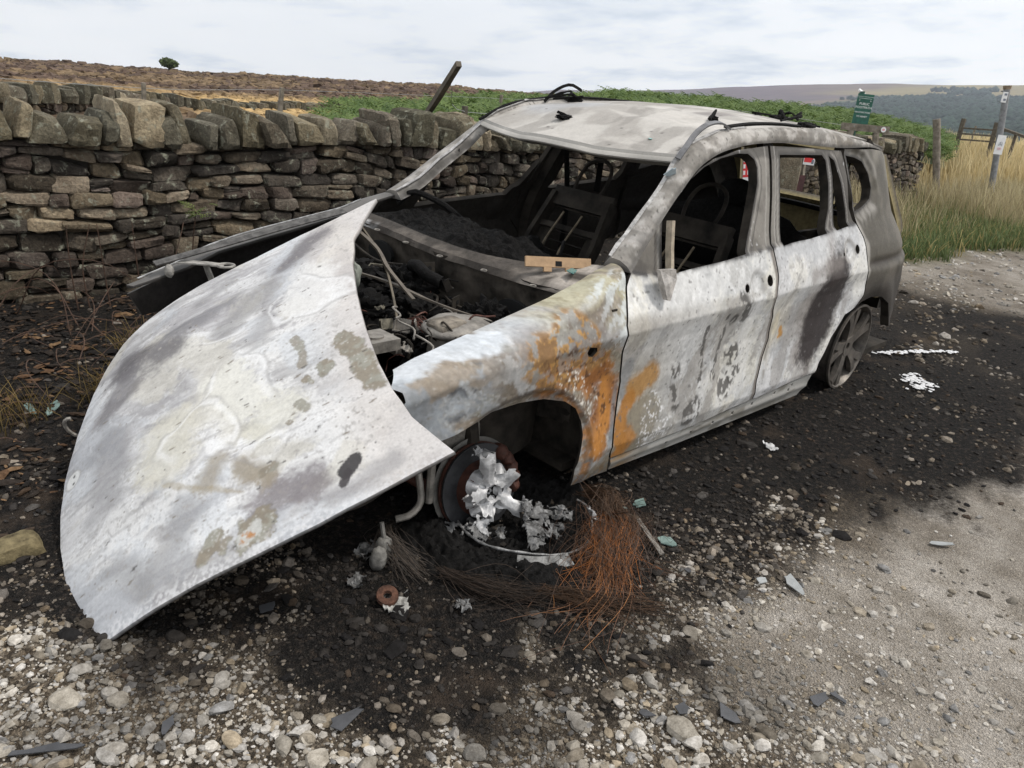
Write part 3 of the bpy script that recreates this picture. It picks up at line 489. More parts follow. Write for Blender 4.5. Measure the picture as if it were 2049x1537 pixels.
loft('windscreen_header',[hd(-.004,.003),hd(.008,.004),hd(.016,-.010),hd(.022,-.012),hd(.034,-.026),hd(.03,-.032),hd(-.05,-.05),hd(-.07,-.03)],200,M_PAINT,car,True,lambda u,t,V:np.clip(np.array((.34,.325,.30))[None]*(.55+.9*fbm(V*np.array([6,6,30]),1,4,81))[:,None],0,.7))
# roof rails: the left one has sprung up at its front end
def rail(name,P,w,th,mat=M_CHAR): mb=MB(); mb.ribbon(spline(P,24),w,th,(0,.25,1)); return mb.obj(name,mat,car,True,GZ)
rail('roof_rail',[(-1.045,.62,1.485),(-1.10,.615,1.535),(-1.18,.60,1.590),(-1.28,.595,1.628),(-1.36,.60,1.632),(-1.42,.605,1.612)],.024,.008,mat_plain('scorched_rail',(.11,.11,.115),.55,.4,20,.3))
rail('roof_rail',[(-1.42,.585,1.615),(-1.6,.585,1.632),(-1.85,.585,1.640),(-2.1,.585,1.636)],.02,.010)
rail('roof_rail',[(-1.03,-.60,1.49),(-1.2,-.60,1.565),(-1.45,-.60,1.612),(-1.8,-.60,1.632),(-2.4,-.60,1.630)],.014,.008)
# scuttle, bulkhead, cabin floor
def grid(name,nx,ny,f,mat,parent=car,z0=GZ,flip=False,paint=None,smooth=True):
    u,v=np.meshgrid(np.linspace(0,1,nx),np.linspace(0,1,ny),indexing='ij'); V=f(u.ravel(),v.ravel()); Fc=[(i*ny+j,(i+1)*ny+j,(i+1)*ny+j+1,i*ny+j+1) for i in range(nx-1) for j in range(ny-1)]
    if flip: Fc=[q[::-1] for q in Fc]
    return mk(name,V,Fc,mat,parent,smooth,None,paint(u.ravel(),v.ravel(),V) if paint else None,z0)
def lipx(y): return -.315+.02*np.cos(y*6)-.05*sm(.45,.75,y)
def scut(u,v):
    y=-.70+1.46*u; x=lipx(y)-v*(.055+.19*sm(.15,.72,y)); z=1.012+.04*sm(.4,.7,y)*v-.0*v+.03*v+.006*(fbm(P3(u*20,v*5),1,3,2)-.5)-.022*sm(.10,.0,v); return P3(x,y,z)
def pscut(u,v,V):
    a=fbm(V,14,4,5); c=np.tile(np.array((.055,.048,.042)),(len(u),1)); c=mixm(c,.8*sm(.46,.58,a),(.115,.10,.086)); c=mixm(c,.85*sm(.76,.93,u+.1*(a-.5))*sm(.35,.5,a),(.36,.325,.29)); c=mixm(c,.8*sm(.25,.05,u)*sm(.4,.55,a)*sm(.5,.2,v),(.5,.5,.5)); c=mixm(c,.7*sm(.5,1,v)*sm(.8,.6,u),(.05,.045,.04)); return c
grid('scuttle_panel',70,8,scut,M_SOOTC,paint=pscut)
def bulk(u,v):
    y=-.68+1.42*u; z=1.005-.55*v; x=lipx(y)-.02-.05*v+.02*np.sin(u*17)*v+.02*fbm(P3(u*8,v*6),1,3,6); return P3(x,y,z)
grid('bulkhead',70,40,lambda u,v:bulk(u,v)+P3(.05*(fbm(P3(u*14,v*8),1,4,5)-.5),u*0,u*0),mat_plain('scorched_bulkhead',(.010,.009,.008),.8,.5,7,.5,0,(.095,.082,.068),.15),flip=True)
for y,z,ry,rz in ((.47,.86,.10,.06),(-.42,.90,.09,.055),(.12,.80,.05,.04)):
    mb=MB(); mb.cyl((float(lipx(y))-.005,y,z),(float(lipx(y))+.012,y,z),1.,22); o=mk('bulkhead_opening_shade',[(v[0],y+(v[1]-y)*ry,z+(v[2]-z)*rz) for v in mb.v],mb.f,M_DARK,car,False,z0=GZ)  # flat black ellipse put on for the dark inside an opening
mb=MB(); mb.tube(spline([(-.24,-.62,.955),(-.22,-.3,.90),(-.24,.0,.93),(-.20,.25,.86),(-.23,.62,.90)],24),.007,6); mb.obj('bulkhead_pipe',M_SOOT,car,True,GZ)
for y in (-.45,-.2,.05,.3,.55): mb=MB(); mb.tube([(float(lipx(y))+.012+.012*math.cos(a),y+.012*math.sin(a),1.000) for a in np.linspace(0,6.28,9)],.003,4); mb.obj('scuttle_lug',M_STEEL,car,True,GZ)
def heap(u,v):
    y=-.66+1.18*u; x=-.375-.52*v-.02*np.sin(u*9)-.10*sm(.6,1.,u)*(1-v); n=fbm(P3(u*9,v*4),1,5,8); n2=fbm(P3(u*15,v*9),1,4,18)+.8*(.5-np.abs(fbm(P3(u*17,v*14),1,5,28)-.5)*3)-.25; ed=sm(0,.12,v)*sm(1,.75,v)*sm(0,.06,u)*sm(1,.7,u)
    z=1.03+ed*(.075*(n-.2)+.045*(n2-.5))-.10*sm(.6,1,v)-.05*sm(.55,1,u); return P3(x,y,z)
grid('charred_dashboard',240,110,heap,M_CHAR)
grid('charred_dashboard',40,20,lambda u,v:P3(-.90-.05*v,-.7+1.4*u,.97-.5*v+.03*fbm(P3(u*9,v*9),1,3,4)),M_CHAR)
mb=MB(); mb.tube(spline([(-.86,-.78,.96),(-.88,-.4,.93),(-.86,0,.95),(-.88,.4,.93),(-.86,.78,.96)],20),.03,8); mb.obj('dashboard_crossbeam',M_SOOT,car,True,GZ)
mb=MB(); mb.box((-3.55,-.80,.30),(-.36,.80,.335)); mb.obj('floor_pan',M_SOOT,car,False,GZ)
mb=MB(); mb.box((-2.4,-.14,.336),(-.42,.14,.50)); mb.obj('transmission_tunnel',M_SOOT,car,False,GZ)
mb=MB()
V,Fc=blob_mesh((-1.05,-.12,.78),(.16,.13,.20),4,.35,2.5,5); mb.add(V,Fc); V,Fc=blob_mesh((-.98,.18,.74),(.14,.15,.16),4,.35,2.5,9); mb.add(V,Fc); mb.obj('charred_console',M_CHAR,car,True,GZ)
# tailgate with its open window
def F_tg(y,z): return P3(-3.70+.03*(z-.55)+.72*np.clip(z-1.08,0,1)-.06*(y/.7)**2*-1,y,z)
tg=panel('tailgate',[(-.64,.58),(.64,.58),(.67,1.05),(.56,1.50),(-.56,1.50),(-.67,1.05)],[[(-.52,1.15),(.52,1.15),(.45,1.43),(-.45,1.43)]],F_tg,.05,.05,[M_SOOTC,M_SOOTC],car,lambda u,t,V:np.tile(np.array((.10,.09,.08)),(len(V),1)),True,inner=(.30,.25,.13))
mb=MB(); mb.tube(spline([(-3.36,-.45,1.09),(-3.40,-.1,1.10),(-3.36,.5,1.09)],12),.018,6); mb.obj('tailgate_rim',M_CHAR,car,True,GZ)
# seats
def seat(cy):
    root=MB(); b=Vector((-1.30,cy,.52)); t=Vector((-1.66,cy,1.13)); ax=(t-b)
    def p(s,w,o=0): q=b+ax*s; return (q.x+o,cy+w,q.z)
    root.ribbon([p(0,-.23),p(.6,-.235),p(.97,-.20)],.07,.03,(0,1,0)); root.ribbon([p(0,.23),p(.6,.235),p(.97,.20)],.07,.03,(0,1,0))
    root.ribbon([p(.95,-.215),p(.95,.215)],.11,.03,(1,0,.5)); root.ribbon([p(.70,-.225),p(.70,.225)],.03,.02,(1,0,.5)); root.ribbon([p(.12,-.22),p(.12,.22)],.08,.03,(1,0,.5))
    o=root.obj('seat_frame',M_SOOT,car,False,GZ)
    h=MB(); h.tube(spline([p(.98,-.085),p(1.12,-.105),p(1.27,-.075),p(1.30,-.04),p(1.30,.04),p(1.27,.075),p(1.12,.105),p(.98,.085)],26),.011,7); h.obj('headrest_hoop',M_SOOT,o,True,GZ)
    for w in (-.075,.06): h=MB(); h.tube(spline([p(.28,w,.03),p(.5,w-.012,.05),p(.84,w+.008,.03)],8),.0065,6); h.obj('spring_bar',mat_spring,o,True,GZ)
    h=MB(); V,Fc=blob_mesh((b.x+.26,cy,.50),(.26,.21,.05),3,.3,3,int(cy*10)+20); h.add(V,Fc); h.obj('seat_base',M_CHAR,o,True,GZ)
    h=MB(); h.ribbon([p(.1,-.2,-.03),p(.9,-.19,-.03)],.38,.006,(1,0,.5)); 
    for s0,s1,w0,w1 in ((.84,.93,-.20,.20),(.10,.26,-.2,.2),(.3,.72,-.22,-.13),(.3,.72,.13,.22)):
        h2=MB(); h2.ribbon([p(s0,(w0+w1)/2,-.03),p(s1,(w0+w1)/2,-.03)],w1-w0,.005,(1,0,.5)); h2.obj('back_panel',M_SOOT,o,False,GZ)
    for k2 in range(5): h2=MB(); h2.tube([p(.34+.08*k2,-.14,-.01),p(.34+.08*k2,.14,-.01)],.003,5); h2.obj('seat_wire',M_SOOT,o,True,GZ)
mat_spring=mat_plain('scorched_spring',(.16,.13,.09),.6,.4,30,.2,.3)
seat(-.36); seat(.38)
mb=MB(); V,Fc=blob_mesh((-2.62,0,.86),(.10,.62,.26),4,.2,3,31); mb.add(V,Fc); rs=mb.obj('rear_seat_back',M_CHAR,car,True,GZ)
for y in (.02,):
    mb=MB(); V,Fc=blob_mesh((-2.62,y,1.19),(.06,.125,.085),4,.15,2.5,int(40+y*10)); mb.add(V,Fc); mb.tube([(-2.6,y-.05,1.0),(-2.61,y-.05,1.15)],.008); mb.tube([(-2.6,y+.05,1.0),(-2.61,y+.05,1.15)],.008); mb.obj('headrest',M_CHAR,car,True,GZ)
def strap(name,P,w,n=(0,1,0)): mb=MB(); mb.ribbon(spline(P,16),w,.004,n); return mb.obj(name,M_CHAR,car,True,GZ)
strap('seat_belt',[(-1.73,-.62,1.40),(-1.78,-.60,1.05),(-1.70,-.55,.5)],.04)
strap('seat_belt',[(-2.06,-.60,1.52),(-2.0,-.56,1.30),(-1.92,-.50,1.12)],.035,(.6,.6,0))
strap('seat_belt',[(-2.50,.30,1.50),(-2.52,.28,1.2),(-2.5,.25,1.0)],.04)
mb=MB(); mb.tube(spline([(-.62,-.70,1.06),(-.66,-.66,1.12),(-.74,-.55,1.10),(-.86,-.40,.98),(-1.0,-.25,.78)],20),.016,7); mb.obj('burnt_cable',M_CHAR,car,True,GZ)
mb=MB(); mb.tube(spline([(-1.05,.05,.98),(-1.0,.10,1.02),(-.92,.16,.98),(-.85,.22,.85)],16),.009,6); mb.obj('burnt_cable',M_CHAR,car,True,GZ)
# inner D pillar strips and hanging wires by the rear quarter window
mb=MB(); mb.ribbon(spline([(-2.9,.60,1.52),(-3.1,.60,1.42),(-3.35,.585,1.22),(-3.45,.58,1.08)],12),.16,.02,(0,1,.1)); mb.obj('rear_pillar',M_SOOT,car,True,GZ)
mb=MB(); mb.ribbon(spline([(-2.9,-.60,1.52),(-3.1,-.60,1.42),(-3.35,-.585,1.22),(-3.45,-.58,1.08)],12),.16,.02,(0,1,.1)); mb.obj('rear_pillar',M_SOOT,car,True,GZ)
for k in range(4):
    mb=MB(); x=-2.78-.03*k; mb.tube(spline([(x,.55,1.50),(x-.01*k,.54,1.38),(x+.015-.02*k,.55,1.25),(x+.02,.56,1.20)],12),.005,5); mb.obj('hanging_wire',M_CHAR,car,True,GZ)
# black discs for the shade inside A-pillar holes, far side inner face
hp=spline(r_low,40); hu=spline(r_up,40)
for f,s,r in ((6,.45,.011),(8,.55,.006),(9.5,.35,.006),(11.5,.5,.007),(13,.5,.006),(14.3,.45,.010),(15.2,.6,.006),(16.2,.4,.006),(19.2,.6,.006),(20.4,.5,.006)):
    i=int(f); q=hp[i]*(1-s)+hu[i]*s+np.array([0,-.052,-.022]); mb=MB(); mb.cyl((q[0],-q[1]-.0,q[2]),(q[0],-q[1]+.013,q[2]+.006),r,10); mb.obj('pillar_hole_shade',M_DARK,car,False,GZ)
# ---------------------------------------------------------------- engine bay
def iw(u,v): x=-.36+1.02*u; return P3(x,np.full_like(x,.66)+.05*np.sin(u*9)*v-.04*v,(zi(x)-.03-.11*sm(-.3,-.1,x))*(1-v)+.36*v)
inw=grid('inner_wing',40,16,iw,M_SOOT); mirror(inw)
mb=MB(); mb.box((-.47,.40,.30),(-.44,.865,.98)); spl=mb.obj('splash_panel',M_SOOT,car,False,GZ); mirror(spl)
mb=MB(); mb.tube([(.0,.50,.45),(-.02,.52,.84)],[.15,.12],18); V,Fc=blob_mesh((-.02,.50,.865),(.15,.125,.035),3,.1,3,3); mb.add(V,Fc); stw=mb.obj('strut_tower',M_STEEL,car,True,GZ); mirror(stw)
# slam panel with pressings
def slam(u,v):
    y=.64-1.2*u; x=.36+.20*np.sin(np.pi*np.clip(u*1.05,0,1))+.08*v; z=.80-.13*np.sin(np.pi*u)**.7-.02*v-.02*np.sin(u*40)*.3+.012*np.round(fbm(P3(u*16,v*2),1,2,4)*3)/3; return P3(x,y,z)
pst=lambda u,v,V:np.array((.27,.245,.20))[None]*(.35+1.1*fbm(V,18,4,6))[:,None]
grid('slam_panel',60,8,slam,M_SOOTC,paint=pst)
grid('slam_panel_face',50,8,lambda u,v:P3(.44+.20*np.sin(np.pi*np.clip(u*1.05,0,1)),.64-1.2*u,.785-.13*np.sin(np.pi*u)**.7-.2*v),M_SOOT)
mb=MB(); mb.box((.26,.40,.83),(.40,.52,.87)); mb.cyl((.33,.46,.868),(.33,.46,.876),.035,16); o=mb.obj('latch_bracket',M_STEEL,car,False,GZ)
for (x,y) in ((.40,.30),(.41,.25)): mb=MB(); mb.cyl((x,y,.80),(x,y,.815),.014,10); mb.obj('bolt',M_STEEL,car,False,GZ)
mb=MB(); V,Fc=blob_mesh((.12,-.10,.66),(.34,.42,.20),5,.55,3.4,12); mb.add(V,Fc); mb.obj('charred_engine',M_CHAR,car,True,GZ)
for k,(x,y,z,sx,sy,sz) in enumerate(((.0,-.28,.84,.20,.22,.10),(.10,.05,.80,.14,.12,.07),(-.10,.18,.78,.16,.12,.09),(-.02,.36,.76,.16,.12,.07),(-.16,-.02,.84,.10,.16,.09),(-.20,.46,.84,.07,.11,.08))):
    V,Fc=blob_mesh((x,y,z),(sx,sy,sz),5,.7,4.2,15+k); mk('charred_lump',V,Fc,M_CHAR,car,True,z0=GZ,sharp=30)
M_COVER=mat_plain('pale_scorched_cover',(.09,.075,.06),.8,.6,22,.5,0,(.27,.235,.19)); M_OLIVE=mat_plain('scorched_bracket',(.12,.11,.085),.65,.5,30,.4,.1,(.25,.225,.17)); M_COPPER=mat_plain('bare_copper_wire',(.085,.035,.025),.6,.4,40,.3,.2)
V=np.array([(x,y,z) for x in (-1,1) for y in (-1,1) for z in (-1,1)],float); B,Fq=cubegrid(6); R=B/(np.abs(B)**5).sum(1)[:,None]**.2; R=R*(1+.10*(fbm(R*1.2,1.5,3,17)-.5)[:,None]); mk('strut_cover',R*np.array([.070,.055,.032])+np.array([.04,.505,.87]),Fq,M_COVER,car,True,z0=GZ)
q=random.Random(77)
def bracket(x,y,z,s,mat,sd):
    q2=random.Random(sd); mb=MB(); a=q2.uniform(0,6.28); Mx=Matrix.Translation((x,y,z))@Matrix.Rotation(a,4,'Z')@Matrix.Rotation(q2.uniform(-.5,.5),4,'X'); mb.box((-s,-.002,-s*.8),(s,.002,s*.8),M=Mx); mb.box((-s,.002,-s*.8),(s,s*.9,-s*.8+.004),M=Mx)
    if q2.random()<.6: mb.box((s-.004,.0021,-s*.75),(s,s*.7,s*.5),M=Mx)
    o=mb.obj('bracket',mat,car,False,GZ); m2=MB(); m2.cyl(Mx@Vector((s*.3,-.003,.1*s)),Mx@Vector((s*.3,-.0055,.1*s)),s*.28,9); m2.obj('bracket_hole_shade',M_DARK,o,False,GZ)  # black disc on the plate, its colour standing for a hole's shade
for k,(x,y,z,s,mt_) in enumerate(((.13,.36,.85,.030,0),(.10,.40,.86,.022,0),(.16,.30,.84,.026,1),(.22,.42,.80,.03,0),(.27,.33,.80,.028,1),(.20,.10,.83,.03,1),(.18,-.08,.93,.035,1),(.14,-.13,.96,.028,1),(-.20,.16,.92,.04,2),(-.22,.05,.95,.035,2),(-.19,.28,.87,.035,2),(-.05,.44,.84,.03,1),(.33,.20,.78,.03,1),(.30,.05,.80,.035,2),(.0,.30,.82,.03,2),(.34,.45,.81,.025,0))): bracket(x,y,z,s,(M_STEEL,M_OLIVE,M_SOOT)[mt_],k)
for k in range(70):
    x=q.uniform(-.22,.36); y=q.uniform(-.35,.55); z=.78+q.uniform(-.04,.05); L=q.uniform(.05,.22); mb=MB(); P=[Vector((x,y,z))]; d=Vector((q.uniform(-1,1),q.uniform(-1,1),q.uniform(.2,1.2))).normalized()
    for s in range(5): d=(d+Vector((q.uniform(-.7,.7),q.uniform(-.7,.7),q.uniform(-.9,.35)))).normalized(); P.append(P[-1]+d*L/5*1.4)
    P=[Vector((p.x,p.y,min(p.z,.93))) for p in P]; rd=q.choice([.0018,.0025,.003,.004,.007]); mb.tube(spline(P,16),rd,5); mb.obj('wiring_strand' if rd<.005 else 'burnt_hose',q.choice([M_CHAR,M_CHAR,M_SOOT,M_COPPER,M_OLIVE]),car,True,GZ)
for k in range(9):      # stacked copper loops of a burnt loom
    mb=MB(); cx,cy,cz=.22+q.uniform(-.02,.02),.12+q.uniform(-.02,.02),.80; mb.tube([(cx+(.05+.004*k)*math.cos(a),cy+(.07+.003*k)*math.sin(a),cz+.05*math.sin(a*1.0+.3)+.004*k) for a in np.linspace(.2,5.2,22)],.0022,5); mb.obj('wiring_loop',M_COPPER if k%2 else M_CHAR,car,True,GZ)
for k in range(14):
    mb=MB(); x=.02+q.uniform(-.03,.03); y=.45+q.uniform(-.03,.03); mb.tube(spline([(x+.09,y-.16,.83),(x+.05,y-.06,.86+q.uniform(-.01,.02)),(x+.07,y+.05,.85),(x+.02,y+.13,.875)],12),.0016,4); mb.obj('copper_strand',M_COPPER,car,True,GZ)
for k in range(34):
    x=q.uniform(-.2,.30); y=q.uniform(-.30,.52); z=q.uniform(.80,.90); L=q.uniform(.06,.20); a=q.uniform(-.6,1.4); mb=MB(); P=[(x,y,z),(x+L*.4*math.cos(a),y+L*.4*math.sin(a),z+q.uniform(-.01,.03)),(x+L*.7*math.cos(a+.5),y+L*.7*math.sin(a+.5),z+q.uniform(-.03,.02)),(x+L*math.cos(a+.3),y+L*math.sin(a+.3),z-q.uniform(.0,.05))]; mb.tube(spline(P,12),q.choice([.0025,.004,.006]),6); mb.obj('scorched_pipe',q.choice([M_OLIVE,M_STEEL,M_SOOT,M_SOOT]),car,True,GZ)
for k in range(26):
    x,y=q.uniform(-.1,.36),q.uniform(-.3,.5); ragged('foil_scrap',(x,y,.82+q.uniform(-.02,.05)),(q.uniform(.015,.04),q.uniform(.015,.03),.015),300+k,q.choice([M_OLIVE,M_SOOT,M_CHAR,M_STEEL]),car,12,up=(q.uniform(-.6,.6),q.uniform(-.6,.6),1))
M_LINK=mat_plain('scorched_linkage',(.085,.072,.058),.6,.35,20,.25,.2)
def bar(name,P,w,th,mat,n=(0,0,1)): mb=MB(); mb.ribbon(spline(P,14),w,th,n); return mb.obj(name,mat,car,True,GZ)
bar('wiper_linkage',[(.06,-.06,1.11),(.03,.05,1.05),(.04,.13,1.0),(.035,.20,.96),(.04,.30,.92)],[.020]*4+[.015]*10,.008,M_LINK)
bar('wiper_arm',[(.02,-.10,1.12),(.03,.08,1.02),(.08,.22,.93),(.14,.34,.86)],.008,.010,mat_plain('scorched_rod',(.08,.066,.046),.6,.4,30,.2))
bar('wiper_arm',[(.10,.04,.96),(.05,.16,.95),(-.02,.30,.915),(-.06,.40,.90),(-.10,.48,.89)],[.012]*3+[.018]*5+[.008]*6,.008,M_LINK)
mb=MB(); mb.tube(spline([(-.06,.44,.895),(-.11,.52,.885),(-.13,.60,.885)],10),.006,6); mb.obj('pipe',M_CHAR,car,True,GZ)
for k in range(0):
    r=random.Random(k); x=.05+r.uniform(-.1,.25); y=-.05+r.uniform(-.15,.35); mb=MB(); mb.tube(spline([(x,y,.74),(x+r.uniform(-.06,.06),y+r.uniform(-.08,.08),.86+r.uniform(-.05,.06)),(x+r.uniform(-.15,.15),y+r.uniform(-.1,.15),.78),(x+r.uniform(-.1,.2),y+r.uniform(-.1,.2),.66)],12),r.choice([.003,.004,.006]),5); mb.obj('wiring_strand',r.choice([M_CHAR,M_CHAR,M_RUST]),car,True,GZ)
mb=MB(); mb.tube(spline([(-.20,-.02,.95),(-.17,.06,.965),(-.16,.12,.95),(-.19,.18,.93)],12),.026,10); mb.obj('broken_duct',M_CHAR,car,True,GZ)
mb=MB(); mb.tube(spline([(-.20,.34,.88),(-.14,.42,.86),(-.20,.46,.84),(-.13,.50,.80)],14),.004,6); mb.obj('brake_pipe',M_STEEL,car,True,GZ)
mb=MB(); V,Fc=blob_mesh((.14,.03,.955),(.035,.05,.06),3,.3,2.5,44); mb.add(V,Fc); mb.obj('melted_bracket',mat_plain('grey_green_cover',(.14,.15,.13),.7,.4,20,.3),car,True,GZ)
mb=MB(); V,Fc=blob_mesh((.16,-.08,1.0),(.05,.06,.04),3,.4,2.5,46); mb.add(V,Fc); mb.obj('melted_bracket',mat_plain('ochre_bracket',(.30,.26,.17),.7,.4,20,.3),car,True,GZ)
# far wing: headlamp bracket remains on its edge
mb=MB(); mb.ribbon([(.50,-.70,.86),(.42,-.62,.865),(.36,-.58,.86)],.05,.006); mb.tube([(.36+.035*math.cos(a),-.56+.03*math.sin(a),.865) for a in np.linspace(0,6.28,14)],.006,6); mb.ribbon([(.42,-.62,.86),(.40,-.60,.78),(.37,-.56,.74)],.05,.006,(1,0,0)); V,Fc=blob_mesh((.55,-.68,.83),(.02,.02,.03),2,.2,3,1); mb.add(V,Fc); mb.obj('headlamp_bracket',mat_plain('pale_bracket',(.20,.19,.17),.75,.5,30,.4,0,(.34,.325,.30)),car,False,GZ)
mb=MB(); mb.ribbon(spline([(.60,-.70,.86),(.30,-.685,.925),(.0,-.685,.985),(-.30,-.685,1.04)],20),.035,.006,(0,.3,1)); mb.obj('wing_flange',mat_plain('grey_wing_flange',(.035,.033,.031),.7,.5,30,.3,0,(.12,.115,.11)),car,True,GZ)
mb=MB(); mb.ribbon([(x,-float(F_wing(np.array([x]),np.array([float(zi(x))+.045]))[0,1])-.002,float(F_wing(np.array([x]),np.array([float(zi(x))+.045]))[0,2])+.002) for x in np.linspace(.66,-.45,30)],.008,.004,(0,0,1)); mb.obj('wing_edge_light',mat_plain('pale_edge_light',(.22,.22,.22),.6,.5,40,.3,0,(.45,.45,.45)),car,True,GZ)  # pale ribbon added in place of light catching the wing's outer edge
# ---------------------------------------------------------------- mirror stump on the near door
mb=MB(); mb.ribbon([(-.845,.775,1.27),(-.835,.80,1.16),(-.815,.835,1.07)],.028,.02,(1,0,0)); mb.obj('mirror_post',mat_plain('buff_post',(.27,.23,.175),.7,.3,30,.3),fdoor,True,GZ)
mb=MB(); V=[(-.70,.865,1.105),(-.80,.87,1.10),(-.81,.875,1.06),(-.755,.90,.985),(-.735,.90,.99),(-.71,.89,1.05),(-.70,.85,1.105),(-.80,.85,1.10),(-.80,.85,1.06),(-.75,.88,.985),(-.73,.88,.99),(-.71,.86,1.05)]
mb.add(V,[(0,1,2,5),(2,3,4,5),(6,11,8,7),(8,11,10,9),(0,6,7,1),(1,7,8,2),(2,8,9,3),(3,9,10,4),(4,10,11,5),(5,11,6,0)]); mb.obj('mirror_stump',mat_plain('melted_mirror_metal',(.33,.31,.29),.45,.35,30,.4,.4),fdoor,False,GZ)
# ---------------------------------------------------------------- front corner: disc, melted wheel centre, suspension
HUB=Vector((.016,.735,.315)); NRM=Vector((.10,.965,.20)).normalized()
def frame(n):
    a=(Vector((0,0,1))-n*n.z).normalized(); b=n.cross(a); return a,b
A_,B_=frame(NRM)
def ringmesh(c,n,prof,seg=48):
    a,b=frame(n); V=[]; k=len(prof)
    for i in range(seg):
        t=2*math.pi*i/seg
        for r,h in prof: V.append(tuple(c+n*h+(a*math.cos(t)+b*math.sin(t))*r))
    return V,[(i*k+j,i*k+(j+1)%k,((i+1)%seg)*k+(j+1)%k,((i+1)%seg)*k+j) for i in range(seg) for j in range(k)]
mb=MB(); mb.add(*ringmesh(HUB,NRM,[(.108,.0),(.168,.0),(.168,-.009),(.108,-.009)],64),m=0); mb.add(*ringmesh(HUB,NRM,[(.095,-.020),(.170,-.020),(.170,-.030),(.095,-.030)],64),m=1)
for k in range(46):
    t=2*math.pi*k/46; d0=A_*math.cos(t)+B_*math.sin(t); d1=A_*math.cos(t+.05)+B_*math.sin(t+.05); mb.add([tuple(HUB+d0*.11-NRM*.009),tuple(HUB+d0*.164-NRM*.009),tuple(HUB+d0*.164-NRM*.020),tuple(HUB+d0*.11-NRM*.020),tuple(HUB+d1*.11-NRM*.009),tuple(HUB+d1*.164-NRM*.009),tuple(HUB+d1*.164-NRM*.020),tuple(HUB+d1*.11-NRM*.020)],[(0,1,2,3),(7,6,5,4),(1,5,6,2)],m=1)
mb.add(*ringmesh(HUB,NRM,[(.02,.050),(.083,.050),(.090,.040),(.108,.003),(.108,-.012),(.02,-.02)],64),m=1); dsc=mb.obj('brake_disc',[M_DISC,M_RUST],car,True,GZ)
mb=MB(); mb.add(*ringmesh(HUB,NRM,[(.12,-.052),(.182,-.046),(.186,-.038),(.12,-.042)],40)); mb.obj('dust_shield',mat_plain('scorched_shield',(.12,.115,.105),.6,.4,30,.4,.2),car,True,GZ)
mb=MB()
for t0 in np.linspace(-.5,.5,5):
    p=HUB+(A_*math.sin(t0+.35)+B_*-math.cos(t0+.35))*.152+NRM*(-.01); V,Fc=blob_mesh(tuple(p),(.03,.040,.032),3,.25,3,int(t0*9)+9); mb.add(V,Fc)
mb.obj('brake_caliper',M_RUST,car,True,GZ)
# melted alloy wheel centre: ragged five-armed casting, some arms melted off short
star=[]
rr=random.Random(5)
for k in range(5):
    a0=2*math.pi*k/5+.25; L=[.165,.120,.098,.150,.112][k]; wd=[.30,.26,.30,.24,.30][k]
    seq=[(-.60,.066),(-.50,.074),(-wd,.088)]+[(-wd+2*wd*q/6,L*rr.uniform(.78,1.05)) for q in range(7)]+[(wd,.088),(.50,.074)]
    for da,r in seq: star.append((r*math.cos(a0+da),r*math.sin(a0+da)))
def F_star(u,v):
    r=np.hypot(u,v); an=np.arctan2(v,u)-.25; sp=np.cos(5*an); n=fbm(P3(u*40,v*40),1,4,5)-.5
    h=.085+.030*sm(.05,.13,r)*sm(-.2,.9,sp)-.022*sm(.03,.055,r)*sm(.085,.06,r)*sm(.3,-.4,sp)-.015*sm(.034,.026,r)+.014*n*sm(.06,.12,r)+.002*n
    a=np.array(A_);b=np.array(B_);n2=np.array(NRM); return np.array(HUB)[None]+u[:,None]*a+v[:,None]*b+h[:,None]*n2
lug=[circ(.050*math.cos(2*math.pi*k/5+.88),.050*math.sin(2*math.pi*k/5+.88),.0105,8) for k in range(5)]
wc=panel('melted_wheel_centre',star,[circ(0,0,.029,12)]+lug,F_star,.006,.045,[M_ALU],car,None,False)
mb=MB(); mb.add(*ringmesh(HUB,NRM,[(.012,.03),(.05,.03),(.05,.055),(.012,.055)],20)); mb.obj('hub_flange',M_DARK,car,True,GZ)
M_MELTD=mat_plain('dull_melted_metal',(.13,.125,.118),.5,.6,34,.6,.3,(.36,.36,.36))
for k,(dx,dy,dz,sx,sy,sz,up) in enumerate(((.09,.10,-.10,.045,.06,.03,(.4,.8,.2)),(.02,.14,-.13,.03,.05,.03,(0,.9,.3)),(-.09,.15,-.05,.045,.05,.04,(-.3,.7,.4)),(.03,.0,.155,.03,.025,.02,(0,.2,1)),(.12,.08,-.13,.05,.035,.03,(.2,.6,.8)))):
    ragged('melted_alloy_lump',(HUB.x+dx,HUB.y+dy,max(HUB.z+dz,.19)),(sx*.85,sy*.85,sz*.8),60+k,M_ALU if k in (0,3) else M_MELTD,car,up=up)
mb=MB(); mb.tube(spline([(.235,.60,.47),(.245,.66,.36),(.255,.68,.30),(.30,.68,.265),(.345,.66,.255)],14),.013,8); mb.obj('suspension_arm',M_STEEL,car,True,GZ)
mb=MB(); mb.tube([(.205,.67,.44),(.215,.68,.29)],.015,8); mb.obj('tie_rod',M_STEEL,car,True,GZ)
mb=MB(); mb.tube(spline([(.30,.45,.40),(.20,.60,.33),(.12,.70,.27)],10),.022,8); mb.obj('suspension_arm',M_RUST,car,True,GZ)
mb=MB(); mb.box((-.05,.52,.50),(.03,.60,.76)); mb.tube([(-.01,.60,.60),(.02,.70,.36)],.03,10); mb.obj('suspension_strut',M_SOOT,car,False,GZ)
for (x,z,r) in ((.0,.70,.012),(-.02,.64,.010),(.01,.58,.008)): mb=MB(); mb.cyl((x,.601,z),(x,.606,z),r,10); mb.obj('strut_hole_shade',M_DARK,car,False,GZ)  # black discs painted in place of the shade in strut holes
mb=MB(); mb.box((-.40,-.45,.28),(.62,.45,.34)); mb.obj('subframe',M_SOOT,car,False,GZ)
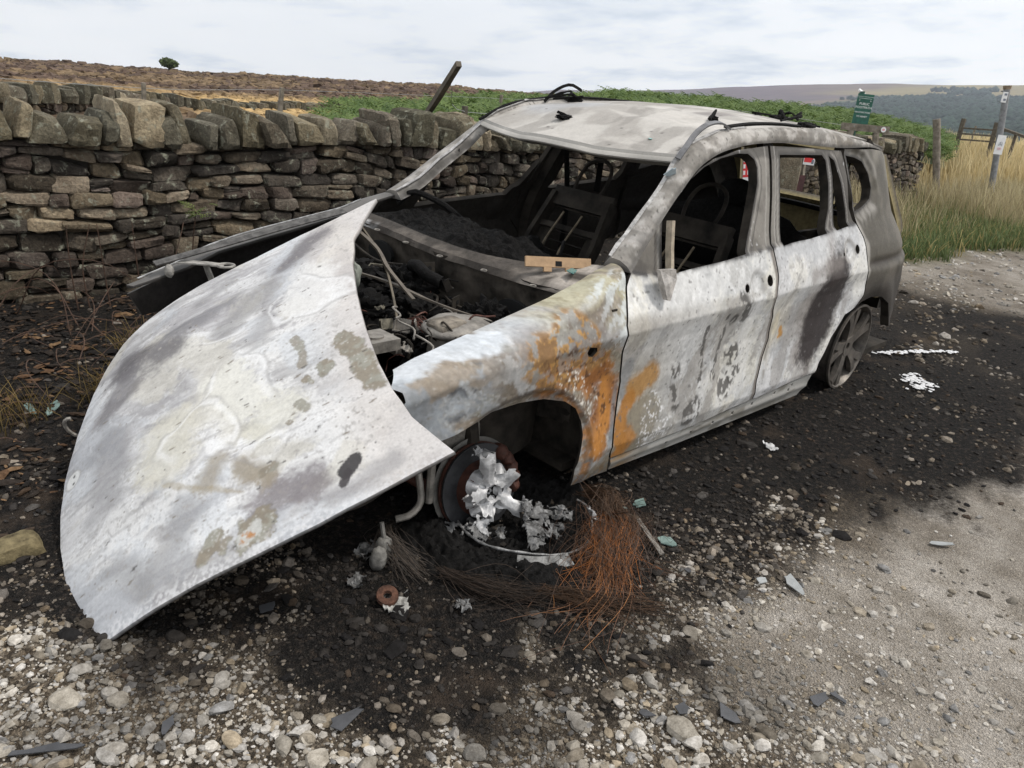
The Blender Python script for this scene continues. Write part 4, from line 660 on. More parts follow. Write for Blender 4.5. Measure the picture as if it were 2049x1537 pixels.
# ---------------------------------------------------------------- rear wheel (alloy rim, tyre gone)
def rear_wheel(sy):
    c=Vector((-2.81,.845*sy,.435)); n=Vector((-.03,sy,-.02)).normalized(); o=MB(); o.add(*ringmesh(c,n,[(.262,.0),(.262,.012),(.250,.014),(.236,-.01),(.228,-.05),(.228,-.20),(.262,-.21),(.262,-.20),(.242,-.18),(.242,-.02)],56))
    rm=o.obj('rear_wheel',M_RIM,car,True,GZ); a,b=frame(n)
    for k in range(5):
        t=2*math.pi*k/5+.3
        for s in (-.16,.16):
            P=[c+n*h+(a*math.cos(t+s*w)+b*math.sin(t+s*w))*r for r,h,w in ((.05,-.02,.9),(.12,-.012,.75),(.19,-.006,1.0),(.238,-.006,1.25))]
            q=MB(); q.ribbon(spline([tuple(p) for p in P],8),[.05,.045,.042,.04,.04,.042,.046,.05],.03,tuple(n)); q.obj('spoke',M_RIM,rm,True,GZ)
    q=MB(); q.add(*ringmesh(c,n,[(.022,-.03),(.065,-.03),(.06,.0),(.022,-.005)],28)); q.obj('hub',M_RIM,rm,True,GZ)
    q=MB(); q.add(*ringmesh(c,n,[(.05,-.12),(.165,-.12),(.165,-.14),(.05,-.14)],32)); q.obj('brake_disc',M_SOOT,rm,True,GZ)
M_RIM=mat_plain('scorched_alloy',(.085,.078,.070),.5,.45,16,.25,.4,(.17,.15,.13))
rear_wheel(1); rear_wheel(-1)
mb=MB(); mb.box((-3.2,.30,.45),(-2.35,.33,1.0)); mb.box((-3.2,.33,.86),(-2.4,.80,.88)); mb.box((-3.26,.33,.40),(-3.23,.70,.88)); mb.obj('rear_wheelhouse',M_SOOT,car,False,GZ)
mb=MB(); mb.box((-3.72,-.70,.50),(-3.66,.64,.66)); mb.obj('rear_crossmember',M_SOOT,car,False,GZ)
# ================================================================ THE LOOSE BONNET (nose on the ground, leaning on the wing)
RB=np.array([[0.72219,0.39215,0.56978],[-0.48226,0.87599,0.00835],[-0.49585,-0.28081,0.82175]]); TB=np.array([0.60359,0.25565,0.72284-GZ+.010])
def FBl(u,v):
    n=.012*(fbm(P3(u*3.5,v*3.5),1,4,2)-.5)+.004*(fbm(P3(u*14,v*14),1,3,3)-.5)
    rid=.013*np.exp(-((np.abs(v)-.42+.10*u)/.05)**2)*sm(.75,.4,u)
    return P3(u,v,.06*(1-(v/.73)**2)-.11*np.clip((u-.2)/.6,0,2)**2+n+rid)
bon_out=[(-.50,.727),(-.46,.64),(-.42,.55),(-.392,.42),(-.375,.28),(-.368,.1),(-.372,-.1),(-.385,-.3),(-.415,-.45),(-.45,-.55),(-.495,-.65),(-.543,-.741),(-.2,-.738),(.1,-.728),(.35,-.715),(.52,-.69),(.62,-.64),(.69,-.54),(.74,-.40),(.79,-.2),(.825,0),(.825,.15),(.808,.30),(.775,.45),(.73,.58),(.675,.69),(.63,.745),(.60,.757),(.3,.752),(0,.747),(-.25,.737)]
M_BON=mat_col('bonnet_ash_paint',.5,.09,140,.10,speck=(300,.74,(.20,.18,.16)))
def paint_bonnet(u,v,V):
    n=len(u); gr=fbm(P3(u*130,v*130),1,2,104)-.5; gr2=fbm(P3(u*45,v*60),1,3,106)-.5
    wx,wy=warp(u,v,.20,2.6,5); wx,wy=warp(wx,wy,.07,8,15)
    def lay(c,f,lo,hi,col,k,g=.10): return mixm(c,k*sm(lo,hi,f+g*gr+g*.8*gr2),col)
    lo=fbm(P3(wx*2.2,wy*3.0),1,4,110); md=fbm(P3(wx*5,wy*7),1,5,102); st=fbm(P3(wx*4+wy*1.5,wy*17),1,5,111); sf=fbm(P3(u*14+v*5,v*75),1,4,103)
    c=np.tile(np.array((.60,.592,.588)),(n,1))
    c=lay(c,lo,.50,.38,(.40,.392,.405),.85); c=lay(c,lo,.52,.62,(.69,.69,.69),.7)
    c=lay(c,md,.50,.60,(.70,.695,.685),.65); c=lay(c,md,.47,.37,(.345,.335,.345),.65); c=mixm(c,.6*sm(.022,.0,np.abs(md-.535+.02*gr2)),(.77,.775,.785)); c=mixm(c,.55*sm(.018,.0,np.abs(md-.485+.02*gr)),(.27,.262,.265))
    c=lay(c,st,.47,.36,(.29,.283,.292),.55); c=lay(c,st,.53,.64,(.71,.71,.71),.5)
    c=lay(c,sf,.56,.70,(.27,.265,.268),.40*1.); c=lay(c,sf,.44,.30,(.72,.72,.725),.30)
    r2=fbm(P3(wx*7+4,wy*11),1,4,113); c=mixm(c,.5*sm(.020,.0,np.abs(r2-.5))*sm(.42,.55,lo),(.74,.745,.755)); c=mixm(c,.4*sm(.014,.0,np.abs(r2-.46)),(.30,.29,.285))
    bl=fbm(P3(wx*5+7,wy*5),1,4,114); c=lay(c,bl,.56,.66,(.52,.55,.59),.45); c=lay(c,bl,.43,.33,(.56,.535,.465),.55)
    pk=sm(-.14,-.33,u+.10*(lo-.5)); c=mixm(c,.72*pk,(.60,.56,.53)); c=mixm(c,.5*pk*sm(.5,.4,md),(.45,.42,.41))
    def P(pts,r,s,col,k,sc=9,am=.8): return mixm(c,k*sm(.5-s*.5,.5+s*.5,patch(u,v,pts,r,.9,am,sc,int(r*1000))+.5*gr+.35*gr2),col)
    for pts,r,s,col,k in (([(.56,-.42),(.44,-.34),(.36,-.33)],.085,.9,(.105,.098,.105),.88),([(.56,-.28),(.63,-.18),(.52,-.22)],.06,.9,(.15,.14,.148),.75),([(.36,-.42),(.22,-.41),(.10,-.43)],.04,1.,(.15,.147,.157),.75),([(.24,-.55),(.10,-.60)],.03,1.,(.22,.215,.22),.6),([(-.32,-.66),(-.22,-.62),(-.13,-.52)],.055,1.,(.12,.108,.115),.9),([(-.05,-.40),(.05,-.33),(.12,-.28)],.06,1.,(.23,.225,.225),.7),([(-.03,-.22),(.0,-.1)],.05,1.,(.27,.262,.265),.6),([(.64,.0),(.56,.12),(.6,.2)],.07,1.,(.22,.217,.228),.65),([(.66,.30),(.55,.30)],.05,1.,(.28,.276,.285),.55),([(-.06,.61),(.02,.60)],.08,.8,(.165,.146,.155),.88),([(-.33,.66),(-.15,.69)],.035,1.,(.30,.29,.295),.7),([(.30,.50),(.42,.66),(.2,.73)],.06,1.,(.22,.216,.222),.6),([(.56,.55),(.48,.66)],.05,1.,(.25,.247,.25),.6),([(.10,.45),(.03,.52)],.035,.8,(.25,.21,.15),.8),([(.18,.38),(.22,.44)],.035,.9,(.27,.235,.18),.75),([(.08,.30),(.03,.35)],.03,.9,(.36,.34,.29),.7),([(.33,.16),(.36,.24)],.10,.8,(.55,.525,.44),.7),([(.11,.04),(.08,.14)],.095,.5,(.64,.63,.58),.85),([(-.02,.30),(.02,.33)],.08,.6,(.60,.585,.51),.65),([(-.20,-.30),(-.22,-.18)],.10,.7,(.70,.695,.685),.75)):
        c=P(pts,r,s,col,k)
    for (cu,cv,rr) in ((.095,.09,.105),(.0,.32,.085),(.30,.20,.12),(-.2,-.24,.12),(.10,-.28,.10)):
        dd=np.hypot(wx-cu,(wy-cv)*1.15)+.10*(md-.5)+.06*(st-.5); k_=sm(.40,.62,fbm(P3(u*6,v*6),1,2,int(rr*999))); c=mixm(c,.55*k_*sm(.024,.0,np.abs(dd-rr+.03*gr2)),(.75,.75,.755)); c=mixm(c,.4*k_*sm(.016,.0,np.abs(dd-rr-.022)),(.28,.272,.27))
    # bare patches burnt through the ash
    for pts,r,k in (([(-.20,.185),(-.215,.21)],.024,1),([(-.142,.215),(-.155,.235)],.017,1),([(-.130,.0),(-.135,.05),(-.15,.10),(-.14,.14)],.018,.85),([(-.10,.30),(-.12,.33)],.014,.9),([(-.29,.10),(-.31,.17),(-.335,.27),(-.345,.36)],.034,1),([(.215,.64),(.245,.665),(.27,.69)],.024,1),([(.11,.645),(.135,.69),(.09,.67),(.075,.65)],.036,1),([(.19,.660),(.21,.69)],.018,.9),([(.05,.50),(.01,.49)],.014,.9),([(-.06,.36)],.010,.9)):
        f=pl(u,v,pts)/r+.9*(fbm(P3(u*26,v*26),1,4,31+int(r*999))-.5)*2+.35*gr; m=sm(1.06,.92,f); c=mixm(c,.95*k*m,(.225,.195,.148)); c=mixm(c,.6*k*m*sm(.48,.60,fbm(P3(u*40,v*40),1,3,44)),(.31,.315,.275)); c=mixm(c,.45*k*m*sm(.2,.26,gr),(.50,.50,.48)); c=mixm(c,.55*sm(.06,.0,np.abs(f-1.05)),(.115,.10,.085))
    m=sm(1.1,.9,pl(u,v,[(.13,.685),(.105,.672)])/.024+.8*gr2*2); c=mixm(c,.85*m,(.50,.50,.48)); c=mixm(c,.9*sm(1.25,.7,pl(u,v,[(.130,.686),(.122,.682)])/.013+1.1*gr2*2+1.0*(fbm(P3(u*70,v*70),1,3,71)-.5)*2),(.38,.165,.04))
    f=pl(u,v,[(-.225,.60),(-.205,.615),(-.19,.625)])/.022+.5*(fbm(P3(u*20,v*20),1,3,39)-.5)*2; c=mixm(c,.97*sm(1.12,.9,f),(.035,.031,.033)); f=pl(u,v,[(-.195,.63),(-.175,.66)])/.013+.5*(fbm(P3(u*20,v*20),1,3,49)-.5)*2; c=mixm(c,.95*sm(1.15,.85,f),(.042,.036,.038))
    c=P([(.30,.42),(.22,.47),(.12,.53),(.36,.38)],.008,.9,(.30,.25,.16),.5,22,1.6)
    q=RNG.random((190,5))
    for a0,b0,c0,d0,e0 in q:
        cu,cv=-.35+1.05*a0**1.2,-.62+1.32*b0
        if abs(cv)>.7: continue
        L=.003+.012*c0**3; w=.0016+.0035*d0*c0; m=(np.abs(u-cu)<.03)&(np.abs(v-cv)<.03)
        if m.any():
            an=.5*(b0-.5)+.6*(d0-.5); du_,dv_=u[m]-cu,v[m]-cv; dd=np.sqrt(((du_*np.cos(an)+dv_*np.sin(an))/L)**2+((dv_*np.cos(an)-du_*np.sin(an))/w)**2)+.5*gr[m]; cc=c[m]; c[m]=mixm(cc,.85*sm(1.3,.7,dd),(.16,.135,.105) if e0<.6 else (.07,.066,.062))
    d=np.hypot((u-.775),(v-.035)); c=mixm(c,.8*sm(.040,.034,d),(.70,.70,.68)); c=mixm(c,.7*np.exp(-((d-.038)/.004)**2),(.30,.29,.28))
    for dv in (-.014,.02): c=mixm(c,sm(.008,.004,np.hypot(u-.77,v-.035-dv)),(.03,.03,.03))
    ed=np.abs(v-.745); c=mixm(c,.5*sm(.05,.01,ed)*sm(-.05,.1,gr),(.72,.72,.73))
    return np.clip(c*(1+.22*gr+.18*gr2)[:,None]*.94,0,.8)
bonnet=panel('car_bonnet',bon_out,[],FBl,.006,.016,[M_BON,M_SOOT],None,paint_bonnet,False,0,z0=0)
mw=Matrix.Identity(4)
for i in range(3):
    for j in range(3): mw[i][j]=RB[i][j]
    mw[i][3]=TB[i]
bonnet.matrix_world=mw
tag(bonnet,'loose white ash-covered car bonnet lying nose-down against the front of the car','bonnet')
mb=MB()
for s in (-1,1): mb.ribbon(spline([(-.30,.45*s,.012),(.0,.50*s,.015),(.4,.46*s,-.02),(.6,.30*s,-.06)],14),.06,.012)
mb.obj('bonnet_rib',M_SOOT,bonnet,True)
mb=MB(); mb.tube([(.80+.03*math.cos(a),-.26,-.05+.05*math.sin(a)) for a in np.linspace(-2,2,12)],.007,6); mb.obj('catch_loop',M_STEEL,bonnet,True)
MOOR= [[[1.41, -8.39, 0.22], [1.16, -12.38, 0.13], [0.78, -19.37, -0.32], [0.07, -32.35, -1.16], [-1.31, -57.31, -2.68], [-3.54, -97.25, -4.97], [-5.74, -137.19, -7.44], [-9.86, -217.08, -13.88]], [[0.94, -8.36, 0.22], [0.53, -12.34, 0.14], [-0.14, -19.3, -0.29], [-1.39, -32.24, -1.1], [-3.81, -57.13, -2.56], [-7.7, -96.94, -4.75], [-11.57, -136.75, -7.12], [-19.04, -216.4, -13.43]], [[0.44, -8.3, 0.22], [-0.14, -12.26, 0.15], [-1.13, -19.19, -0.27], [-2.95, -32.06, -1.04], [-6.48, -56.81, -2.45], [-12.15, -96.41, -4.54], [-17.78, -136.01, -6.83], [-28.82, -215.24, -13.01]], [[-0.09, -8.22, 0.21], [-0.86, -12.14, 0.16], [-2.17, -19.02, -0.25], [-4.61, -31.79, -1.0], [-9.32, -56.34, -2.36], [-16.87, -95.62, -4.38], [-24.39, -134.91, -6.59], [-39.23, -213.52, -12.68]], [[-0.65, -8.1, 0.21], [-1.62, -11.98, 0.17], [-3.28, -18.78, -0.22], [-6.37, -31.41, -0.95], [-12.33, -55.69, -2.25], [-21.87, -94.54, -4.18], [-31.39, -133.39, -6.31], [-50.25, -211.13, -12.28]], [[-1.24, -7.94, 0.21], [-2.42, -11.77, 0.19], [-4.45, -18.47, -0.19], [-8.23, -30.91, -0.89], [-15.5, -54.83, -2.13], [-27.14, -93.09, -3.95], [-38.76, -131.37, -5.98], [-61.86, -207.96, -11.82]], [[-1.86, -7.74, 0.19], [-3.26, -11.49, 0.17], [-5.67, -18.06, -0.2], [-10.16, -30.26, -0.9], [-18.79, -53.72, -2.12], [-32.62, -91.26, -3.93], [-46.43, -128.8, -5.94], [-73.95, -203.92, -11.79]], [[-2.51, -7.48, 0.18], [-4.12, -11.14, 0.17], [-6.94, -17.55, -0.19], [-12.16, -29.46, -0.86], [-22.21, -52.35, -2.05], [-38.3, -88.97, -3.78], [-54.38, -125.59, -5.73], [-86.48, -198.87, -11.51]], [[-3.17, -7.17, 0.2], [-5.01, -10.72, 0.21], [-8.23, -16.94, -0.13], [-14.21, -28.48, -0.75], [-25.71, -50.68, -1.85], [-44.12, -86.19, -3.43], [-62.52, -121.71, -5.24], [-99.3, -192.75, -10.77]], [[-3.83, -6.8, 0.21], [-5.91, -10.22, 0.24], [-9.54, -16.2, -0.09], [-16.28, -27.32, -0.68], [-29.24, -48.7, -1.72], [-49.97, -82.9, -3.2], [-70.71, -117.1, -4.91], [-112.22, -185.5, -10.28]], [[-4.49, -6.36, 0.23], [-6.79, -9.63, 0.27], [-10.83, -15.35, -0.03], [-18.33, -25.97, -0.58], [-32.74, -46.4, -1.54], [-55.79, -79.09, -2.89], [-78.85, -111.77, -4.47], [-125.04, -177.09, -9.61]], [[-5.14, -5.87, 0.26], [-7.66, -8.97, 0.32], [-12.09, -14.39, 0.05], [-20.32, -24.45, -0.46], [-36.15, -43.8, -1.32], [-61.46, -74.78, -2.52], [-86.79, -105.74, -3.95], [-137.55, -167.57, -8.8]], [[-5.75, -5.32, 0.28], [-8.49, -8.24, 0.35], [-13.3, -13.32, 0.09], [-22.24, -22.76, -0.39], [-39.42, -40.92, -1.21], [-66.91, -69.98, -2.33], [-94.4, -99.03, -3.68], [-149.55, -156.99, -8.4]], [[-6.33, -4.72, 0.31], [-9.26, -7.44, 0.39], [-14.43, -12.16, 0.14], [-24.04, -20.92, -0.31], [-42.5, -37.78, -1.06], [-72.01, -64.77, -2.09], [-101.55, -91.75, -3.35], [-160.8, -145.5, -7.87]]]
BRACK= [[[-1.71, -4.54, 0.58], [-2.62, -6.33, 0.47], [-3.97, -9.01, 0.28], [-5.77, -12.58, 0.01], [-8.02, -17.04, -0.34], [-11.62, -24.19, -1.15], [-18.36, -37.59, -3.0]], [[-1.95, -4.42, 0.64], [-2.9, -6.18, 0.54], [-4.34, -8.81, 0.38], [-6.25, -12.32, 0.14], [-8.65, -16.71, -0.18], [-12.48, -23.74, -0.93], [-19.65, -36.91, -2.67]], [[-2.18, -4.29, 0.73], [-3.19, -6.01, 0.66], [-4.71, -8.6, 0.52], [-6.74, -12.05, 0.33], [-9.27, -16.36, 0.07], [-13.33, -23.25, -0.59], [-20.94, -36.18, -2.16]], [[-2.41, -4.15, 0.78], [-3.48, -5.84, 0.72], [-5.08, -8.38, 0.6], [-7.22, -11.76, 0.43], [-9.89, -15.98, 0.2], [-14.18, -22.74, -0.41], [-22.22, -35.4, -1.9]], [[-2.71, -3.95, 0.8], [-3.85, -5.59, 0.74], [-5.57, -8.05, 0.64], [-7.86, -11.33, 0.49], [-10.72, -15.43, 0.27], [-15.3, -21.99, -0.32], [-23.91, -34.27, -1.76]], [[-3.01, -3.73, 0.84], [-4.23, -5.32, 0.8], [-6.05, -7.7, 0.71], [-8.48, -10.87, 0.57], [-11.52, -14.84, 0.38], [-16.4, -21.18, -0.17], [-25.57, -33.05, -1.53]], [[-3.31, -3.51, 0.9], [-4.6, -5.04, 0.87], [-6.53, -7.34, 0.8], [-9.1, -10.4, 0.69], [-12.32, -14.22, 0.54], [-17.49, -20.33, 0.05], [-27.19, -31.77, -1.21]], [[-3.83, -3.51, 0.93], [-5.18, -4.98, 0.92], [-7.21, -7.19, 0.87], [-9.93, -10.13, 0.79], [-13.32, -13.8, 0.67], [-18.76, -19.67, 0.23], [-28.99, -30.64, -0.91]], [[-4.4, -3.51, 0.94], [-5.82, -4.92, 0.93], [-7.95, -7.03, 0.89], [-10.79, -9.85, 0.82], [-14.35, -13.36, 0.71], [-20.06, -18.96, 0.3], [-30.8, -29.44, -0.79]], [[-5.02, -3.52, 0.98], [-6.5, -4.86, 0.98], [-8.73, -6.87, 0.96], [-11.7, -9.55, 0.91], [-15.41, -12.9, 0.83], [-21.38, -18.23, 0.46], [-32.59, -28.2, -0.51]], [[-5.7, -3.53, 1.04], [-7.24, -4.81, 1.06], [-9.56, -6.72, 1.06], [-12.65, -9.26, 1.04], [-16.51, -12.43, 0.99], [-22.71, -17.49, 0.69], [-34.37, -26.93, -0.14]], [[-6.47, -3.54, 1.07], [-8.06, -4.74, 1.1], [-10.46, -6.55, 1.11], [-13.66, -8.95, 1.11], [-17.66, -11.94, 1.07], [-24.09, -16.71, 0.81], [-36.17, -25.61, 0.06]], [[-7.32, -3.55, 1.1], [-8.97, -4.68, 1.14], [-11.45, -6.38, 1.16], [-14.75, -8.63, 1.17], [-18.88, -11.44, 1.16], [-25.52, -15.92, 0.93], [-37.98, -24.26, 0.27]], [[-8.29, -3.55, 1.09], [-9.98, -4.61, 1.14], [-12.53, -6.2, 1.17], [-15.93, -8.3, 1.18], [-20.19, -10.93, 1.16], [-27.02, -15.1, 0.94], [-39.84, -22.87, 0.31]], [[-9.38, -3.56, 1.1], [-11.12, -4.54, 1.15], [-13.73, -6.01, 1.18], [-17.22, -7.97, 1.19], [-21.59, -10.41, 1.18], [-28.59, -14.27, 0.97], [-41.75, -21.48, 0.39]], [[-10.62, -3.57, 1.12], [-12.4, -4.48, 1.18], [-15.08, -5.84, 1.22], [-18.65, -7.64, 1.24], [-23.11, -9.89, 1.24], [-30.27, -13.46, 1.06], [-43.72, -20.1, 0.55]], [[-12.06, -3.57, 1.12], [-13.88, -4.41, 1.18], [-16.61, -5.66, 1.22], [-20.25, -7.31, 1.25], [-24.8, -9.37, 1.24], [-32.11, -12.64, 1.08], [-45.82, -18.71, 0.6]], [[-13.74, -3.55, 1.04], [-15.59, -4.32, 1.09], [-18.37, -5.45, 1.12], [-22.08, -6.95, 1.12], [-26.72, -8.82, 1.1], [-34.15, -11.77, 0.9], [-48.11, -17.27, 0.38]], [[-15.46, -3.53, 0.96], [-17.34, -4.23, 1.0], [-20.15, -5.26, 1.02], [-23.91, -6.63, 1.01], [-28.61, -8.34, 0.97], [-36.15, -11.02, 0.75], [-50.29, -16.02, 0.2]], [[-16.87, -3.5, 0.83], [-18.76, -4.15, 0.86], [-21.6, -5.11, 0.87], [-25.39, -6.38, 0.83], [-30.14, -7.96, 0.76], [-37.74, -10.46, 0.51], [-52.0, -15.09, -0.11]]]
FAR= [[[-420.57, -555.55, -90.46], [-600.48, -795.62, -104.1], [-780.32, -1035.74, -116.0], [-959.96, -1276.01, -123.48], [-1199.36, -1596.47, -130.42], [-1498.8, -1996.89, -143.78], [-1858.74, -2476.93, -173.6], [-2160.14, -2875.88, -231.44]], [[-446.49, -534.95, -87.3], [-637.18, -766.55, -99.52], [-827.77, -998.24, -109.99], [-1018.11, -1230.12, -116.04], [-1271.72, -1539.45, -121.06], [-1588.8, -1926.06, -128.37], [-1970.27, -2389.18, -154.48], [-2290.04, -2773.56, -209.29]], [[-471.58, -512.99, -83.92], [-672.72, -735.58, -94.68], [-873.75, -958.27, -103.7], [-1074.47, -1181.24, -108.29], [-1341.88, -1478.71, -111.37], [-1675.97, -1850.72, -112.59], [-2078.31, -2295.83, -134.92], [-2415.85, -2664.71, -186.55]], [[-495.65, -489.8, -80.33], [-706.86, -702.87, -89.62], [-917.92, -916.07, -97.16], [-1128.64, -1129.62, -100.28], [-1409.35, -1414.59, -101.4], [-1759.78, -1771.25, -97.0], [-2181.77, -2197.77, -110.53], [-2536.3, -2550.36, -158.11]], [[-518.54, -465.54, -76.56], [-739.35, -668.65, -84.36], [-960.0, -871.92, -90.41], [-1180.26, -1075.61, -92.06], [-1473.67, -1347.49, -91.23], [-1839.92, -1687.89, -84.4], [-2279.92, -2095.82, -81.86], [-2650.52, -2431.48, -124.6]], [[-540.11, -440.39, -72.65], [-770.0, -633.16, -78.95], [-999.72, -826.13, -83.51], [-1229.02, -1019.59, -83.69], [-1534.47, -1277.88, -80.91], [-1915.72, -1601.39, -71.68], [-2374.52, -1988.06, -74.23], [-2760.58, -2305.82, -115.63]], [[-560.25, -414.54, -68.61], [-798.66, -596.67, -73.41], [-1036.89, -779.03, -76.49], [-1274.68, -961.96, -75.21], [-1591.43, -1206.26, -70.52], [-1986.79, -1512.39, -58.94], [-2462.37, -1878.21, -56.56], [-2862.73, -2177.76, -94.86]], [[-578.88, -388.18, -64.48], [-825.22, -559.45, -67.8], [-1071.36, -730.98, -69.41], [-1317.06, -903.15, -66.7], [-1644.34, -1133.16, -60.13], [-2052.84, -1421.52, -46.25], [-2543.68, -1766.61, -35.75], [-2957.24, -2047.67, -70.37]], [[-595.95, -361.53, -60.3], [-849.59, -521.79, -62.16], [-1103.04, -682.34, -62.31], [-1356.04, -843.6, -58.21], [-1693.04, -1059.11, -49.8], [-2113.7, -1329.44, -33.68], [-2618.64, -1653.56, -15.9], [-3044.31, -1915.92, -46.95]], [[-611.45, -334.77, -56.09], [-871.77, -483.95, -56.52], [-1131.9, -633.44, -55.25], [-1391.57, -783.72, -49.79], [-1737.48, -984.62, -39.59], [-2169.27, -1236.79, -21.31], [-2687.05, -1540.01, 3.95], [-3123.73, -1783.61, -23.5]], [[-625.39, -308.09, -51.88], [-891.76, -446.19, -50.91], [-1157.93, -584.62, -48.26], [-1423.67, -723.91, -41.48], [-1777.67, -910.2, -29.56], [-2219.58, -1144.19, -9.21], [-2748.82, -1426.95, 24.91], [-3195.4, -1651.91, 1.29]], [[-637.81, -281.65, -47.71], [-909.6, -408.74, -45.38], [-1181.21, -536.18, -41.39], [-1452.4, -664.54, -33.33], [-1813.68, -836.3, -19.76], [-2264.7, -1052.19, 2.58], [-2804.72, -1313.84, 40.99], [-3260.19, -1520.18, 20.42]], [[-648.76, -255.6, -43.59], [-925.38, -371.8, -39.94], [-1201.83, -488.39, -34.67], [-1477.88, -605.93, -25.39], [-1845.65, -763.32, -10.23], [-2304.82, -961.31, 14.0], [-2854.68, -1201.59, 54.4], [-3318.07, -1389.49, 36.45]], [[-658.32, -230.07, -39.54], [-939.2, -335.57, -34.63], [-1219.92, -441.48, -28.11], [-1500.26, -548.38, -17.66], [-1873.77, -691.62, -0.99], [-2340.15, -871.98, 25.04], [-2898.8, -1091.03, 66.59], [-3369.14, -1260.81, 51.09]], [[-666.57, -205.16, -35.59], [-951.18, -300.19, -29.46], [-1235.62, -395.64, -21.76], [-1519.71, -492.13, -10.19], [-1898.25, -621.5, 7.91], [-2370.95, -784.58, 35.64], [-2937.41, -982.56, 77.41], [-3413.79, -1134.59, 64.15]], [[-673.62, -180.96, -31.74], [-961.43, -265.78, -24.45], [-1249.1, -351.03, -15.61], [-1536.44, -437.36, -2.99], [-1919.34, -553.2, 16.48], [-2397.53, -699.42, 45.81], [-2970.79, -876.74, 87.62], [-3452.33, -1011.5, 76.51]], [[-679.56, -157.53, -28.01], [-970.11, -232.43, -19.62], [-1260.52, -307.78, -9.69], [-1550.65, -384.23, 3.93], [-1937.29, -486.92, 24.69], [-2420.19, -616.74, 55.53], [-2999.29, -773.91, 97.29], [-3485.22, -891.91, 88.26]], [[-684.48, -134.91, -24.4], [-977.34, -200.22, -14.96], [-1270.07, -265.98, -4.01], [-1562.56, -332.86, 10.57], [-1952.35, -422.81, 32.54], [-2439.25, -536.72, 64.8], [-3023.31, -674.3, 106.41], [-3512.89, -776.11, 99.37]], [[-688.48, -113.14, -20.93], [-983.25, -169.18, -10.48], [-1277.92, -225.69, 1.44], [-1572.36, -283.32, 16.91], [-1964.8, -360.95, 40.03], [-2455.04, -459.49, 73.61], [-3043.25, -578.09, 115.05], [-3535.81, -664.29, 109.92]], [[-691.66, -92.24, -17.59], [-987.99, -139.35, -6.19], [-1284.23, -186.93, 6.66], [-1580.28, -235.66, 22.97], [-1974.88, -301.42, 47.16], [-2467.87, -385.13, 81.99], [-3059.47, -485.39, 123.2], [-3554.43, -556.57, 119.89]], [[-694.11, -72.2, -14.38], [-991.68, -110.73, -2.09], [-1289.16, -149.74, 11.63], [-1586.5, -189.9, 28.74], [-1982.83, -244.24, 53.93], [-2478.03, -313.68, 89.92], [-3072.35, -396.24, 130.84], [-3569.17, -453.01, 129.27]], [[-695.91, -53.02, -11.31], [-994.42, -83.32, 1.84], [-1292.87, -114.11, 16.38], [-1591.2, -146.03, 34.23], [-1988.88, -189.41, 60.37], [-2485.81, -245.14, 97.44], [-3082.25, -310.67, 138.04], [-3580.45, -353.64, 138.14]]]
# ================================================================ GROUND
def tri_noise(x,y,sc,s): return fbm(P3(x,y),sc,4,s)
def burn(x,y):
    xm=.72+.86*sm(.65,-.2,y); ym=1.07+.43*sm(-.3,-2.6,x)
    dx=np.maximum(np.maximum(x-xm,-5.9-x),0); dy=np.maximum(np.maximum(y-ym,-2.75-y),0); d=np.hypot(dx,dy)
    n=fbm(P3(x,y),1.6,4,201)-.5; n2=fbm(P3(x,y),6,3,202)-.5
    n3=fbm(P3(x,y),17,3,203)-.5; return sm(.85,.0,d+.6*n+.6*n2+.45*n3)*(1-.35*sm(-2.6,-4.6,x)*sm(.38,.58,fbm(P3(x,y),2.2,4,204)))
def dust(x,y): n=fbm(P3(x,y),1.1,4,210)-.5; return sm(1.68,2.0,y+.5*n-.10*np.clip(x,-9,0)*0+.1)*sm(.35,-.25,x+.6*n)
def vergeline(x): return -.66-.16*(x+7.7)+.0*x
def verge(x,y): n=fbm(P3(x,y),1.2,4,220)-.5; return sm(.25,-.25,y-np.where(x>-11,vergeline(x),-.13-.05*(x+11))+.9*n)*sm(-6.6,-7.6,x+.8*n)
def gheight(x,y):
    d=np.hypot(x-1.9,y-2.6); far=np.clip(d-38,0,None)
    z=.012*(fbm(P3(x,y),1.3,3,230)-.5)*2*sm(20,3,d)
    z=z-np.clip(-3.6-y,0,None)*.095*sm(16,7,np.maximum(-x-.45*np.clip(-y,0,None),0))*sm(120,60,d)
    lv=-.047*x+.105*y; z=z+np.minimum(lv,lv*.0+4)*sm(35,110,d)*sm(-.5,1.5,np.abs(lv))-np.minimum(.045*far,170)
    z=z+.02*burn(x,y)*0
    return z
th=np.r_[np.linspace(-math.pi,math.pi,420,endpoint=False)]; th=th-math.radians(136)
rad=np.r_[.02,np.geomspace(.35,9000,230)]
tt,rr_=np.meshgrid(th,rad,indexing='ij'); gx=1.9+rr_*np.cos(tt); gy=2.6+rr_*np.sin(tt)
gx=gx.ravel();gy=gy.ravel(); gz=gheight(gx,gy); nr=len(rad); nt_=len(th)
gF=[(i*nr+j,i*nr+j+1,((i+1)%nt_)*nr+j+1,((i+1)%nt_)*nr+j) for i in range(nt_) for j in range(nr-1)]
dd=np.hypot(gx-1.9,gy-2.6); gb=burn(gx,gy); gv=np.maximum(verge(gx,gy),np.maximum(sm(-3.0,-3.4,gy),sm(30,45,dd))); gd=np.maximum(dust(gx,gy),.75*sm(-5.6,-7.4,gx+.5*(fbm(P3(gx,gy),1.2,3,9)-.5)))*(dd<40)
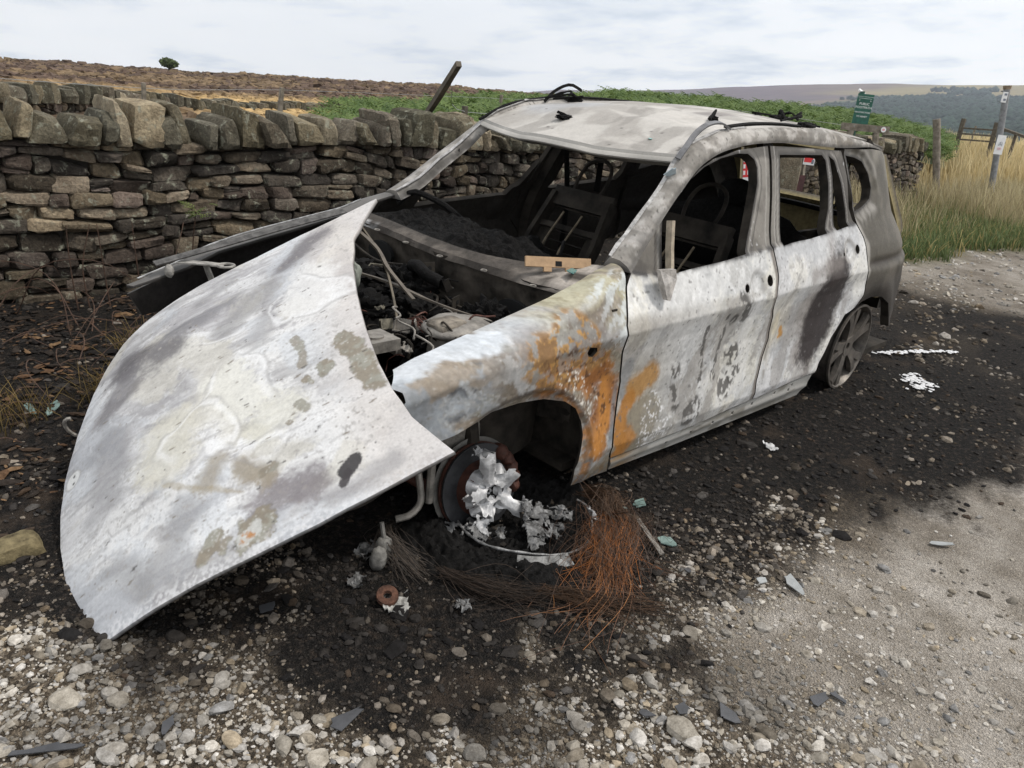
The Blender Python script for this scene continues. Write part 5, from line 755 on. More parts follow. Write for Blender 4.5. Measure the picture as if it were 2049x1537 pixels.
def mat_ground():
    mt,nt,b,n,l=nodes('track_ground'); at=n.new('ShaderNodeAttribute'); at.attribute_name='Col'; sp=n.new('ShaderNodeSeparateColor'); l.new(at.outputs[0],sp.inputs[0])
    g=n.new('ShaderNodeNewGeometry'); p=g.outputs['Position']
    n1=nz(n,l,5,8,p,.62); n2=nz(n,l,38,6,p,.65); n3=nz(n,l,140,4,p,.6); vo=n.new('ShaderNodeTexVoronoi'); vo.inputs['Scale'].default_value=75; l.new(p,vo.inputs['Vector'])
    base=ramp(n,l,n2.outputs[0],[(.30,(.055,.042,.030)),(.50,(.105,.085,.064)),(.66,(.21,.18,.145))]).outputs[0]
    vr=ramp(n,l,vo.outputs['Color'],[(.2,(.45,.45,.45)),(.8,(1.7,1.68,1.62))]).outputs[0]; base=mixc(n,l,base,vr,.85,'MULTIPLY')
    v2=n.new('ShaderNodeTexVoronoi'); v2.inputs['Scale'].default_value=170; l.new(p,v2.inputs['Vector']); vr2=ramp(n,l,v2.outputs['Color'],[(.15,(.5,.5,.5)),(.75,(1.2,1.2,1.2)),(.95,(2.2,2.15,2.05))]).outputs[0]; base=mixc(n,l,base,vr2,.7,'MULTIPLY')
    dst=ramp(n,l,n1.outputs[0],[(.30,(.30,.265,.22)),(.48,(.45,.41,.36)),(.62,(.54,.50,.45))]).outputs[0]; ds2=ramp(n,l,n3.outputs[0],[(.35,(.6,.58,.56)),(.6,(1.05,1.05,1.05))]).outputs[0]; dst=mixc(n,l,dst,ds2,.8,'MULTIPLY'); dst=mixc(n,l,dst,vr2,.35,'MULTIPLY'); n4=nz(n,l,1.6,5,p,.6); dst=mixc(n,l,dst,ramp(n,l,n4.outputs[0],[(.38,(.45,.42,.38)),(.58,(1,1,1))]).outputs[0],.75,'MULTIPLY')
    c=mixc(n,l,base,dst,sp.outputs[2])
    bl=ramp(n,l,n2.outputs[0],[(.30,(.007,.007,.007)),(.52,(.019,.017,.0155)),(.70,(.060,.046,.036))]).outputs[0]; bl=mixc(n,l,bl,vr2,.8,'MULTIPLY'); n5=nz(n,l,2.3,5,p,.65); bl=mixc(n,l,bl,(.075,.055,.040),ramp(n,l,n5.outputs[0],[(.55,(0,0,0)),(.72,(.75,.75,.75))]).outputs[0])
    bn=n.new('ShaderNodeMath'); bn.operation='MULTIPLY_ADD'; bn.inputs[1].default_value=.9; l.new(n2.outputs[0],bn.inputs[0]); bn.inputs[2].default_value=-.45
    ba=n.new('ShaderNodeMath'); ba.operation='ADD'; l.new(bn.outputs[0],ba.inputs[0]); l.new(sp.outputs[0],ba.inputs[1])
    bf=ramp(n,l,ba.outputs[0],[(.22,(0,0,0)),(.70,(1,1,1))]); c=mixc(n,l,c,bl,bf.outputs[0])
    gr=ramp(n,l,n1.outputs[0],[(.3,(.055,.065,.022)),(.5,(.10,.105,.035)),(.7,(.26,.20,.085))]).outputs[0]; stw=ramp(n,l,n1.outputs[0],[(.3,(.30,.235,.11)),(.7,(.46,.36,.18))]).outputs[0]; gr=mixc(n,l,gr,stw,at.outputs['Alpha']); c=mixc(n,l,c,gr,sp.outputs[1])
    l.new(c,b.inputs['Base Color']); b.inputs['Roughness'].default_value=.92; b.inputs['Specular IOR Level'].default_value=.12
    ad=n.new('ShaderNodeMath'); ad.operation='ADD'; l.new(n2.outputs[0],ad.inputs[0]); l.new(n3.outputs[0],ad.inputs[1]); ad2=n.new('ShaderNodeMath'); ad2.operation='MULTIPLY_ADD'; l.new(v2.outputs['Distance'],ad2.inputs[0]); ad2.inputs[1].default_value=-.6; l.new(ad.outputs[0],ad2.inputs[2]); bump(n,l,b,ad2.outputs[0],.9,.022); return mt
M_GROUND=mat_ground()
ground=kind(mk('ground',P3(gx,gy,gz),gF,M_GROUND,None,True,None,np.c_[gb,gv,gd,np.clip(sm(-13.2,-15,gx)*sm(-2.6,-3.2,gy)+sm(16,24,dd),0,1)]),'structure')
# ---------------------------------------------------------------- terrain tables (x, y, z measured on the site)
def patchgrid(T,nu,nv):
    T=np.array(T,float); a=np.array([spline(T[i],nv) if False else np.stack([np.interp(np.linspace(0,T.shape[1]-1,nv),np.arange(T.shape[1]),T[i,:,k]) for k in range(3)],1) for i in range(T.shape[0])])
    out=np.stack([np.stack([np.interp(np.linspace(0,T.shape[0]-1,nu),np.arange(T.shape[0]),a[:,j,k]) for k in range(3)],1) for j in range(nv)],1); return out   # nu,nv,3
def gridfaces(nu,nv): return [(i*nv+j,(i+1)*nv+j,(i+1)*nv+j+1,i*nv+j+1) for i in range(nu-1) for j in range(nv-1)]
def mat_attr(name,rough=.95,var=.3,scale=3.): return mat_col(name,rough,var,scale,.3,0,.1)
G=patchgrid(MOOR,150,90); V=G.reshape(-1,3).copy(); hn=fbm(V*np.array([1,1,0]),.22,4,301); V[:,2]+=(hn-.5)*.9*sm(12,45,np.hypot(V[:,0],V[:,1]))*.55; hn2=fbm(V*np.array([1,1,0]),.05,4,302)
c=np.tile(np.array((.135,.098,.062)),(len(V),1)); c=mixm(c,.8*sm(.45,.62,hn),(.095,.068,.050)); c=mixm(c,.7*sm(.55,.68,hn2),(.27,.17,.08)); dm=np.hypot(V[:,0],V[:,1]); c=mixm(c,.8*sm(30,18,dm)*sm(-3.5,-7,V[:,0]),(.36,.24,.10)); c=mixm(c,.9*sm(95,110,dm)*sm(-30,-22,V[:,0]),(.34,.27,.15))
M_MOOR=mat_attr('heather_moor',1,.35,6)
moor=kind(mk('moor_hill',V,gridfaces(150,90),M_MOOR,None,True,None,c),'structure')
MOORV=G
G=patchgrid(BRACK,90,50); BRV=G; mo=kind(mk('bracken_slope',G.reshape(-1,3)-np.array([0,0,.35]),gridfaces(90,50),mat_plain('bracken_litter',(.035,.05,.015),.95,.4,4,.2),None,True),'structure')
G=patchgrid(FAR,200,90); FARV=G; V=G.reshape(-1,3).copy(); hn=fbm(V*np.array([1,1,0]),.004,5,310); V[:,2]+=(hn-.5)*26*np.repeat(np.tile(sm(0,.6,np.linspace(0,1,90))*1.,200),1)*.5; uu=np.repeat(np.linspace(0,1,200),90); vv=np.tile(np.linspace(0,1,90),200); px=800+1760*uu
hn3=fbm(V*np.array([1,1,0]),.0022,5,311)
c=np.tile(np.array((.20,.16,.075)),(len(V),1)); c=mixm(c,.9*sm(1820,1640,px+500*(hn3-.5))*sm(.45,.6,vv),(.085,.058,.075)); c=mixm(c,.75*sm(1500,1350,px)*sm(.85,.7,vv),(.06,.085,.06)); c=mixm(c,.7*sm(.5,.62,hn3)*sm(.72,.80,vv),(.10,.062,.075)); c=mixm(c,.8*sm(.72,.6,vv)*sm(.40,.55,fbm(V*np.array([1,1,0]),.006,4,312)),(.045,.07,.03)); FC=c
far=kind(mk('far_hills',V,gridfaces(200,90),mat_attr('far_hill_cover',1,.25,.02),None,True,None,c),'structure')
# ---------------------------------------------------------------- woodland on the far slope (reads as one mass)
def ico(sub):
    bm=bmesh.new(); bmesh.ops.create_icosphere(bm,subdivisions=sub,radius=1.); V=np.array([v.co[:] for v in bm.verts]); Fc=np.array([[v.index for v in f.verts] for f in bm.faces]); bm.free(); return V,Fc
I1,I1F=ico(1); I2,I2F=ico(2)
def scatter(B,Fb,pos,scl,rotz,jit,seed,colr,tilt=0):
    r=np.random.default_rng(seed); n=len(pos); k=len(B)
    V=B[None]*(1+jit*(r.random((n,k,1))-.5)*2)*scl[:,None,:]
    ca,sa=np.cos(rotz),np.sin(rotz); X=V[...,0]*ca[:,None]-V[...,1]*sa[:,None]; Y=V[...,0]*sa[:,None]+V[...,1]*ca[:,None]
    V=np.stack([X,Y,V[...,2]],-1)+pos[:,None]; F2=(Fb[None]+(np.arange(n)*k)[:,None,None]).reshape(-1,3); return V.reshape(-1,3),F2,np.repeat(colr,k,0)
def mk_fast(name,V,T,mat,parent=None,col=None,smooth=True,sharp=0):
    me=bpy.data.meshes.new(name); n=len(V); f=len(T); k=T.shape[1]; me.vertices.add(n); me.vertices.foreach_set('co',np.asarray(V,np.float32).ravel()); me.loops.add(f*k); me.loops.foreach_set('vertex_index',T.astype(np.int32).ravel()); me.polygons.add(f); me.polygons.foreach_set('loop_start',(np.arange(f)*k).astype(np.int32)); me.materials.append(mat)
    me.polygons.foreach_set('use_smooth',np.full(f,smooth)); me.update(calc_edges=True); me.validate()
    if smooth and sharp: me.set_sharp_from_angle(angle=math.radians(sharp))
    if col is not None:
        a=me.color_attributes.new('Col','FLOAT_COLOR','POINT'); cc=np.ones((n,4)); cc[:,:3]=col; a.data.foreach_set('color',cc.ravel())
    o=bpy.data.objects.new(name,me); COL.objects.link(o)
    if parent: o.parent=parent
    return o
r=np.random.default_rng(5); ui=r.random(30000); vi=r.random(30000)*.78; pu=800+1760*ui
wn=fbm(P3(pu*.008,vi*16),1,4,333); keep=(pu>1640)&(wn+.18*sm(1640,1850,pu)-.6*sm(.62,.72,vi)*sm(2000,1750,pu)-.30*sm(.66,.74,vi)>.47); ui,vi,pu=ui[keep][:11000],vi[keep][:11000],pu[keep][:11000]
fi=(np.clip(ui*199,0,198)).astype(int); fj=np.clip(vi*89,0,88).astype(int); pos=FARV.reshape(200,90,3)[fi,fj]; pos=pos+r.normal(0,4,(len(pos),3))*np.array([1,1,0]); s=r.uniform(5,10,(len(pos),1)); scl=np.c_[s,s,s*.9]; pos[:,2]+=3
colr=np.array((.020,.033,.024))[None]*r.uniform(.5,1.6,(len(pos),1)); V,T,cc=scatter(I1,I1F,pos,scl,r.random(len(pos))*6,.3,6,colr); kind(mk_fast('woodland',V,T,mat_attr('woodland_leaf',1,.2,.3),None,cc),'stuff')
# ================================================================ DRYSTONE WALLS
def mat_stone(name='gritstone',bst=.9):
    mt,nt,b,n,l=nodes(name); at=n.new('ShaderNodeAttribute'); at.attribute_name='Col'; g=n.new('ShaderNodeNewGeometry'); p=g.outputs['Position']
    n1=nz(n,l,9,6,p,.6); n2=nz(n,l,55,6,p,.7); n3=nz(n,l,16,5,p,.65,.4)
    c=mixc(n,l,at.outputs[0],ramp(n,l,n2.outputs[0],[(.28,(.45,.45,.45)),(.55,(1.,1.,1.)),(.75,(1.45,1.42,1.36))]).outputs[0],1,'MULTIPLY')
    c=mixc(n,l,c,ramp(n,l,n1.outputs[0],[(.32,(.62,.58,.54)),(.66,(1.22,1.2,1.16))]).outputs[0],1,'MULTIPLY')
    li=ramp(n,l,n3.outputs[0],[(.57,(0,0,0)),(.66,(.75,.75,.75))]); c=mixc(n,l,c,(.30,.30,.235),li.outputs[0])
    l.new(c,b.inputs['Base Color']); b.inputs['Roughness'].default_value=.92; b.inputs['Specular IOR Level'].default_value=.2
    ad=n.new('ShaderNodeMath'); ad.operation='MULTIPLY_ADD'; l.new(n1.outputs[0],ad.inputs[0]); ad.inputs[1].default_value=1.4; l.new(n2.outputs[0],ad.inputs[2]); bump(n,l,b,ad.outputs[0],bst,.022); return mt
M_STONE=mat_stone()
CG={k:cubegrid(k) for k in (2,3,4,5)}
def stone(c4,y0,y1,seed,res=4,rnd=.42,rough=.10,wmap=None):
    """c4: four corners (s,z) of the face; y0 front, y1 back"""
    r=np.random.default_rng(seed); B,Fc=CG[res]; pw=3.2+6*(1-rnd); R=B/((np.abs(B)**pw).sum(1)**(1/pw))[:,None]*1.03; sph=B/np.linalg.norm(B,axis=1)[:,None]
    for k in range(9):
        nn=r.choice([-1,1],3)*np.abs(r.normal(size=3)*np.array([1,.8,1])+.25); nn/=np.linalg.norm(nn); h=r.uniform(.80,1.25)*(np.abs(nn).sum()*.80); dp=R@nn-h; R=R-np.clip(dp,0,None)[:,None]*nn
    R=R+(r.random(R.shape)-.5)*rough*.55; R=R+rough*1.5*(fbm(R*1.7+seed*1.7,1,3,seed%97)[:,None]-.5)*sph
    a=(R[:,0]+1)/2; b=(R[:,2]+1)/2; c4=np.array(c4,float); S=(c4[0][None]*((1-a)*(1-b))[:,None]+c4[1][None]*(a*(1-b))[:,None]+c4[2][None]*(a*b)[:,None]+c4[3][None]*((1-a)*b)[:,None])
    Y=y1+(y0-y1)*(R[:,1]+1)/2
    return np.stack([S[:,0],Y,S[:,1]],-1),Fc
PALS=[(.135,.115,.092),(.165,.138,.105),(.105,.092,.078),(.21,.172,.122),(.085,.075,.066),(.15,.125,.11),(.18,.15,.115),(.125,.10,.085)]
def wall_layout(L,H0,seed,hs=(.050,.095),ws=(.09,.30)):
    r=np.random.default_rng(seed); out=[]; s=np.linspace(0,L,int(L/.05)+1); zb=np.zeros_like(s); z=0.; 
    while z<H0-.03:
        h=r.uniform(*hs); h=min(h,H0-z); 
        if H0-z-h<.05: h=H0-z
        zt=zb+h*(1+.55*(fbm(P3(s*1.5+z*9,np.zeros_like(s)),1,3,seed+int(z*100))-.5)*2); 
        if H0-z-h<=.001: zt=np.maximum(zb+.04,H0+.03*(fbm(P3(s*2,s*0),1,2,seed)-.5))
        x=-r.random()*.2
        while x<L:
            big=x<6; w=r.uniform(*ws)*(1 if x<3.2 else .72)*(1.25 if h>.1 and r.random()<.3 else 1); x2=x+w
            f=lambda q,a:float(np.interp(q,s,a)); j=lambda:r.normal(0,.008)
            p=[(x+j(),f(x,zb)+j()),(x2+j(),f(x2,zb)+j()),(x2+r.normal(0,.022),f(x2,zt)+j()),(x+r.normal(0,.022),f(x,zt)+j())]
            hh=f((x+x2)/2,zt)-f((x+x2)/2,zb)
            if hh>.075 and r.random()<.22:
                m1=.35+.3*r.random(); m2=m1+r.normal(0,.08); a=np.array(p); l0=a[0]+(a[3]-a[0])*m1; l1=a[1]+(a[2]-a[1])*m2; out.append([p[0],p[1],tuple(l1),tuple(l0)]); out.append([tuple(l0),tuple(l1),p[2],p[3]])
            else: out.append(p)
            x=x2
        zb=zt; z+=h
    return out
def build_wall(root,quads,tf,place,seed,limit,camd,depth=.22,cope=None,gap=.003):
    """tf(s)->(x,y) base point & along-direction; place maps stone local to world"""
    r=np.random.default_rng(seed); items=[]
    for q in quads:
        a=np.array(q); cen=a.mean(0); a=cen+(a-cen)*(1-gap/np.maximum(np.ptp(a,axis=0),.03)); area=np.ptp(a[:,0])*np.ptp(a[:,1]); d=camd(cen); items.append((area/d**2,'s',a,d))
    for q,tl in (cope or []):
        a=np.array(q); d=camd(a.mean(0)); items.append((np.ptp(a[:,0])*np.ptp(a[:,1])/d**2,'c',a,d,tl))
    items.sort(key=lambda t:-t[0]); RV=[];RF=[];RC=[];base=0
    for k,it in enumerate(items):
        sd=seed*1000+k; isc=it[1]=='c'; a=it[2]; d=it[3]; proud=r.normal(0,.016); res=5 if d<8.5 else (3 if d<13 else 2)
        if isc: V,Fc=stone(a,.09+r.normal(0,.03),-.30+r.normal(0,.03),sd,res,.25,.14)
        else: V,Fc=stone(a,.02+proud,-depth+.05,sd,res,.15,.13)
        base_c=np.array(PALS[r.integers(len(PALS))])*r.choice([.42,.62,.85,1.05,1.5],p=[.15,.24,.30,.20,.11])*r.uniform(.85,1.15)
        if isc: base_c=base_c*.95+np.array((.040,.042,.026))
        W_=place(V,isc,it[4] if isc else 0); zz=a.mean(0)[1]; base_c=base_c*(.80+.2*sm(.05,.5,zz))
        if k<limit:
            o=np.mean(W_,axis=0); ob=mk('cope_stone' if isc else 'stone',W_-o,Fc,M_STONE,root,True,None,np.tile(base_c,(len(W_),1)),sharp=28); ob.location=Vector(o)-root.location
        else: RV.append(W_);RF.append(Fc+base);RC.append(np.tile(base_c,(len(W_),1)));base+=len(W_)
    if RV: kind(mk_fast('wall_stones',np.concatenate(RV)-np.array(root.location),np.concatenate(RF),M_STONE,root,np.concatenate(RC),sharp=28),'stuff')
WY=-2.57; WX0=1.7; WL=14.7
def near_place(V,isc,t):
    s,y,z=V[:,0],V[:,1],V[:,2]; y=y+WY-.10*(z/1.0); x=WX0-s
    return P3(x,y,z-.03)
cq=[]; r=np.random.default_rng(21); s=0.
def cope_base(s): return .935+.02*math.sin(s*2.3)
while s<WL:
    w=r.uniform(.08,.24)*(1 if s<7 else .85); h=r.uniform(.17,.30); t=r.normal(0,.05); zb_=cope_base(s)-.015
    if 4.6<s<5.1: h*=.8
    cq.append(([(s,zb_),(s+w,zb_),(s+w*r.uniform(.75,1.05)+t,zb_+h*r.uniform(.7,1.05)),(s+w*r.uniform(-.05,.2)+t,zb_+h*r.uniform(.8,1.05))],0)); s+=w*.90
wall=empty('drystone_wall',(WX0-WL/2,WY-.2,0)); tag(wall,'long brown gritstone drystone wall with upright cope stones running behind the car','wall')
cdist=lambda c:math.hypot(WX0-c[0]-1.9,WY-2.6)
q=[a for a in wall_layout(WL,.94,11) ]
build_wall(wall,q,None,near_place,31,300,cdist,cope=cq)
mb=MB(); mb.add([(WX0-WL,WY-.42,-.05),(WX0,WY-.42,-.05),(WX0,WY-.075,-.05),(WX0-WL,WY-.075,-.05),(WX0-WL,WY-.42,.92),(WX0,WY-.42,.92),(WX0,WY-.185,.92),(WX0-WL,WY-.185,.92)],[(0,3,2,1),(4,5,6,7),(0,1,5,4),(1,2,6,5),(2,3,7,6),(3,0,4,7)]); co=mb.obj('wall_core',mat_plain('dark_core_fill',(.04,.035,.03),.95,.3,10,.2)); reparent(co,wall)  # solid dark prism added inside the wall to block light between stones
# second wall beyond, seen over the first
FW=np.array([(2.5,-8.6,.95),(-1.18,-10.03,.63),(-2.46,-11.23,.54),(-3.76,-12.37,.41),(-5.34,-13.34,.26),(-8.45,-14.52,.18),(-10.72,-15.43,.12),(-13.09,-16.16,-.05),(-15.61,-16.63,-.19),(-20,-17.2,-.5)])
fd=np.r_[0,np.cumsum(np.hypot(np.diff(FW[:,0]),np.diff(FW[:,1])))]
def far_place(V,isc,t):
    s,y,z=V[:,0],V[:,1],V[:,2]; bx=np.interp(s,fd,FW[:,0]);by=np.interp(s,fd,FW[:,1]);bz=np.interp(s,fd,FW[:,2]); dx=np.interp(s+.05,fd,FW[:,0])-np.interp(s-.05,fd,FW[:,0]);dy=np.interp(s+.05,fd,FW[:,1])-np.interp(s-.05,fd,FW[:,1]); L=np.hypot(dx,dy)+1e-9
    return P3(bx-dy/L*y*-1*-1,by+dx/L*y*-1*-1,bz+z-1.12)
fcam=lambda c:math.hypot(float(np.interp(c[0],fd,FW[:,0]))-1.9,float(np.interp(c[0],fd,FW[:,1]))-2.6)
cq=[];s=0.
while s<fd[-1]-.3:
    w=r.uniform(.14,.26);h=r.uniform(.22,.30); cq.append(([(s,.88),(s+w,.88),(s+w*.9,.88+h*.95),(s+w*.1,.88+h)],0)); s+=w
fw=empty('drystone_wall',(-6,-13,0)); tag(fw,'second drystone wall farther off below the heather moor','wall')
build_wall(fw,[a for a in wall_layout(fd[-1]-.3,.88,41,(.09,.15),(.2,.45))],None,far_place,51,290,fcam,cope=cq)
# ================================================================ GRAVEL
I0,I0F=ico(1); 
bm=bmesh.new(); bmesh.ops.create_icosphere(bm,subdivisions=1,radius=1.); bm.free()
def ico0():
    t=(1+5**.5)/2; V=np.array([(-1,t,0),(1,t,0),(-1,-t,0),(1,-t,0),(0,-1,t),(0,1,t),(0,-1,-t),(0,1,-t),(t,0,-1),(t,0,1),(-t,0,-1),(-t,0,1)],float); V/=np.linalg.norm(V[0])
    F=np.array([(0,11,5),(0,5,1),(0,1,7),(0,7,10),(0,10,11),(1,5,9),(5,11,4),(11,10,2),(10,7,6),(7,1,8),(3,9,4),(3,4,2),(3,2,6),(3,6,8),(3,8,9),(4,9,5),(2,4,11),(6,2,10),(8,6,7),(9,8,1)]); return V,F
J0,J0F=ico0()
M_PEB=mat_stone('limestone_pebble',.35); 
def mat_pebble():
    mt,nt,b,n,l=nodes('limestone_gravel'); at=n.new('ShaderNodeAttribute'); at.attribute_name='Col'; g=n.new('ShaderNodeNewGeometry'); p=g.outputs['Position']
    n1=nz(n,l,45,5,p,.6); n2=nz(n,l,220,3,p,.6)
    c=mixc(n,l,at.outputs[0],ramp(n,l,n1.outputs[0],[(.30,(.55,.53,.50)),(.66,(1.2,1.2,1.2))]).outputs[0],1,'MULTIPLY'); c=mixc(n,l,c,ramp(n,l,n2.outputs[0],[(.35,(.8,.8,.8)),(.65,(1.1,1.1,1.1))]).outputs[0],1,'MULTIPLY')
    l.new(c,b.inputs['Base Color']); b.inputs['Roughness'].default_value=.9; b.inputs['Specular IOR Level'].default_value=.15; bump(n,l,b,n1.outputs[0],.5,.006); return mt
M_PEB=mat_pebble()
r=np.random.default_rng(77)
def in_view(n,d0,d1,half=56): 
    d=np.sqrt(r.random(n)*(d1**2-d0**2)+d0**2); a=math.radians(-136.5)+r.uniform(-1,1,n)*math.radians(half); return 1.9+d*np.cos(a),2.6+d*np.sin(a),d
def gdens(x,y):
    b=burn(x,y); du=dust(x,y); cl=fbm(P3(x,y),2.2,4,401)
    band=sm(.75,1.15,x*.55+y*.75)      # clean stones in front
    return np.clip((.35+.9*sm(.40,.62,cl)+.75*band*sm(.7,.2,b))*(1-.80*du)*(1-.9*verge(x,y))*(1-.55*sm(.8,1.,b)),0,1.4)
def gravel(n,d0,d1,rm,rs,seed,rmin,rmax,dmul=1.):
    x,y,d=in_view(n,d0,d1); k=(r.random(n)<gdens(x,y)*dmul)&(y>-2.5); x,y,d=x[k],y[k],d[k]; k=~((x<.62)&(x>-3.6)&(np.abs(y)<.66)); x,y,d=x[k],y[k],d[k]
    rad=np.clip(np.exp(r.normal(math.log(rm),rs,len(x))),rmin,rmax); return x,y,d,rad
def pebcol(x,y,n):
    b=burn(x,y); base=np.array([(.47,.44,.395),(.40,.365,.31),(.53,.505,.47),(.31,.27,.215),(.27,.265,.26),(.36,.30,.22)])[r.choice(6,n,p=[.30,.22,.18,.14,.08,.08])]*r.uniform(.55,1.05,(n,1))
    br=sm(.30,.75,b)*.55; base=base*(1-br[:,None])+base*np.array((.62,.50,.38))*br[:,None]
    s=np.clip(sm(.20,.85,b)*r.uniform(.40,1.12,n)*np.where(r.random(n)<.10,.4,1)+.55*sm(.50,.72,fbm(P3(x,y),3.2,4,402)),0,.97)
    return base*(1-s[:,None])+np.array((.020,.018,.017))*s[:,None]
parts=[gravel(26500,1.25,3.3,.0064,.5,1,.003,.022),gravel(14500,3.3,6.5,.0085,.5,2,.005,.028,.8),gravel(20000,6.0,14,.014,.45,3,.008,.045,.9),gravel(26000,1.25,2.7,.0032,.35,4,.002,.006,1.2)]
x=np.concatenate([p[0] for p in parts]);y=np.concatenate([p[1] for p in parts]);d=np.concatenate([p[2] for p in parts]);rad=np.concatenate([p[3] for p in parts])
big=[(1.46,.783,.034),(1.061,1.33,.032),(.262,1.844,.034),(1.36,.86,.024),(-.10,1.62,.022),(.98,1.42,.028),(.75,1.55,.026),(-.72,1.95,.022),(1.2,1.15,.024)]
x=np.r_[x,[b[0] for b in big]];y=np.r_[y,[b[1] for b in big]];rad=np.r_[rad,[b[2] for b in big]];d=np.hypot(x-1.9,y-2.6)
n=len(x); pc=pebcol(x,y,n); app=rad/d; order=np.argsort(-app); sq=np.c_[r.uniform(.9,1.5,n),r.uniform(.7,1.05,n),r.uniform(.45,.75,n)]*rad[:,None]; rz=r.random(n)*6.28; pos=np.c_[x,y,gheight(x,y)+rad*.18]
def pebshape(B,seed):
    q=np.random.default_rng(seed); R=B.copy()
    for k in range(5):
        nn=q.normal(size=3); nn/=np.linalg.norm(nn); h=q.uniform(.45,.85); R=R-np.clip(R@nn-h,0,None)[:,None]*nn
    return R*1.2
shapes2=[pebshape(I2,k) for k in range(14)]; shapes1=[pebshape(I1,k+30) for k in range(14)]
ind=order[:300]
for k,i in enumerate(ind):
    V,T,cc=scatter(shapes2[k%14],I2F,np.zeros((1,3)),sq[i:i+1],rz[i:i+1],.03,k,pc[i:i+1]); o=mk_fast('stone',V,T,M_PEB,ground,cc,sharp=25); o.location=pos[i]
rest=order[300:]; nm=(d[rest]<3.6)&(rad[rest]>.0055); near=rest[nm]; farr=rest[~nm]; VV=[];TT=[];CC=[];b0=0
for sh in range(14):
    for grp,S,Fb in ((near[sh::14],shapes1[sh],I1F),(farr[sh::14],pebshape(J0,sh+60),J0F)):
        if len(grp)==0: continue
        V,T,cc=scatter(S,Fb,pos[grp],sq[grp],rz[grp],.08,sh,pc[grp]); VV.append(V);TT.append(T+b0);CC.append(cc);b0+=len(V)
kind(mk_fast('gravel',np.concatenate(VV),np.concatenate(TT),M_PEB,ground,np.concatenate(CC),sharp=22),'stuff')
# ash flakes and burnt crumbs: small dark chips over the burnt patch
xx,yy,d2=in_view(12000,1.8,8); k=(r.random(12000)<burn(xx,yy)*sm(7,3,d2))&(yy>-2.5); xx,yy=xx[k],yy[k]; n=len(xx); rad=np.exp(r.normal(math.log(.009),.45,n)); V,T,cc=scatter(pebshape(J0,3),J0F,np.c_[xx,yy,gheight(xx,yy)+.004],np.c_[rad*1.3,rad,rad*.45],r.random(n)*6.28,.25,9,np.array([(.012,.011,.011),(.03,.027,.025),(.065,.06,.056),(.05,.036,.026)])[r.choice(4,n,p=[.5,.28,.1,.12])]); kind(mk_fast('ash_and_cinders',V,T,M_PEB,ground,cc,False),'stuff')
# charred leaf litter and twigs between the bonnet and the wall
n=5200; x=r.uniform(-1.2,1.9,n); y=r.uniform(-2.5,-.25,n); k=r.random(n)<sm(.36,.6,fbm(P3(x,y),2.6,4,431)+.12); x,y=x[k],y[k]; n=len(x); s=np.exp(r.normal(math.log(.0075),.5,n)); cl=np.array([(.015,.013,.012),(.05,.033,.022),(.10,.058,.033),(.16,.10,.055),(.028,.022,.018)])[r.choice(5,n,p=[.35,.25,.12,.05,.23])]; V,T,cc=scatter(pebshape(J0,8),J0F,np.c_[x,y,gheight(x,y)+.006+.01*r.random(n)],np.c_[s*2.0,s*.8,s*.35],r.random(n)*6.28,.35,19,cl); kind(mk_fast('leaf_litter',V,T,M_PEB,ground,cc,False),'stuff')
# ================================================================ GRASS, BRACKEN, HEATHER
def mat_leaf(name,rough=.7,trans=.25):
    mt,nt,b,n,l=nodes(name); at=n.new('ShaderNodeAttribute'); at.attribute_name='Col'; l.new(at.outputs[0],b.inputs['Base Color']); b.inputs['Roughness'].default_value=rough; b.inputs['Specular IOR Level'].default_value=.2
    tr=n.new('ShaderNodeBsdfTranslucent'); l.new(at.outputs[0],tr.inputs[0]); mx=n.new('ShaderNodeMixShader'); mx.inputs[0].default_value=trans; l.new(b.outputs[0],mx.inputs[1]); l.new(tr.outputs[0],mx.inputs[2]); l.new(mx.outputs[0],n['Material Output'].inputs[0]); return mt
M_LEAF=mat_leaf('grass_blade'); 
def blades(name,pos,h,w,lean,colb,colt,seed,mat=M_LEAF,up=UP):
    q=np.random.default_rng(seed); n=len(pos); a=q.random(n)*6.28; ld=np.stack([np.cos(a),np.sin(a),np.zeros(n)],-1)*lean[:,None]; f=q.random(n)*6.28; sd=np.stack([np.cos(f),np.sin(f),np.zeros(n)],-1)*(w[:,None]/2); U=np.array(up)[None]
    V=[];C=[]
    for t,k in ((0,1.),(.38,.9),(.74,.55)):
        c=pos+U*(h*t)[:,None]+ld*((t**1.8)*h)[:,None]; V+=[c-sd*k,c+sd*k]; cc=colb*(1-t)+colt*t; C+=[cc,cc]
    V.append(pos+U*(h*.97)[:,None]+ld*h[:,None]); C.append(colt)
    V=np.stack(V,1).reshape(-1,3); C=np.stack(C,1).reshape(-1,3); b=(np.arange(n)*7)[:,None]
    T=np.concatenate([b+np.array(t)[None] for t in ((0,1,3),(0,3,2),(2,3,5),(2,5,4),(4,5,6))],0); return kind(mk_fast(name,V,T,mat,None,C,False),'stuff')
def vary(c,n,lo=.7,hi=1.3): return np.array(c)[None]*r.uniform(lo,hi,(n,1))
n=60000; x=r.uniform(-24,-7.2,n); y=r.uniform(-2.45,2.0,n); vg=verge(x,y); edge=np.where(x>-11,vergeline(x),-.13-.05*(x+11))-y; cl=fbm(P3(x,y),.8,4,501); k=(vg>.5)&(x<-9.0+.8*(y+2.4))&(edge>.25+.5*cl)&(r.random(n)<.25+1.0*sm(.35,.6,cl)); x,y,edge,cl=x[k],y[k],edge[k],cl[k]; n=len(x)
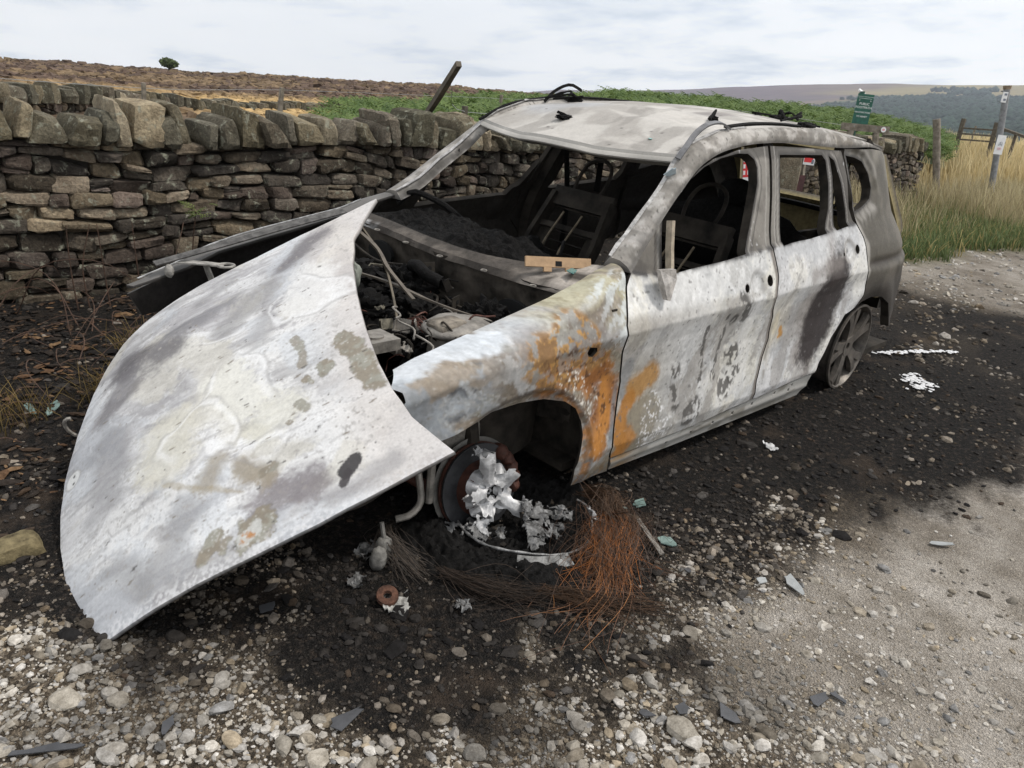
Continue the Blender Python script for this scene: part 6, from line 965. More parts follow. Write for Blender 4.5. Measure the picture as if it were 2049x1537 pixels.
h=r.uniform(.20,.66,n)*(.5+.5*sm(.2,1.4,edge))*(.75+.5*cl); dry=sm(.34,.58,cl+.25*sm(.3,1.5,edge)+r.normal(0,.12,n)); cb=vary((.10,.125,.04),n,.5,1.5)*(1-dry)[:,None]+vary((.26,.215,.10),n,.5,1.4)*dry[:,None]; ct=vary((.18,.21,.08),n,.6,1.4)*(1-dry)[:,None]+vary((.50,.43,.27),n,.5,1.35)*dry[:,None]
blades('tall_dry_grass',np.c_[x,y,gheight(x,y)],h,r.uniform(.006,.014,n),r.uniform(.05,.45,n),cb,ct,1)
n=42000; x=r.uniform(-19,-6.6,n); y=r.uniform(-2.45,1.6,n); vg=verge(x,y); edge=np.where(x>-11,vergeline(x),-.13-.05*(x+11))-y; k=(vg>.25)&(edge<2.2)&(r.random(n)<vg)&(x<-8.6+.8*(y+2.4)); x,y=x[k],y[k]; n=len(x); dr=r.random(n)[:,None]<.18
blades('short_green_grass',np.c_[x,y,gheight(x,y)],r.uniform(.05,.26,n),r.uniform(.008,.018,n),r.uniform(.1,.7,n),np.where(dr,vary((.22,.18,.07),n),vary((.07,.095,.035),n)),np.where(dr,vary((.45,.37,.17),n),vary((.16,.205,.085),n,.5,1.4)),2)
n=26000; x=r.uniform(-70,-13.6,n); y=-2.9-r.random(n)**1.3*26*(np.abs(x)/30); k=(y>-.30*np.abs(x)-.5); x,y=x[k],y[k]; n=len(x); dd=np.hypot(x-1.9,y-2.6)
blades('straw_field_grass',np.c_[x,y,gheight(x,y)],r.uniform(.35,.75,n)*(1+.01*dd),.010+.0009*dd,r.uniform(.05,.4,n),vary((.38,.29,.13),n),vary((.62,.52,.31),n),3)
# bracken fronds
def fronds(name,pos,L,seed,mat,cA,cB):
    q=np.random.default_rng(seed); n=len(pos); a=q.random(n)*6.28; D=np.stack([np.cos(a),np.sin(a),np.zeros(n)],-1); S=np.stack([-np.sin(a),np.cos(a),np.zeros(n)],-1); Z=np.array(UP)[None]*np.ones((n,1)); el=q.uniform(.5,1.25,n)
    pt=lambda t:pos+D*(L*t*np.cos(el*(1-.75*t)))[:,None]+Z*(L*(np.sin(el)*t-.45*t*t))[:,None]
    V=[];C=[];T=[];m=0; sh=q.random((n,1)); base=cA[None]*(1-sh)+cB[None]*sh
    for t in (.18,.34,.50,.66,.82):
        w=(L*.42*(1-t)**.8*(.6+.4*(t>.2)))[:,None]; p=pt(t); p2=pt(t+.13)
        for s in (-1,1): V+=[p,p2,p+S*w*s+D*(L*.10)[:,None]-Z*w*.25]; C+=[base*.75,base,base*1.2]; T.append((m,m+1,m+2)); m+=3
    V=np.stack(V,1).reshape(-1,3);C=np.stack(C,1).reshape(-1,3); b=(np.arange(n)*m)[:,None]; T=np.concatenate([b+np.array(t)[None] for t in T],0); return kind(mk_fast(name,V,T,mat,None,C,False),'stuff')
M_FERN=mat_leaf('bracken_leaf',.65,.3)
def on_grid(G,u,v): 
    nu,nv=G.shape[:2]; a=np.clip(u*(nu-1),0,nu-1.001);b=np.clip(v*(nv-1),0,nv-1.001);i=a.astype(int);j=b.astype(int);fa=(a-i)[:,None];fb=(b-j)[:,None]; return G[i,j]*(1-fa)*(1-fb)+G[i+1,j]*fa*(1-fb)+G[i,j+1]*(1-fa)*fb+G[i+1,j+1]*fa*fb
n=30000; u=r.random(n);v=r.random(n)**.8*.80; ln=fbm(P3(u*30,v*4),1,4,601); k=(r.random(n)<.35+1.2*sm(.3,.55,ln))&~((u<.10+.12*ln)); u,v,ln=u[k],v[k],ln[k]; p=on_grid(BRV,u,v); p[:,2]+=-.42+.35*(ln-.3)+.30*r.random(len(p)); L=r.uniform(.22,.40,len(p))*(.85+.5*v)
fronds('bracken',p,L,11,M_FERN,np.array((.058,.10,.026)),np.array((.14,.195,.058)))
# heather and rough grass tufts
n=26000; u=r.random(n);v=r.random(n)*.86; p=on_grid(MOORV,u,v); dist=np.hypot(p[:,0],p[:,1]); k=(dist>11.5)&(r.random(n)<.9); p=p[k]; n=len(p); dist=dist[k]; p[:,2]+=(fbm(p*np.array([1,1,0]),.22,4,301)-.5)*.9*sm(12,45,np.hypot(p[:,0],p[:,1]))*.55-.05
hz=sm(.40,.6,fbm(p,.07,4,611)+r.normal(0,.1,n)); s=(.08+.0026*dist)*r.uniform(.6,1.4,n); near=sm(34,18,dist)*sm(-3.,-7,p[:,0])
col=vary((.14,.10,.062),n,.6,1.4)*(1-hz)[:,None]+vary((.085,.060,.047),n,.6,1.4)*hz[:,None]; col=col*(1-near)[:,None]+vary((.36,.25,.12),n)*near[:,None]; V,T,cc=scatter(J0,J0F,p,np.c_[s*1.25,s*1.25,s*.75],r.random(n)*6,.55,12,col); kind(mk_fast('heather',V,T,mat_attr('heather_tuft',1,.35,9),None,cc,False),'stuff')
# ================================================================ FENCES, POSTS, SIGNS
M_WOOD=mat_plain('weathered_wood',(.15,.125,.095),.85,.4,14,.5,0,(.27,.235,.19)); M_WOODD=mat_plain('dark_weathered_wood',(.085,.072,.055),.88,.4,14,.5); M_GALV=mat_plain('galvanised_pole',(.20,.205,.21),.55,.25,18,.15,.4); M_WIREG=mat_plain('fence_wire_metal',(.32,.32,.32),.5,.1,5,0,.5)
def post(name,a,b,w,mat,label,cat='post',sq=True,group=None,seed=0):
    a=Vector(a);b=Vector(b);mb=MB();P=[a+(b-a)*t for t in np.linspace(0,1,7)]; q=random.Random(seed); P=[p+Vector((q.uniform(-1,1),q.uniform(-1,1),0))*w*.06 for p in P]; loc=Vector(a)
    mb.tube([p-loc for p in P],[w*.5*(1+q.uniform(-.06,.06)) for _ in P],4 if sq else 10); o=mb.obj(name,mat,None,not sq); o.location=loc; return tag(o,label,cat,group)
post('leaning_post',(-2.99,-3.60,.92),(-2.61,-2.63,1.54),.066,M_WOODD,'long grey wooden post leaning out over the wall top behind the car','post',seed=1)
post('fence_post',(-4.40,-4.53,-.1),(-4.38,-4.54,1.08),.075,M_WOODD,'short dark fence post just behind the wall beside the leaning post','post',seed=2)
post('fence_post',(-3.9,-7.9,-.4),(-4.0,-7.85,.93),.07,M_WOOD,'pale fence post before the bracken, left of the leaning post','post',seed=3)
post('fence_post',(-7.7,-7.55,-.3),(-7.77,-7.53,1.06),.06,M_WOOD,'thin grey fence post in the bracken just left of the car roof','post',seed=4)
post('fence_post',(-1.35,-5.80,-.1),(-1.37,-5.79,1.03),.045,M_WOOD,'slim post rising above the wall left of the photo centre, under the bush','post',seed=5)
def wire(P,label): mb=MB(); mb.tube(spline(P,24),.0035,4); return tag(mb.obj('fence_wire',M_WIREG,None,True),label,'wire')
wire([(3,-5.2,1.12),(-1.37,-5.79,.98),(-4.0,-7.85,.90),(-7.77,-7.53,1.0),(-14,-8.5,1.0)],'upper strand of the wire fence behind the near wall'); wire([(-2.72,-2.85,1.38),(-4.38,-4.54,1.02),(-9,-4.6,1.25),(-13.2,-3.2,1.15)],'fence wire tied to the leaning post')
# wall end post, gate and rails in the straw field
post('fence_post',(-14.6,-2.72,-.05),(-14.44,-3.08,1.43),.13,M_WOOD,'stout round wooden post standing at the end of the wall','post',False,seed=6)
gate=empty('field_gate',(-26.8,-6.1,0)); tag(gate,'low wooden field gate with dark rails in the straw-coloured field','gate')
def gpart(name,a,b,w): mb=MB(); mb.tube([Vector(a)-gate.location,Vector(b)-gate.location],w/2,4); mb.obj(name,M_WOODD,gate)
gpart('gate_post',(-26.70,-6.53,-.2),(-26.69,-6.55,1.40),.16); gpart('gate_post',(-26.97,-5.62,-.2),(-26.96,-5.67,1.40),.16); gpart('gate_post',(-26.6,-7.05,-.2),(-26.5,-6.85,.95),.2)
for z in (1.12,.95,.78): gpart('rail',(-26.69,-6.55,z),(-27.08,-5.30,z+.07),.07)
rl=empty('rail_fence',(-27,-5,0)); tag(rl,'single dark sloping fence rail right of the metal pole','fence')
mb=MB(); mb.tube([(-26.4-(-27),-5.3+5,1.25),(-24.6+27,-3.2+5,.92)],.05,4); mb.obj('rail',M_WOODD,rl)
for x,y in ((-26.0,-4.8),(-24.9,-3.5)): mb=MB(); mb.tube([(x+27,y+5,-.3),(x+27,y+5,1.15)],.05,4); mb.obj('rail_post',M_WOODD,rl)
for k,(x,y,h) in enumerate(((-30,-9.6,1.1),(-36,-9.0,1.1),(-22,-7.8,1.0))): post('fence_post',(x,y,-.3),(x,y,h),.09,M_WOOD,['far fence post in the straw field behind the end post','distant thin fence post at the edge of the straw field','fence post in straw grass between wall end and gate'][k],'post',seed=20+k)
RR=Vector((R_.x,R_.y,0)).normalized(); 
def text_mesh(name,body,size,mat,parent,M4,align='CENTER'):
    cu=bpy.data.curves.new(name,'FONT'); cu.body=body; cu.size=size; cu.align_x=align; cu.align_y='CENTER'; cu.extrude=.0006; cu.resolution_u=2
    to=bpy.data.objects.new(name,cu); COL.objects.link(to); dg=bpy.context.evaluated_depsgraph_get(); me=bpy.data.meshes.new_from_object(to.evaluated_get(dg)); bpy.data.objects.remove(to); bpy.data.curves.remove(cu)
    me.materials.clear(); me.materials.append(mat); o=bpy.data.objects.new(name,me); COL.objects.link(o); o.parent=parent; o.matrix_local=M4; return o
def mat_flat(name,c,rough=.6): mt,nt,b,n,l=nodes(name); b.inputs['Base Color'].default_value=(*c,1); b.inputs['Roughness'].default_value=rough; return mt
M_WHITE=mat_flat('white_lettering',(.75,.77,.75)); M_GREEN=mat_plain('green_sign_enamel',(.012,.085,.060),.45,.2,20,.05); M_RED=mat_flat('red_print',(.62,.03,.03)); M_WPL=mat_plain('white_plate',(.74,.74,.74),.5,.06,20,.03); M_GREY=mat_flat('grey_print',(.16,.18,.22)); M_PINK=mat_flat('pink_print',(.65,.30,.32))
def facing(loc,right,up):
    r0=Vector(right).normalized(); n0=r0.cross(Vector(up)).normalized(); u0=n0.cross(r0); M4=Matrix.Identity(4)
    for i in range(3): M4[i][0]=r0[i];M4[i][1]=u0[i];M4[i][2]=n0[i];M4[i][3]=loc[i]
    return M4
def board(name,M4,w,h,t,mat,label=None,cat=None,parent=None):
    mb=MB(); mb.box((-w/2,-h/2,-t),(w/2,h/2,0)); o=mb.obj(name,mat,parent)
    if parent: o.matrix_local=M4
    else: o.matrix_world=M4
    if label: tag(o,label,cat)
    return o
LEAN=(Vector((-9.07,-2.25,1.64))-Vector((-9.17,-2.25,1.31))).normalized(); LEAN=(Vector(UP)+RR*.10).normalized()
fsg=empty('footpath_sign',(-9.33,-2.28,0)); tag(fsg,'tall green footpath sign plate with white lettering above the wall','sign')
def loc_(v): return Vector(v)-fsg.location
SM=facing(loc_((-9.33,-2.25,1.47)),RR,LEAN); board('sign_plate',SM,.215,.44,.012,M_GREEN,parent=fsg)
for txt,yy,sz in (('PEAK DISTRICT & NORTHERN COUNTIES',.185,.0118),('FOOTPATHS PRESERVATION SOC.',.163,.0118),('PUBLIC',.095,.042),('FOOTPATH',.050,.042),('VIA STOKE FORD',-.010,.0275),('TO ABNEY',-.062,.030),('',-.11,.03)):
    if txt: text_mesh('lettering',txt,sz,M_WHITE,fsg,SM@Matrix.Translation((0,yy,.002)))
for s,t in ((-1,'43'),(1,'96')): text_mesh('lettering',t,.018,M_WHITE,fsg,SM@Matrix.Translation((.075*s,.137,.002)))
mb=MB(); p0=loc_((-9.36,-2.29,0)); p1=loc_((-9.36,-2.29,0))+LEAN*1.72; mb.tube([p0,p1],.035,6); mb.obj('sign_post',mat_plain('green_post_paint',(.02,.07,.05),.6,.3,10,.1),fsg)
board('cap_board',facing(p1+Vector((0,0,.0)),(RR+Vector((0,0,-.55))).normalized(),(F_+Vector((0,0,.9)))),.10,.05,.02,M_WPL,parent=fsg)
st=empty('stile_frame',(-9.3,-2.1,0)); tag(st,'grey wooden frame of two posts and a cross board in front of the green sign','stile')
BM=facing(Vector((-9.26,-2.12,1.275))-st.location,(RR+Vector((0,0,.02))),UP); mb=MB(); mb.box((-.315,-.045,-.05),(.315,.045,0)); o=mb.obj('cross_board',M_WOOD,st); o.matrix_local=BM
for s in (-.16,.13): mb=MB(); mb.cyl((s,.012,.0),(s,.012,.008),.008,8); q=mb.obj('bolt',M_GALV,st); q.matrix_local=BM
mb=MB(); mb.cyl((.235,.0,.0),(.235,.0,.004),.034,18); q=mb.obj('waymark_disc',M_WPL,st); q.matrix_local=BM
mb=MB(); mb.box((.222,-.012,.0045),(.230,.012,.006)); mb2=MB(); mb2.box((.238,-.012,.0045),(.246,.012,.006)); mb2.obj('waymark_mark',M_RED,st).matrix_local=BM; mb.obj('waymark_mark',M_RED,st).matrix_local=BM
for s,b in ((-.18,(-.21,-1.25)),(.16,(.24,-1.25))):
    mb=MB(); mb.tube([BM@Vector((s,-.045,-.03)),BM@Vector((b[0],-.6,-.04)),BM@Vector((b[0]*1.02,-1.29,-.05))],[.045,.047,.05],8); mb.obj('post',M_WOOD,st,True)
# metal pole with notice
pole=empty('sign_pole',(-14.455,-1.783,0)); tag(pole,'tall grey metal pole with a white notice standing in the long grass','pole')
PD=(Vector((-14.338,-2.068,2.092))-Vector((-14.455,-1.783,0))).normalized()
def pl_(t): return PD*t
mb=MB(); mb.tube([pl_(-.05),pl_(2.06)],.052,12); mb.obj('pole',M_GALV,pole,True); mb=MB(); mb.tube([pl_(2.06),pl_(2.12)],[.062,.068],10); mb.obj('pole_cap',mat_plain('rusty_cap',(.20,.15,.10),.7,.3,20,.2),pole)
NM=facing(pl_(1.16)+Vector((-F_.x,-F_.y,0)).normalized()*.062,RR,PD); board('notice',NM,.15,.32,.006,M_WPL,parent=pole)
def mark(P,mat,nm='notice_print'): mb=MB(); mb.tube([NM@Vector((p[0],p[1],.003)) for p in P],.0035,4); mb.obj(nm,mat,pole)
for P in ([(-.028,.02),(0,.048),(.03,.045)],[(-.02,.015),(-.03,-.02)],[(.0,.04),(-.004,-.015)],[(.03,.035),(.034,-.02)],[(.016,.02),(.014,-.01)]): mark(P,M_GREY)
for yy in (-.05,-.065,-.08): mark([(-.035,yy),(.035,yy)],M_PINK)
LM=facing(pl_(1.93)+Vector((-F_.x,-F_.y,0)).normalized()*.062-RR*.05,RR,PD); board('label_plate',LM,.085,.17,.01,M_WPL,parent=pole)
for yy in (.045,-.04): board('label_print',LM@Matrix.Translation((.008,yy,.003)),.045,.035,.002,M_GREY,parent=pole)
for t in (1.85,2.02): mb=MB(); mb.tube([pl_(t)-RR*.10,pl_(t)+RR*.06],.010,6); mb.obj('clamp',M_GALV,pole)
# behind the car, by the wall: stone gatepost, red notices
V,Fc=stone([(-.22,0),(.22,0),(.20,1.0),(-.21,1.02)],.10,-.12,909,4,.18,.07); gp=mk('stone_gatepost',V@np.array([[RR.x,RR.y,0],[-F_.x*.8,-F_.y*.8,0],[0,0,1]])+np.array([-7.72,-2.36,0]),Fc,M_STONE,None,True,None,np.tile(np.array((.19,.165,.125)),(len(V),1))); tag(gp,'broad lichened stone gatepost seen through the rear side window','gatepost')
post('fence_post',(-8.06,-2.24,0),(-8.03,-2.26,.92),.075,M_WOOD,'pale wooden post beside the stone gatepost, seen through the rear window','post',seed=31)
board('rusty_plate',facing((-7.86,-2.16,.56),RR,UP),.10,.24,.008,mat_plain('maroon_rusty_plate',(.065,.028,.028),.75,.3,20,.2),'maroon metal plate on the stone gatepost','plate')
RM=facing((-8.02,-2.19,.87),RR,UP); rn=board('red_notice',RM,.14,.145,.006,M_WPL,'small red and white notice on the post, seen through the rear window','notice'); 
board('notice_print',Matrix.Translation((-.008,.008,.0015)),.11,.10,.001,M_RED,parent=rn); board('notice_print',Matrix.Translation((.0,.045,.003)),.06,.018,.001,M_WPL,parent=rn); board('notice_print',Matrix.Translation((.045,-.03,.003)),.03,.05,.001,M_GREY,parent=rn)
RM=facing((-6.62,-2.2,.76),(RR+Vector((0,0,.16))),UP); rn=board('red_notice',RM,.17,.34,.006,M_WPL,'tall red and white notice hanging on the wall, seen through the front side window','notice'); board('notice_print',Matrix.Translation((0,.03,.0015)),.15,.24,.001,M_RED,parent=rn)
for yy,t in ((.10,'NO'),(.03,'FIRES'),(-.04,'!')): 
    for dx in (-.045,0,.045): board('notice_print',Matrix.Translation((dx,yy,.003)),.022,.045,.001,M_WPL,parent=rn)
# bush on the skyline
bush=empty('bush',(-43.6,-106.3,-4.4)); tag(bush,'round green bush alone on the skyline of the moor','bush'); mb=MB(); mb.tube([(0,0,-1),(0,0,1.0)],[.2,.1],6); mb.obj('trunk',M_WOODD,bush)
q=np.random.default_rng(3); n=260; dv=q.normal(size=(n,3)); dv/=np.linalg.norm(dv,axis=1)[:,None]; rr2=q.random(n)**.4; p=dv*np.array([.95,.95,.42])*rr2[:,None]+np.array([0,0,.8]); V,T,cc=scatter(J0,J0F,p,np.full((n,3),.22)*q.uniform(.6,1.3,(n,1)),q.random(n)*6,.6,4,np.array((.075,.10,.035))[None]*q.uniform(.5,1.4,(n,1))); mk_fast('crown',V,T,M_LEAF,bush,cc,False)
# ================================================================ THINGS LYING ABOUT
def lying(name,label,cat,V,Fc,mat,loc,group=None,smooth=True): o=mk(name,V,Fc,mat,None,smooth); o.location=loc; return tag(o,label,cat,group)
# tyre remains: ash ring, bead, melted rim, wires
TC=Vector((-.09,.875,0)); tyre=empty('tyre_ash_heap',TC); tag(tyre,'burnt-away tyre remains in a black ash ring under the front disc','tyre')
na,nr2=170,80; AA,RR2=np.meshgrid(np.linspace(0,2*math.pi,na,endpoint=False),np.linspace(.0,.52,nr2),indexing='ij'); AX=(RR2*np.cos(AA)).ravel();AY=(RR2*np.sin(AA)*.95).ravel(); rq=RR2.ravel()*(1+.25*(fbm(P3(np.cos(AA).ravel()*2,np.sin(AA).ravel()*2),1,3,4)-.5)); AZ=.035*np.exp(-((rq-.33)/.075)**2)+.004+(.055*(fbm(P3(AX*14,AY*14),1,5,5)-.42)+.035*(.5-np.abs(fbm(P3(AX*40,AY*40),1,4,6)-.5)*3.2))*sm(.52,.36,rq)-.03*sm(.42,.52,rq); mk('charred_casing',P3(AX,AY,AZ),[(i*nr2+j,i*nr2+j+1,((i+1)%na)*nr2+j+1,((i+1)%na)*nr2+j) for i in range(na) for j in range(nr2-1)],M_RUBBER,tyre,True,sharp=50)
M_MELT0=mat_plain('dirty_rim_metal',(.10,.098,.094),.55,.6,40,.6,.3,(.40,.40,.40))
mb=MB(); mb.tube([((.255+.008*math.sin(5*a))*math.cos(a),(.255+.008*math.sin(4*a))*math.sin(a),.055+.012*math.sin(3*a)) for a in np.linspace(-.9,3.0,60)],[.0025+.003*abs(math.sin(i*.7)) for i in range(60)],6); mb.obj('rim_flange',M_MELT0,tyre,True)
mb=MB(); mb.ribbon([(.30*math.cos(a),.30*math.sin(a),.055) for a in np.linspace(.70,1.35,14)],.05,.012,(.3,.3,1)); mb.obj('rim_section',mat_plain('scorched_alloy_strip',(.09,.088,.084),.55,.6,34,.6,.3,(.27,.27,.265)),tyre,True)
M_MELT=mat_plain('dull_melt',(.07,.068,.064),.55,.6,34,.7,.3,(.24,.24,.24))
for k,(x,y,z,sx,sy,sz,al) in enumerate(((-.22,.16,.06,.030,.055,.03,1),(.03,.08,.05,.07,.05,.03,0),(.19,-.04,.04,.07,.045,.03,1),(-.03,.12,.05,.05,.04,.03,0),(-.06,.02,.05,.06,.05,.03,0),(.08,.14,.045,.045,.03,.02,0),(-.13,.06,.05,.04,.05,.03,0),(.28,-.10,.03,.05,.03,.02,0))): ragged('melted_alloy_splash',(x,y,z),(sx,sy,sz),190+k,M_ALU if k==0 else M_MELT,tyre,18,0.,up=((-.5,.5,.6) if k==0 else (.1*k-.3,.25,1)))
def strands(name,starts,mids,ends,n,seed,cols,rad=.0008,curl=.02):
    q=np.random.default_rng(seed); mb=MB()
    for i in range(n):
        t=np.clip(q.normal(.5,.28),0,1); s=np.array(starts[0])*(1-t)+np.array(starts[1])*t; e=np.array(ends[0])*(1-t)+np.array(ends[1])*t; j=lambda k:q.normal(0,k,3)*np.array([1,1,.5])
        e=e+(s-e)*max(0,q.normal(.08,.16)); cl=curl*q.uniform(.3,2.2); mm=[np.array(m_[0])*(1-t)+np.array(m_[1])*t+j(cl) for m_ in mids]; P=spline([s+j(.014)]+mm+[e+j(cl*1.6)],10)-np.array(TC); P[:,2]=np.maximum(P[:,2],.003+.01*q.random()); cA,cB=np.array(cols[0]),np.array(cols[1]); mb.tube(P,rad*q.uniform(.6,1.3),3,np.tile((cA+(cB-cA)*q.random()**.8)*q.uniform(.4,1.4),(30,1)),cap=False)
    return kind(mb.obj(name,M_WIRE,tyre,True),'stuff')
strands('steel_wires',[(-.44,1.00,.03),(-.34,1.06,.05)],[[(-.36,1.15,.06),(-.22,1.11,.07)],[(-.22,1.27,.045),(-.04,1.20,.05)]],[(-.14,1.37,.008),(.10,1.27,.008)],250,1,[(.30,.10,.02),(.06,.03,.016)])
strands('steel_wires',[(-.44,1.00,.03),(-.30,1.06,.04)],[[(-.38,1.16,.08),(-.16,1.10,.09)],[(-.24,1.28,.05),(.02,1.20,.06)]],[(-.20,1.36,.008),(.14,1.25,.008)],150,11,[(.10,.045,.02),(.025,.018,.014)],.0007,.05)
strands('steel_wires',[(-.20,1.20,.05),(.05,1.18,.05)],[[(-.10,1.34,.05),(.10,1.30,.04)]],[(.12,1.42,.006),(.30,1.30,.006)],40,12,[(.24,.10,.03),(.06,.03,.02)],.0007,.05)
strands('steel_wires',[(-.46,.80,.03),(-.40,.92,.04)],[[(-.50,.95,.07),(-.40,.98,.07)],[(-.46,1.05,.06),(-.36,1.05,.06)]],[(-.40,1.22,.01),(-.28,1.18,.02)],220,2,[(.06,.035,.02),(.10,.055,.03)])
strands('steel_wires',[(.10,1.22,.02),(.16,1.20,.03)],[[(.02,1.33,.03),(.10,1.32,.04)]],[(-.22,1.50,.006),(.02,1.46,.006)],110,3,[(.05,.032,.02),(.09,.05,.028)])
strands('steel_wires',[(.33,.95,.02),(.36,.92,.03)],[[(.28,1.10,.04),(.30,1.12,.03)]],[(.10,1.26,.01),(.16,1.24,.02)],120,4,[(.03,.024,.02),(.06,.04,.028)])
strands('steel_wires',[(.30,.62,.03),(.36,.60,.04)],[[(.40,.70,.08),(.44,.74,.06)]],[(.38,.88,.006),(.46,.92,.006)],90,5,[(.03,.026,.022),(.05,.036,.026)])
# lumps in front of the tyre
V,Fc=blob_mesh((0,0,.045),(.035,.028,.05),4,.18,2.,5); V2,F2=blob_mesh((.045,.03,.04),(.03,.025,.045),4,.2,2.,6); mb=MB(); mb.add(V,Fc).add(V2,F2); mb.tube([(0,0,.08),(.0,-.02,.14)],.008,6); o=mb.obj('caliper_casting',mat_plain('grey_casting',(.13,.125,.115),.7,.4,24,.5),None,True); o.location=(.45,.74,.0); tag(o,'grey twin-bore metal casting lying in the ash left of the disc','casting')
for k,(x,y,s,lab) in enumerate(((.47,.68,.055,'crumpled grey melted metal heap behind the twin-bore casting'),(.56,.97,.06,'pale crumpled flake of melted metal in front of the casting'),(.40,1.10,.03,'small pale melted metal flake near the tyre wires'),(.60,.80,.035,'small crumpled metal scrap under the bonnet edge'))):
    o=ragged('melted_scrap',(0,0,.012),(s,s*.85,s*.5),400+k,M_MELT if k!=1 else mat_plain('pale_melt',(.30,.29,.27),.6,.5,34,.6,.1,(.5,.49,.46)),None,18,0.); o.location=(x,y,0); tag(o,lab,'scrap','melted metal scraps in the ash')
mb=MB(); mb.add(*ringmesh(Vector((0,0,0)),Vector((.2,.3,.9)).normalized(),[(.012,0),(.036,0),(.034,.012),(.014,.012)],20)); o=mb.obj('pulley',mat_plain('red_brown_ring',(.06,.035,.028),.8,.6,40,.5,0,(.15,.075,.05),.15),None,True); o.location=(.58,.94,.03); tag(o,'small reddish ring part on top of the pale melted flake','ring')
def shard(loc,pts,rot,label,mat,th=.003,bend=.0,tilt=(0,0)):
    P=np.array(pts,float); n=len(P); V=[(x,y,0) for x,y in P]+[(x,y,-th) for x,y in P]; V=np.array(V,float); V[:,2]+=bend*(V[:,0]**2-V[:,1]**2); mb=MB(); mb.add(V,[tuple(range(n)),tuple(range(2*n-1,n-1,-1))]+[(i,i+n,(i+1)%n+n,(i+1)%n) for i in range(n)])
    o=mb.obj('trim_shard',mat,None,False); o.location=(loc[0],loc[1],.012+th); o.rotation_euler=(tilt[0],tilt[1],rot); return tag(o,label,'shard')
M_SHARD=mat_plain('dark_grey_shard',(.045,.046,.050),.5,.25,20,.2); M_SHARDL=mat_plain('light_grey_shard',(.24,.25,.25),.5,.2,20,.2)
g_=np.random.default_rng(8)
def jag(a,b,n=8): t=np.sort(g_.random(n))*6.28; return [(a*math.cos(q)*g_.uniform(.6,1.1),b*math.sin(q)*g_.uniform(.6,1.1)) for q in t]
for (x,y,a,b,rt,lab,mt) in ((-.16,2.03,.07,.045,.4,'dark grey shard lying flat on the pale track, lower of a pair',M_SHARD),(-.20,2.07,.055,.03,1.1,'dark grey shard lying on top of another on the pale track',M_SHARD),(-.62,1.71,.11,.05,.8,'torn bluish grey plastic sheet on the gravel beside the car',M_SHARDL),(-.55,1.62,.04,.03,.2,'small bluish grey scrap touching the torn plastic sheet',M_SHARDL),(-1.42,1.94,.08,.03,2.3,'pale pointed shard alone on the right of the track',M_SHARDL),(.113,1.89,.055,.04,1.5,'dark triangular shard among white stones, right of centre',M_SHARD),(.20,1.80,.04,.03,.3,'small dark shard among stones next to the triangular one',M_SHARD),(.953,1.27,.085,.04,.2,'large black flat shard on the gravel near the photo bottom',M_SHARD),(1.30,1.02,.05,.02,.9,'grey slate-like shard on the gravel below the bonnet tip',M_SHARD),(1.54,.93,.12,.03,2.6,'long dark pointed shard at the bottom left corner',M_SHARD),(.885,.75,.06,.03,.5,'black oval flake on the burnt ground under the bonnet',M_SHARD),(.30,1.75,.035,.028,1.9,'dark chip half buried by stones, bottom centre',M_SHARD),(-.38,1.42,.03,.02,.3,'small dark flake beside the fallen metal strip',M_SHARD)): shard((x,y),jag(a*.72,b*.72),rt,lab,mt,tilt=(g_.normal(0,.06),g_.normal(0,.06)))
mb=MB(); mb.box((-.11,-.009,0),(.11,.009,.006)); o=mb.obj('metal_strip',M_STEEL); o.location=(-.43,1.21,.02); o.rotation_euler=(.1,.05,1.08); tag(o,'straight grey metal strip lying beside the rusty wires','strip')
M_GLASS=mat_plain('sooty_green_glass',(.10,.16,.145),.15,.3,20,.1,0,(.22,.30,.28),.6)
for (x,y,a,b,lab) in ((-.47,1.26,.05,.035,'melted green glass piece beside the metal strip'),(-.50,.98,.07,.03,'crazed green glass sheet on stones by the sill'),(-.62,1.02,.05,.03,'second crazed glass piece on stones under the front door'),(1.04,-1.02,.08,.03,'pale glass sliver on black ground left of the bonnet, left of two'),(.96,-.98,.085,.025,'pale glass sliver on black ground left of the bonnet, right of two')): shard((x,y),jag(a,b,9),g_.random()*3,lab,M_GLASS,.004)
# white foam residue to the right
M_FOAM=mat_plain('white_residue',(.50,.50,.51),.7,.3,60,.5)
def foam(pts,wd,label,seed):
    q=np.random.default_rng(seed); mb=MB()
    for i in range(120):
        t=q.random()*(len(pts)-1); k=int(t); f=t-k; p=np.array(pts[k])*(1-f)+np.array(pts[min(k+1,len(pts)-1)])*f+q.normal(0,wd,2); s=q.uniform(.002,.010); V,Fc=I1*np.array([s*2.0,s*2.0,s*.35]),I1F; mb.add(V*(1+.3*(q.random((len(V),1))-.5))+np.array([p[0],p[1],.012]),Fc)
    o=mb.obj('foam_residue',M_FOAM,None,True); tag(o,label,'residue'); return kind(o,'stuff')
foam([(-3.70,.66),(-3.95,.78),(-4.15,.86),(-4.40,1.0)],.012,'thin white streak of residue on the burnt ground behind the rear wheel',1); foam([(-3.50,1.04),(-3.40,1.12),(-3.32,1.15)],.045,'white spattered residue patch right of the rear wheel',2)
o=ragged('foil_scrap',(0,0,.012),(.05,.025,.02),77,M_ALU,None,16,0.); o.location=(-1.62,1.05,0); o.rotation_euler=(0,0,.6); tag(o,'small torn silvery foil scrap on the black ground below the front door','scrap')
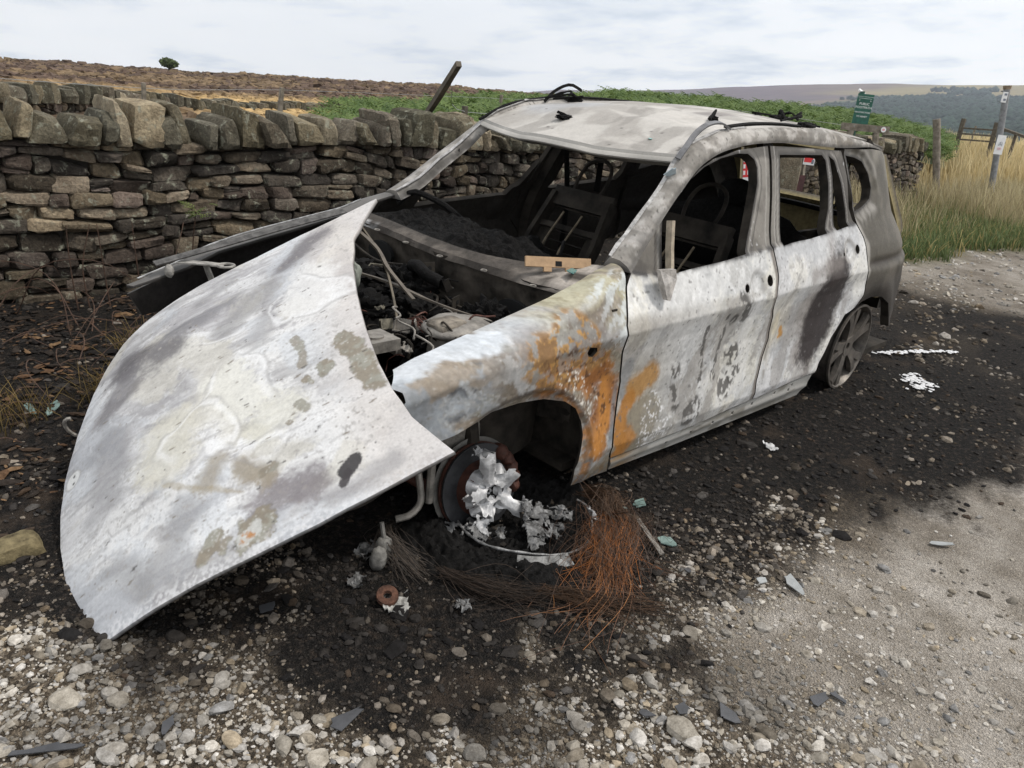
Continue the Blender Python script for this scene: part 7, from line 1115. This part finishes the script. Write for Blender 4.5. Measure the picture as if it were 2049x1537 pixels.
# tan clip strip on the scuttle, debris on the roof
ts=empty('tan_strip',(-.47,.545,1.075-GZ)); tag(ts,'tan plastic strip with clip tabs lying on the scuttle below the windscreen opening','strip'); TM=facing((0,0,0),(Vector((-.651,.576,1.08))-Vector((-.416,.443,1.08))),(Vector((0,0,1))+Vector((-.35,-.35,0)))); 
mb=MB(); mb.box((-.135,-.018,-.006),(.135,.022,.006)); o=mb.obj('strip',M_TAN,ts); o.matrix_local=TM
for s in (-.045,.045): mb=MB(); mb.box((s-.016,-.036,-.007),(s+.016,-.019,.007)); mb.obj('clip_tab',M_TAN,ts).matrix_local=TM
mb=MB(); mb.box((-.013,-.014,.0062),(.013,.006,.0075)); mb.obj('slot_shade',M_DARK,ts).matrix_local=TM  # black chip on the strip, drawn as the shade in a slot
def charbits(loc,n,sp,label,seed,L=.10,mat=None):
    q=random.Random(seed); mb=MB()
    root=None
    V,Fc=blob_mesh((0,0,.008),(L*.45,L*.28,.014),4,.6,3,seed); mb.add(V,Fc); o=mb.obj('charred_scrap',mat or M_CHAR,None,True); o.location=loc; tag(o,label,'scrap','charred scraps on the roof')
    for k in range(n): 
        m2=MB(); x,y=q.uniform(-sp,sp),q.uniform(-sp,sp)*.5; m2.tube(spline([(x,y,.006),(x+q.uniform(-L,L),y+q.uniform(-L,L)*.5,q.uniform(.01,.05)),(x+q.uniform(-L,L)*1.4,y+q.uniform(-L,L)*.6,.006)],8),[.008*q.uniform(.5,1.2) for _ in range(8)],5); m2.obj('charred_strip',mat or M_CHAR,o,True)
def rz_(x,y): return float(F_roof(np.array([x]),np.array([y]))[0,2])-GZ+.001
charbits((-1.20,-.18,rz_(-1.20,-.18)),1,.03,'small black charred scrap near the front of the roof',1,.10)
charbits((-1.60,.40,rz_(-1.60,.40)),1,.03,'black charred lump beside the sprung roof rail',2,.07)
charbits((-2.45,.28,rz_(-2.45,.28)),5,.22,'tangle of black charred strips towards the rear of the roof',3,.16)
charbits((-2.30,.52,rz_(-2.30,.52)),2,.10,'black charred trim along the near edge of the roof',4,.14)
charbits((-1.62,-.50,rz_(-1.62,-.50)),3,.10,'charred trim strip sticking up on the far edge of the roof',5,.13)
mb=MB(); mb.ribbon(spline([(-1.45,-.56,1.43),(-1.55,-.58,1.49),(-1.66,-.57,1.525),(-1.74,-.56,1.50)],10),.016,.004,(0,1,.3)); o=mb.obj('bent_trim',M_CHAR,None,True); tag(o,'bent trim strip curling up above the far roof edge','trim')
sg=shard((0,0),jag(.045,.03),.3,'pale blue glass flake on the near windscreen pillar',mat_plain('pale_blue_glass',(.35,.42,.46),.2,.15,20,.1),.004); sg.location=(-.99,.632,1.425-GZ); sg.rotation_euler=(.5,-.8,.5)
sg=shard((0,0),jag(.022,.012),.8,'tiny turquoise glass chip on the roof near the windscreen edge',mat_plain('turquoise_glass',(.30,.52,.50),.2,.1,20,.1),.003); sg.location=(-1.16,.38,rz_(-1.16,.38)+.003)
sg=shard((0,0),jag(.05,.025),.8,'teal glass sheet on the scuttle corner below the tan strip',mat_plain('teal_glass',(.05,.15,.15),.2,.2,20,.1),.003); sg.location=(-.47,.62,1.065-GZ)
# rock at the left
V,Fc=stone([(-.08,-.03),(.08,-.03),(.07,.045),(-.06,.05)],.06,-.05,77,5,.3,.16); lying('rock','yellowish mossy rock on burnt ground at the left edge','rock',V,Fc,mat_plain('mossy_rock',(.07,.055,.032),.9,.5,22,.8,0,(.22,.18,.10),.15),(1.37,.03,0))
# burnt bramble: wiry stems by the wall, and singed grass tufts
br=empty('burnt_bramble',(.8,-1.7,0)); tag(br,'thin burnt bramble stems arching over the black ground before the wall','bramble'); q=random.Random(12)
M_STEM=mat_plain('singed_stem',(.045,.028,.020),.8,.4,30,.3,0,(.10,.055,.035))
for k in range(24):
    x,y=q.uniform(-.9,.75),q.uniform(-.7,.65); a=q.uniform(0,6.28); L=q.uniform(.3,.9); hgt=q.uniform(.05,.40); mb=MB(); mb.tube(spline([(x,y,0),(x+.35*L*math.cos(a),y+.35*L*math.sin(a),hgt),(x+.7*L*math.cos(a+.2),y+.7*L*math.sin(a+.2),hgt*1.1),(x+L*math.cos(a+.4),y+L*math.sin(a+.4),hgt*.5)],12),[.0038*(1-.06*i) for i in range(12)],5); mb.obj('stem',M_STEM,br,True)
for k in range(26):      # twigs lying flat
    x,y=q.uniform(-.8,.95),q.uniform(-.6,1.1); a=q.uniform(-.6,.6)+(0 if k%2 else 1.2); L=q.uniform(.15,.55); mb=MB(); mb.tube(spline([(x,y,.012),(x+L*.35*math.cos(a),y+L*.35*math.sin(a),.02+q.uniform(0,.05)),(x+L*.7*math.cos(a+.12),y+L*.7*math.sin(a+.12),.03),(x+L*math.cos(a+.3),y+L*math.sin(a+.3),.012)],10),[.0032*(1-.05*i) for i in range(10)],5); mb.obj('stem',M_STEM,br,True)
for k in range(6):
    x,y=q.uniform(-.8,.4),-.60; mb=MB(); mb.tube(spline([(x,y,0),(x+.02,y,.25),(x+q.uniform(-.05,.05),y,.5)],8),[.005*(1-.08*i) for i in range(8)],5); mb.obj('stem',M_STEM,br,True)
r=np.random.default_rng(99)
for k,(x,y,lab) in enumerate(((.70,-1.02,'singed yellow grass tuft on black ground nearest the bonnet'),(1.15,-.95,'singed grass tuft at the left edge of the photo'),(.35,-1.5,'small singed grass tuft close to the wall'))):
    n=160; p=np.c_[r.normal(x,.09,n),r.normal(y,.07,n),np.zeros(n)]; o=blades('grass_tuft',p,r.uniform(.05,.16,n),r.uniform(.003,.005,n),r.uniform(.3,1.2,n),vary((.05,.04,.02),n),vary((.22,.15,.05),n),40+k); tag(o,lab,'grass tuft'); del o['kind']
wd_=empty('weed',(-.33,-2.48,.40)); tag(wd_,'small green-leaved weed on a reddish stem growing from the wall face','weed'); mb=MB(); mb.tube(spline([(0,0,-.35),(.01,.05,-.1),(0,.09,.12)],8),.004,5); mb.obj('stem',M_STEM,wd_,True)
n=16; p=np.c_[r.normal(0,.03,n),r.normal(.09,.02,n),r.normal(.13,.03,n)]; fr=fronds('leaf',p,np.full(n,.09),5,M_FERN,np.array((.07,.11,.03)),np.array((.18,.20,.07))); fr.parent=wd_; del fr['kind']
# ================================================================ AIR
mb=MB(); mb.box((-4200,-5200,-420),(400,400,420)); hz_=mb.obj('haze',None); hz_.data.materials.clear()
mt=bpy.data.materials.new('haze_air'); mt.use_nodes=True; n_=mt.node_tree.nodes; l_=mt.node_tree.links; n_.clear(); ou=n_.new('ShaderNodeOutputMaterial'); pv=n_.new('ShaderNodeVolumePrincipled'); pv.inputs['Color'].default_value=(.80,.88,1,1); pv.inputs['Density'].default_value=.00014; pv.inputs['Anisotropy'].default_value=.2; l_.new(pv.outputs[0],ou.inputs['Volume']); hz_.data.materials.append(mt); kind(hz_,'stuff'); hz_.display_type='WIRE'
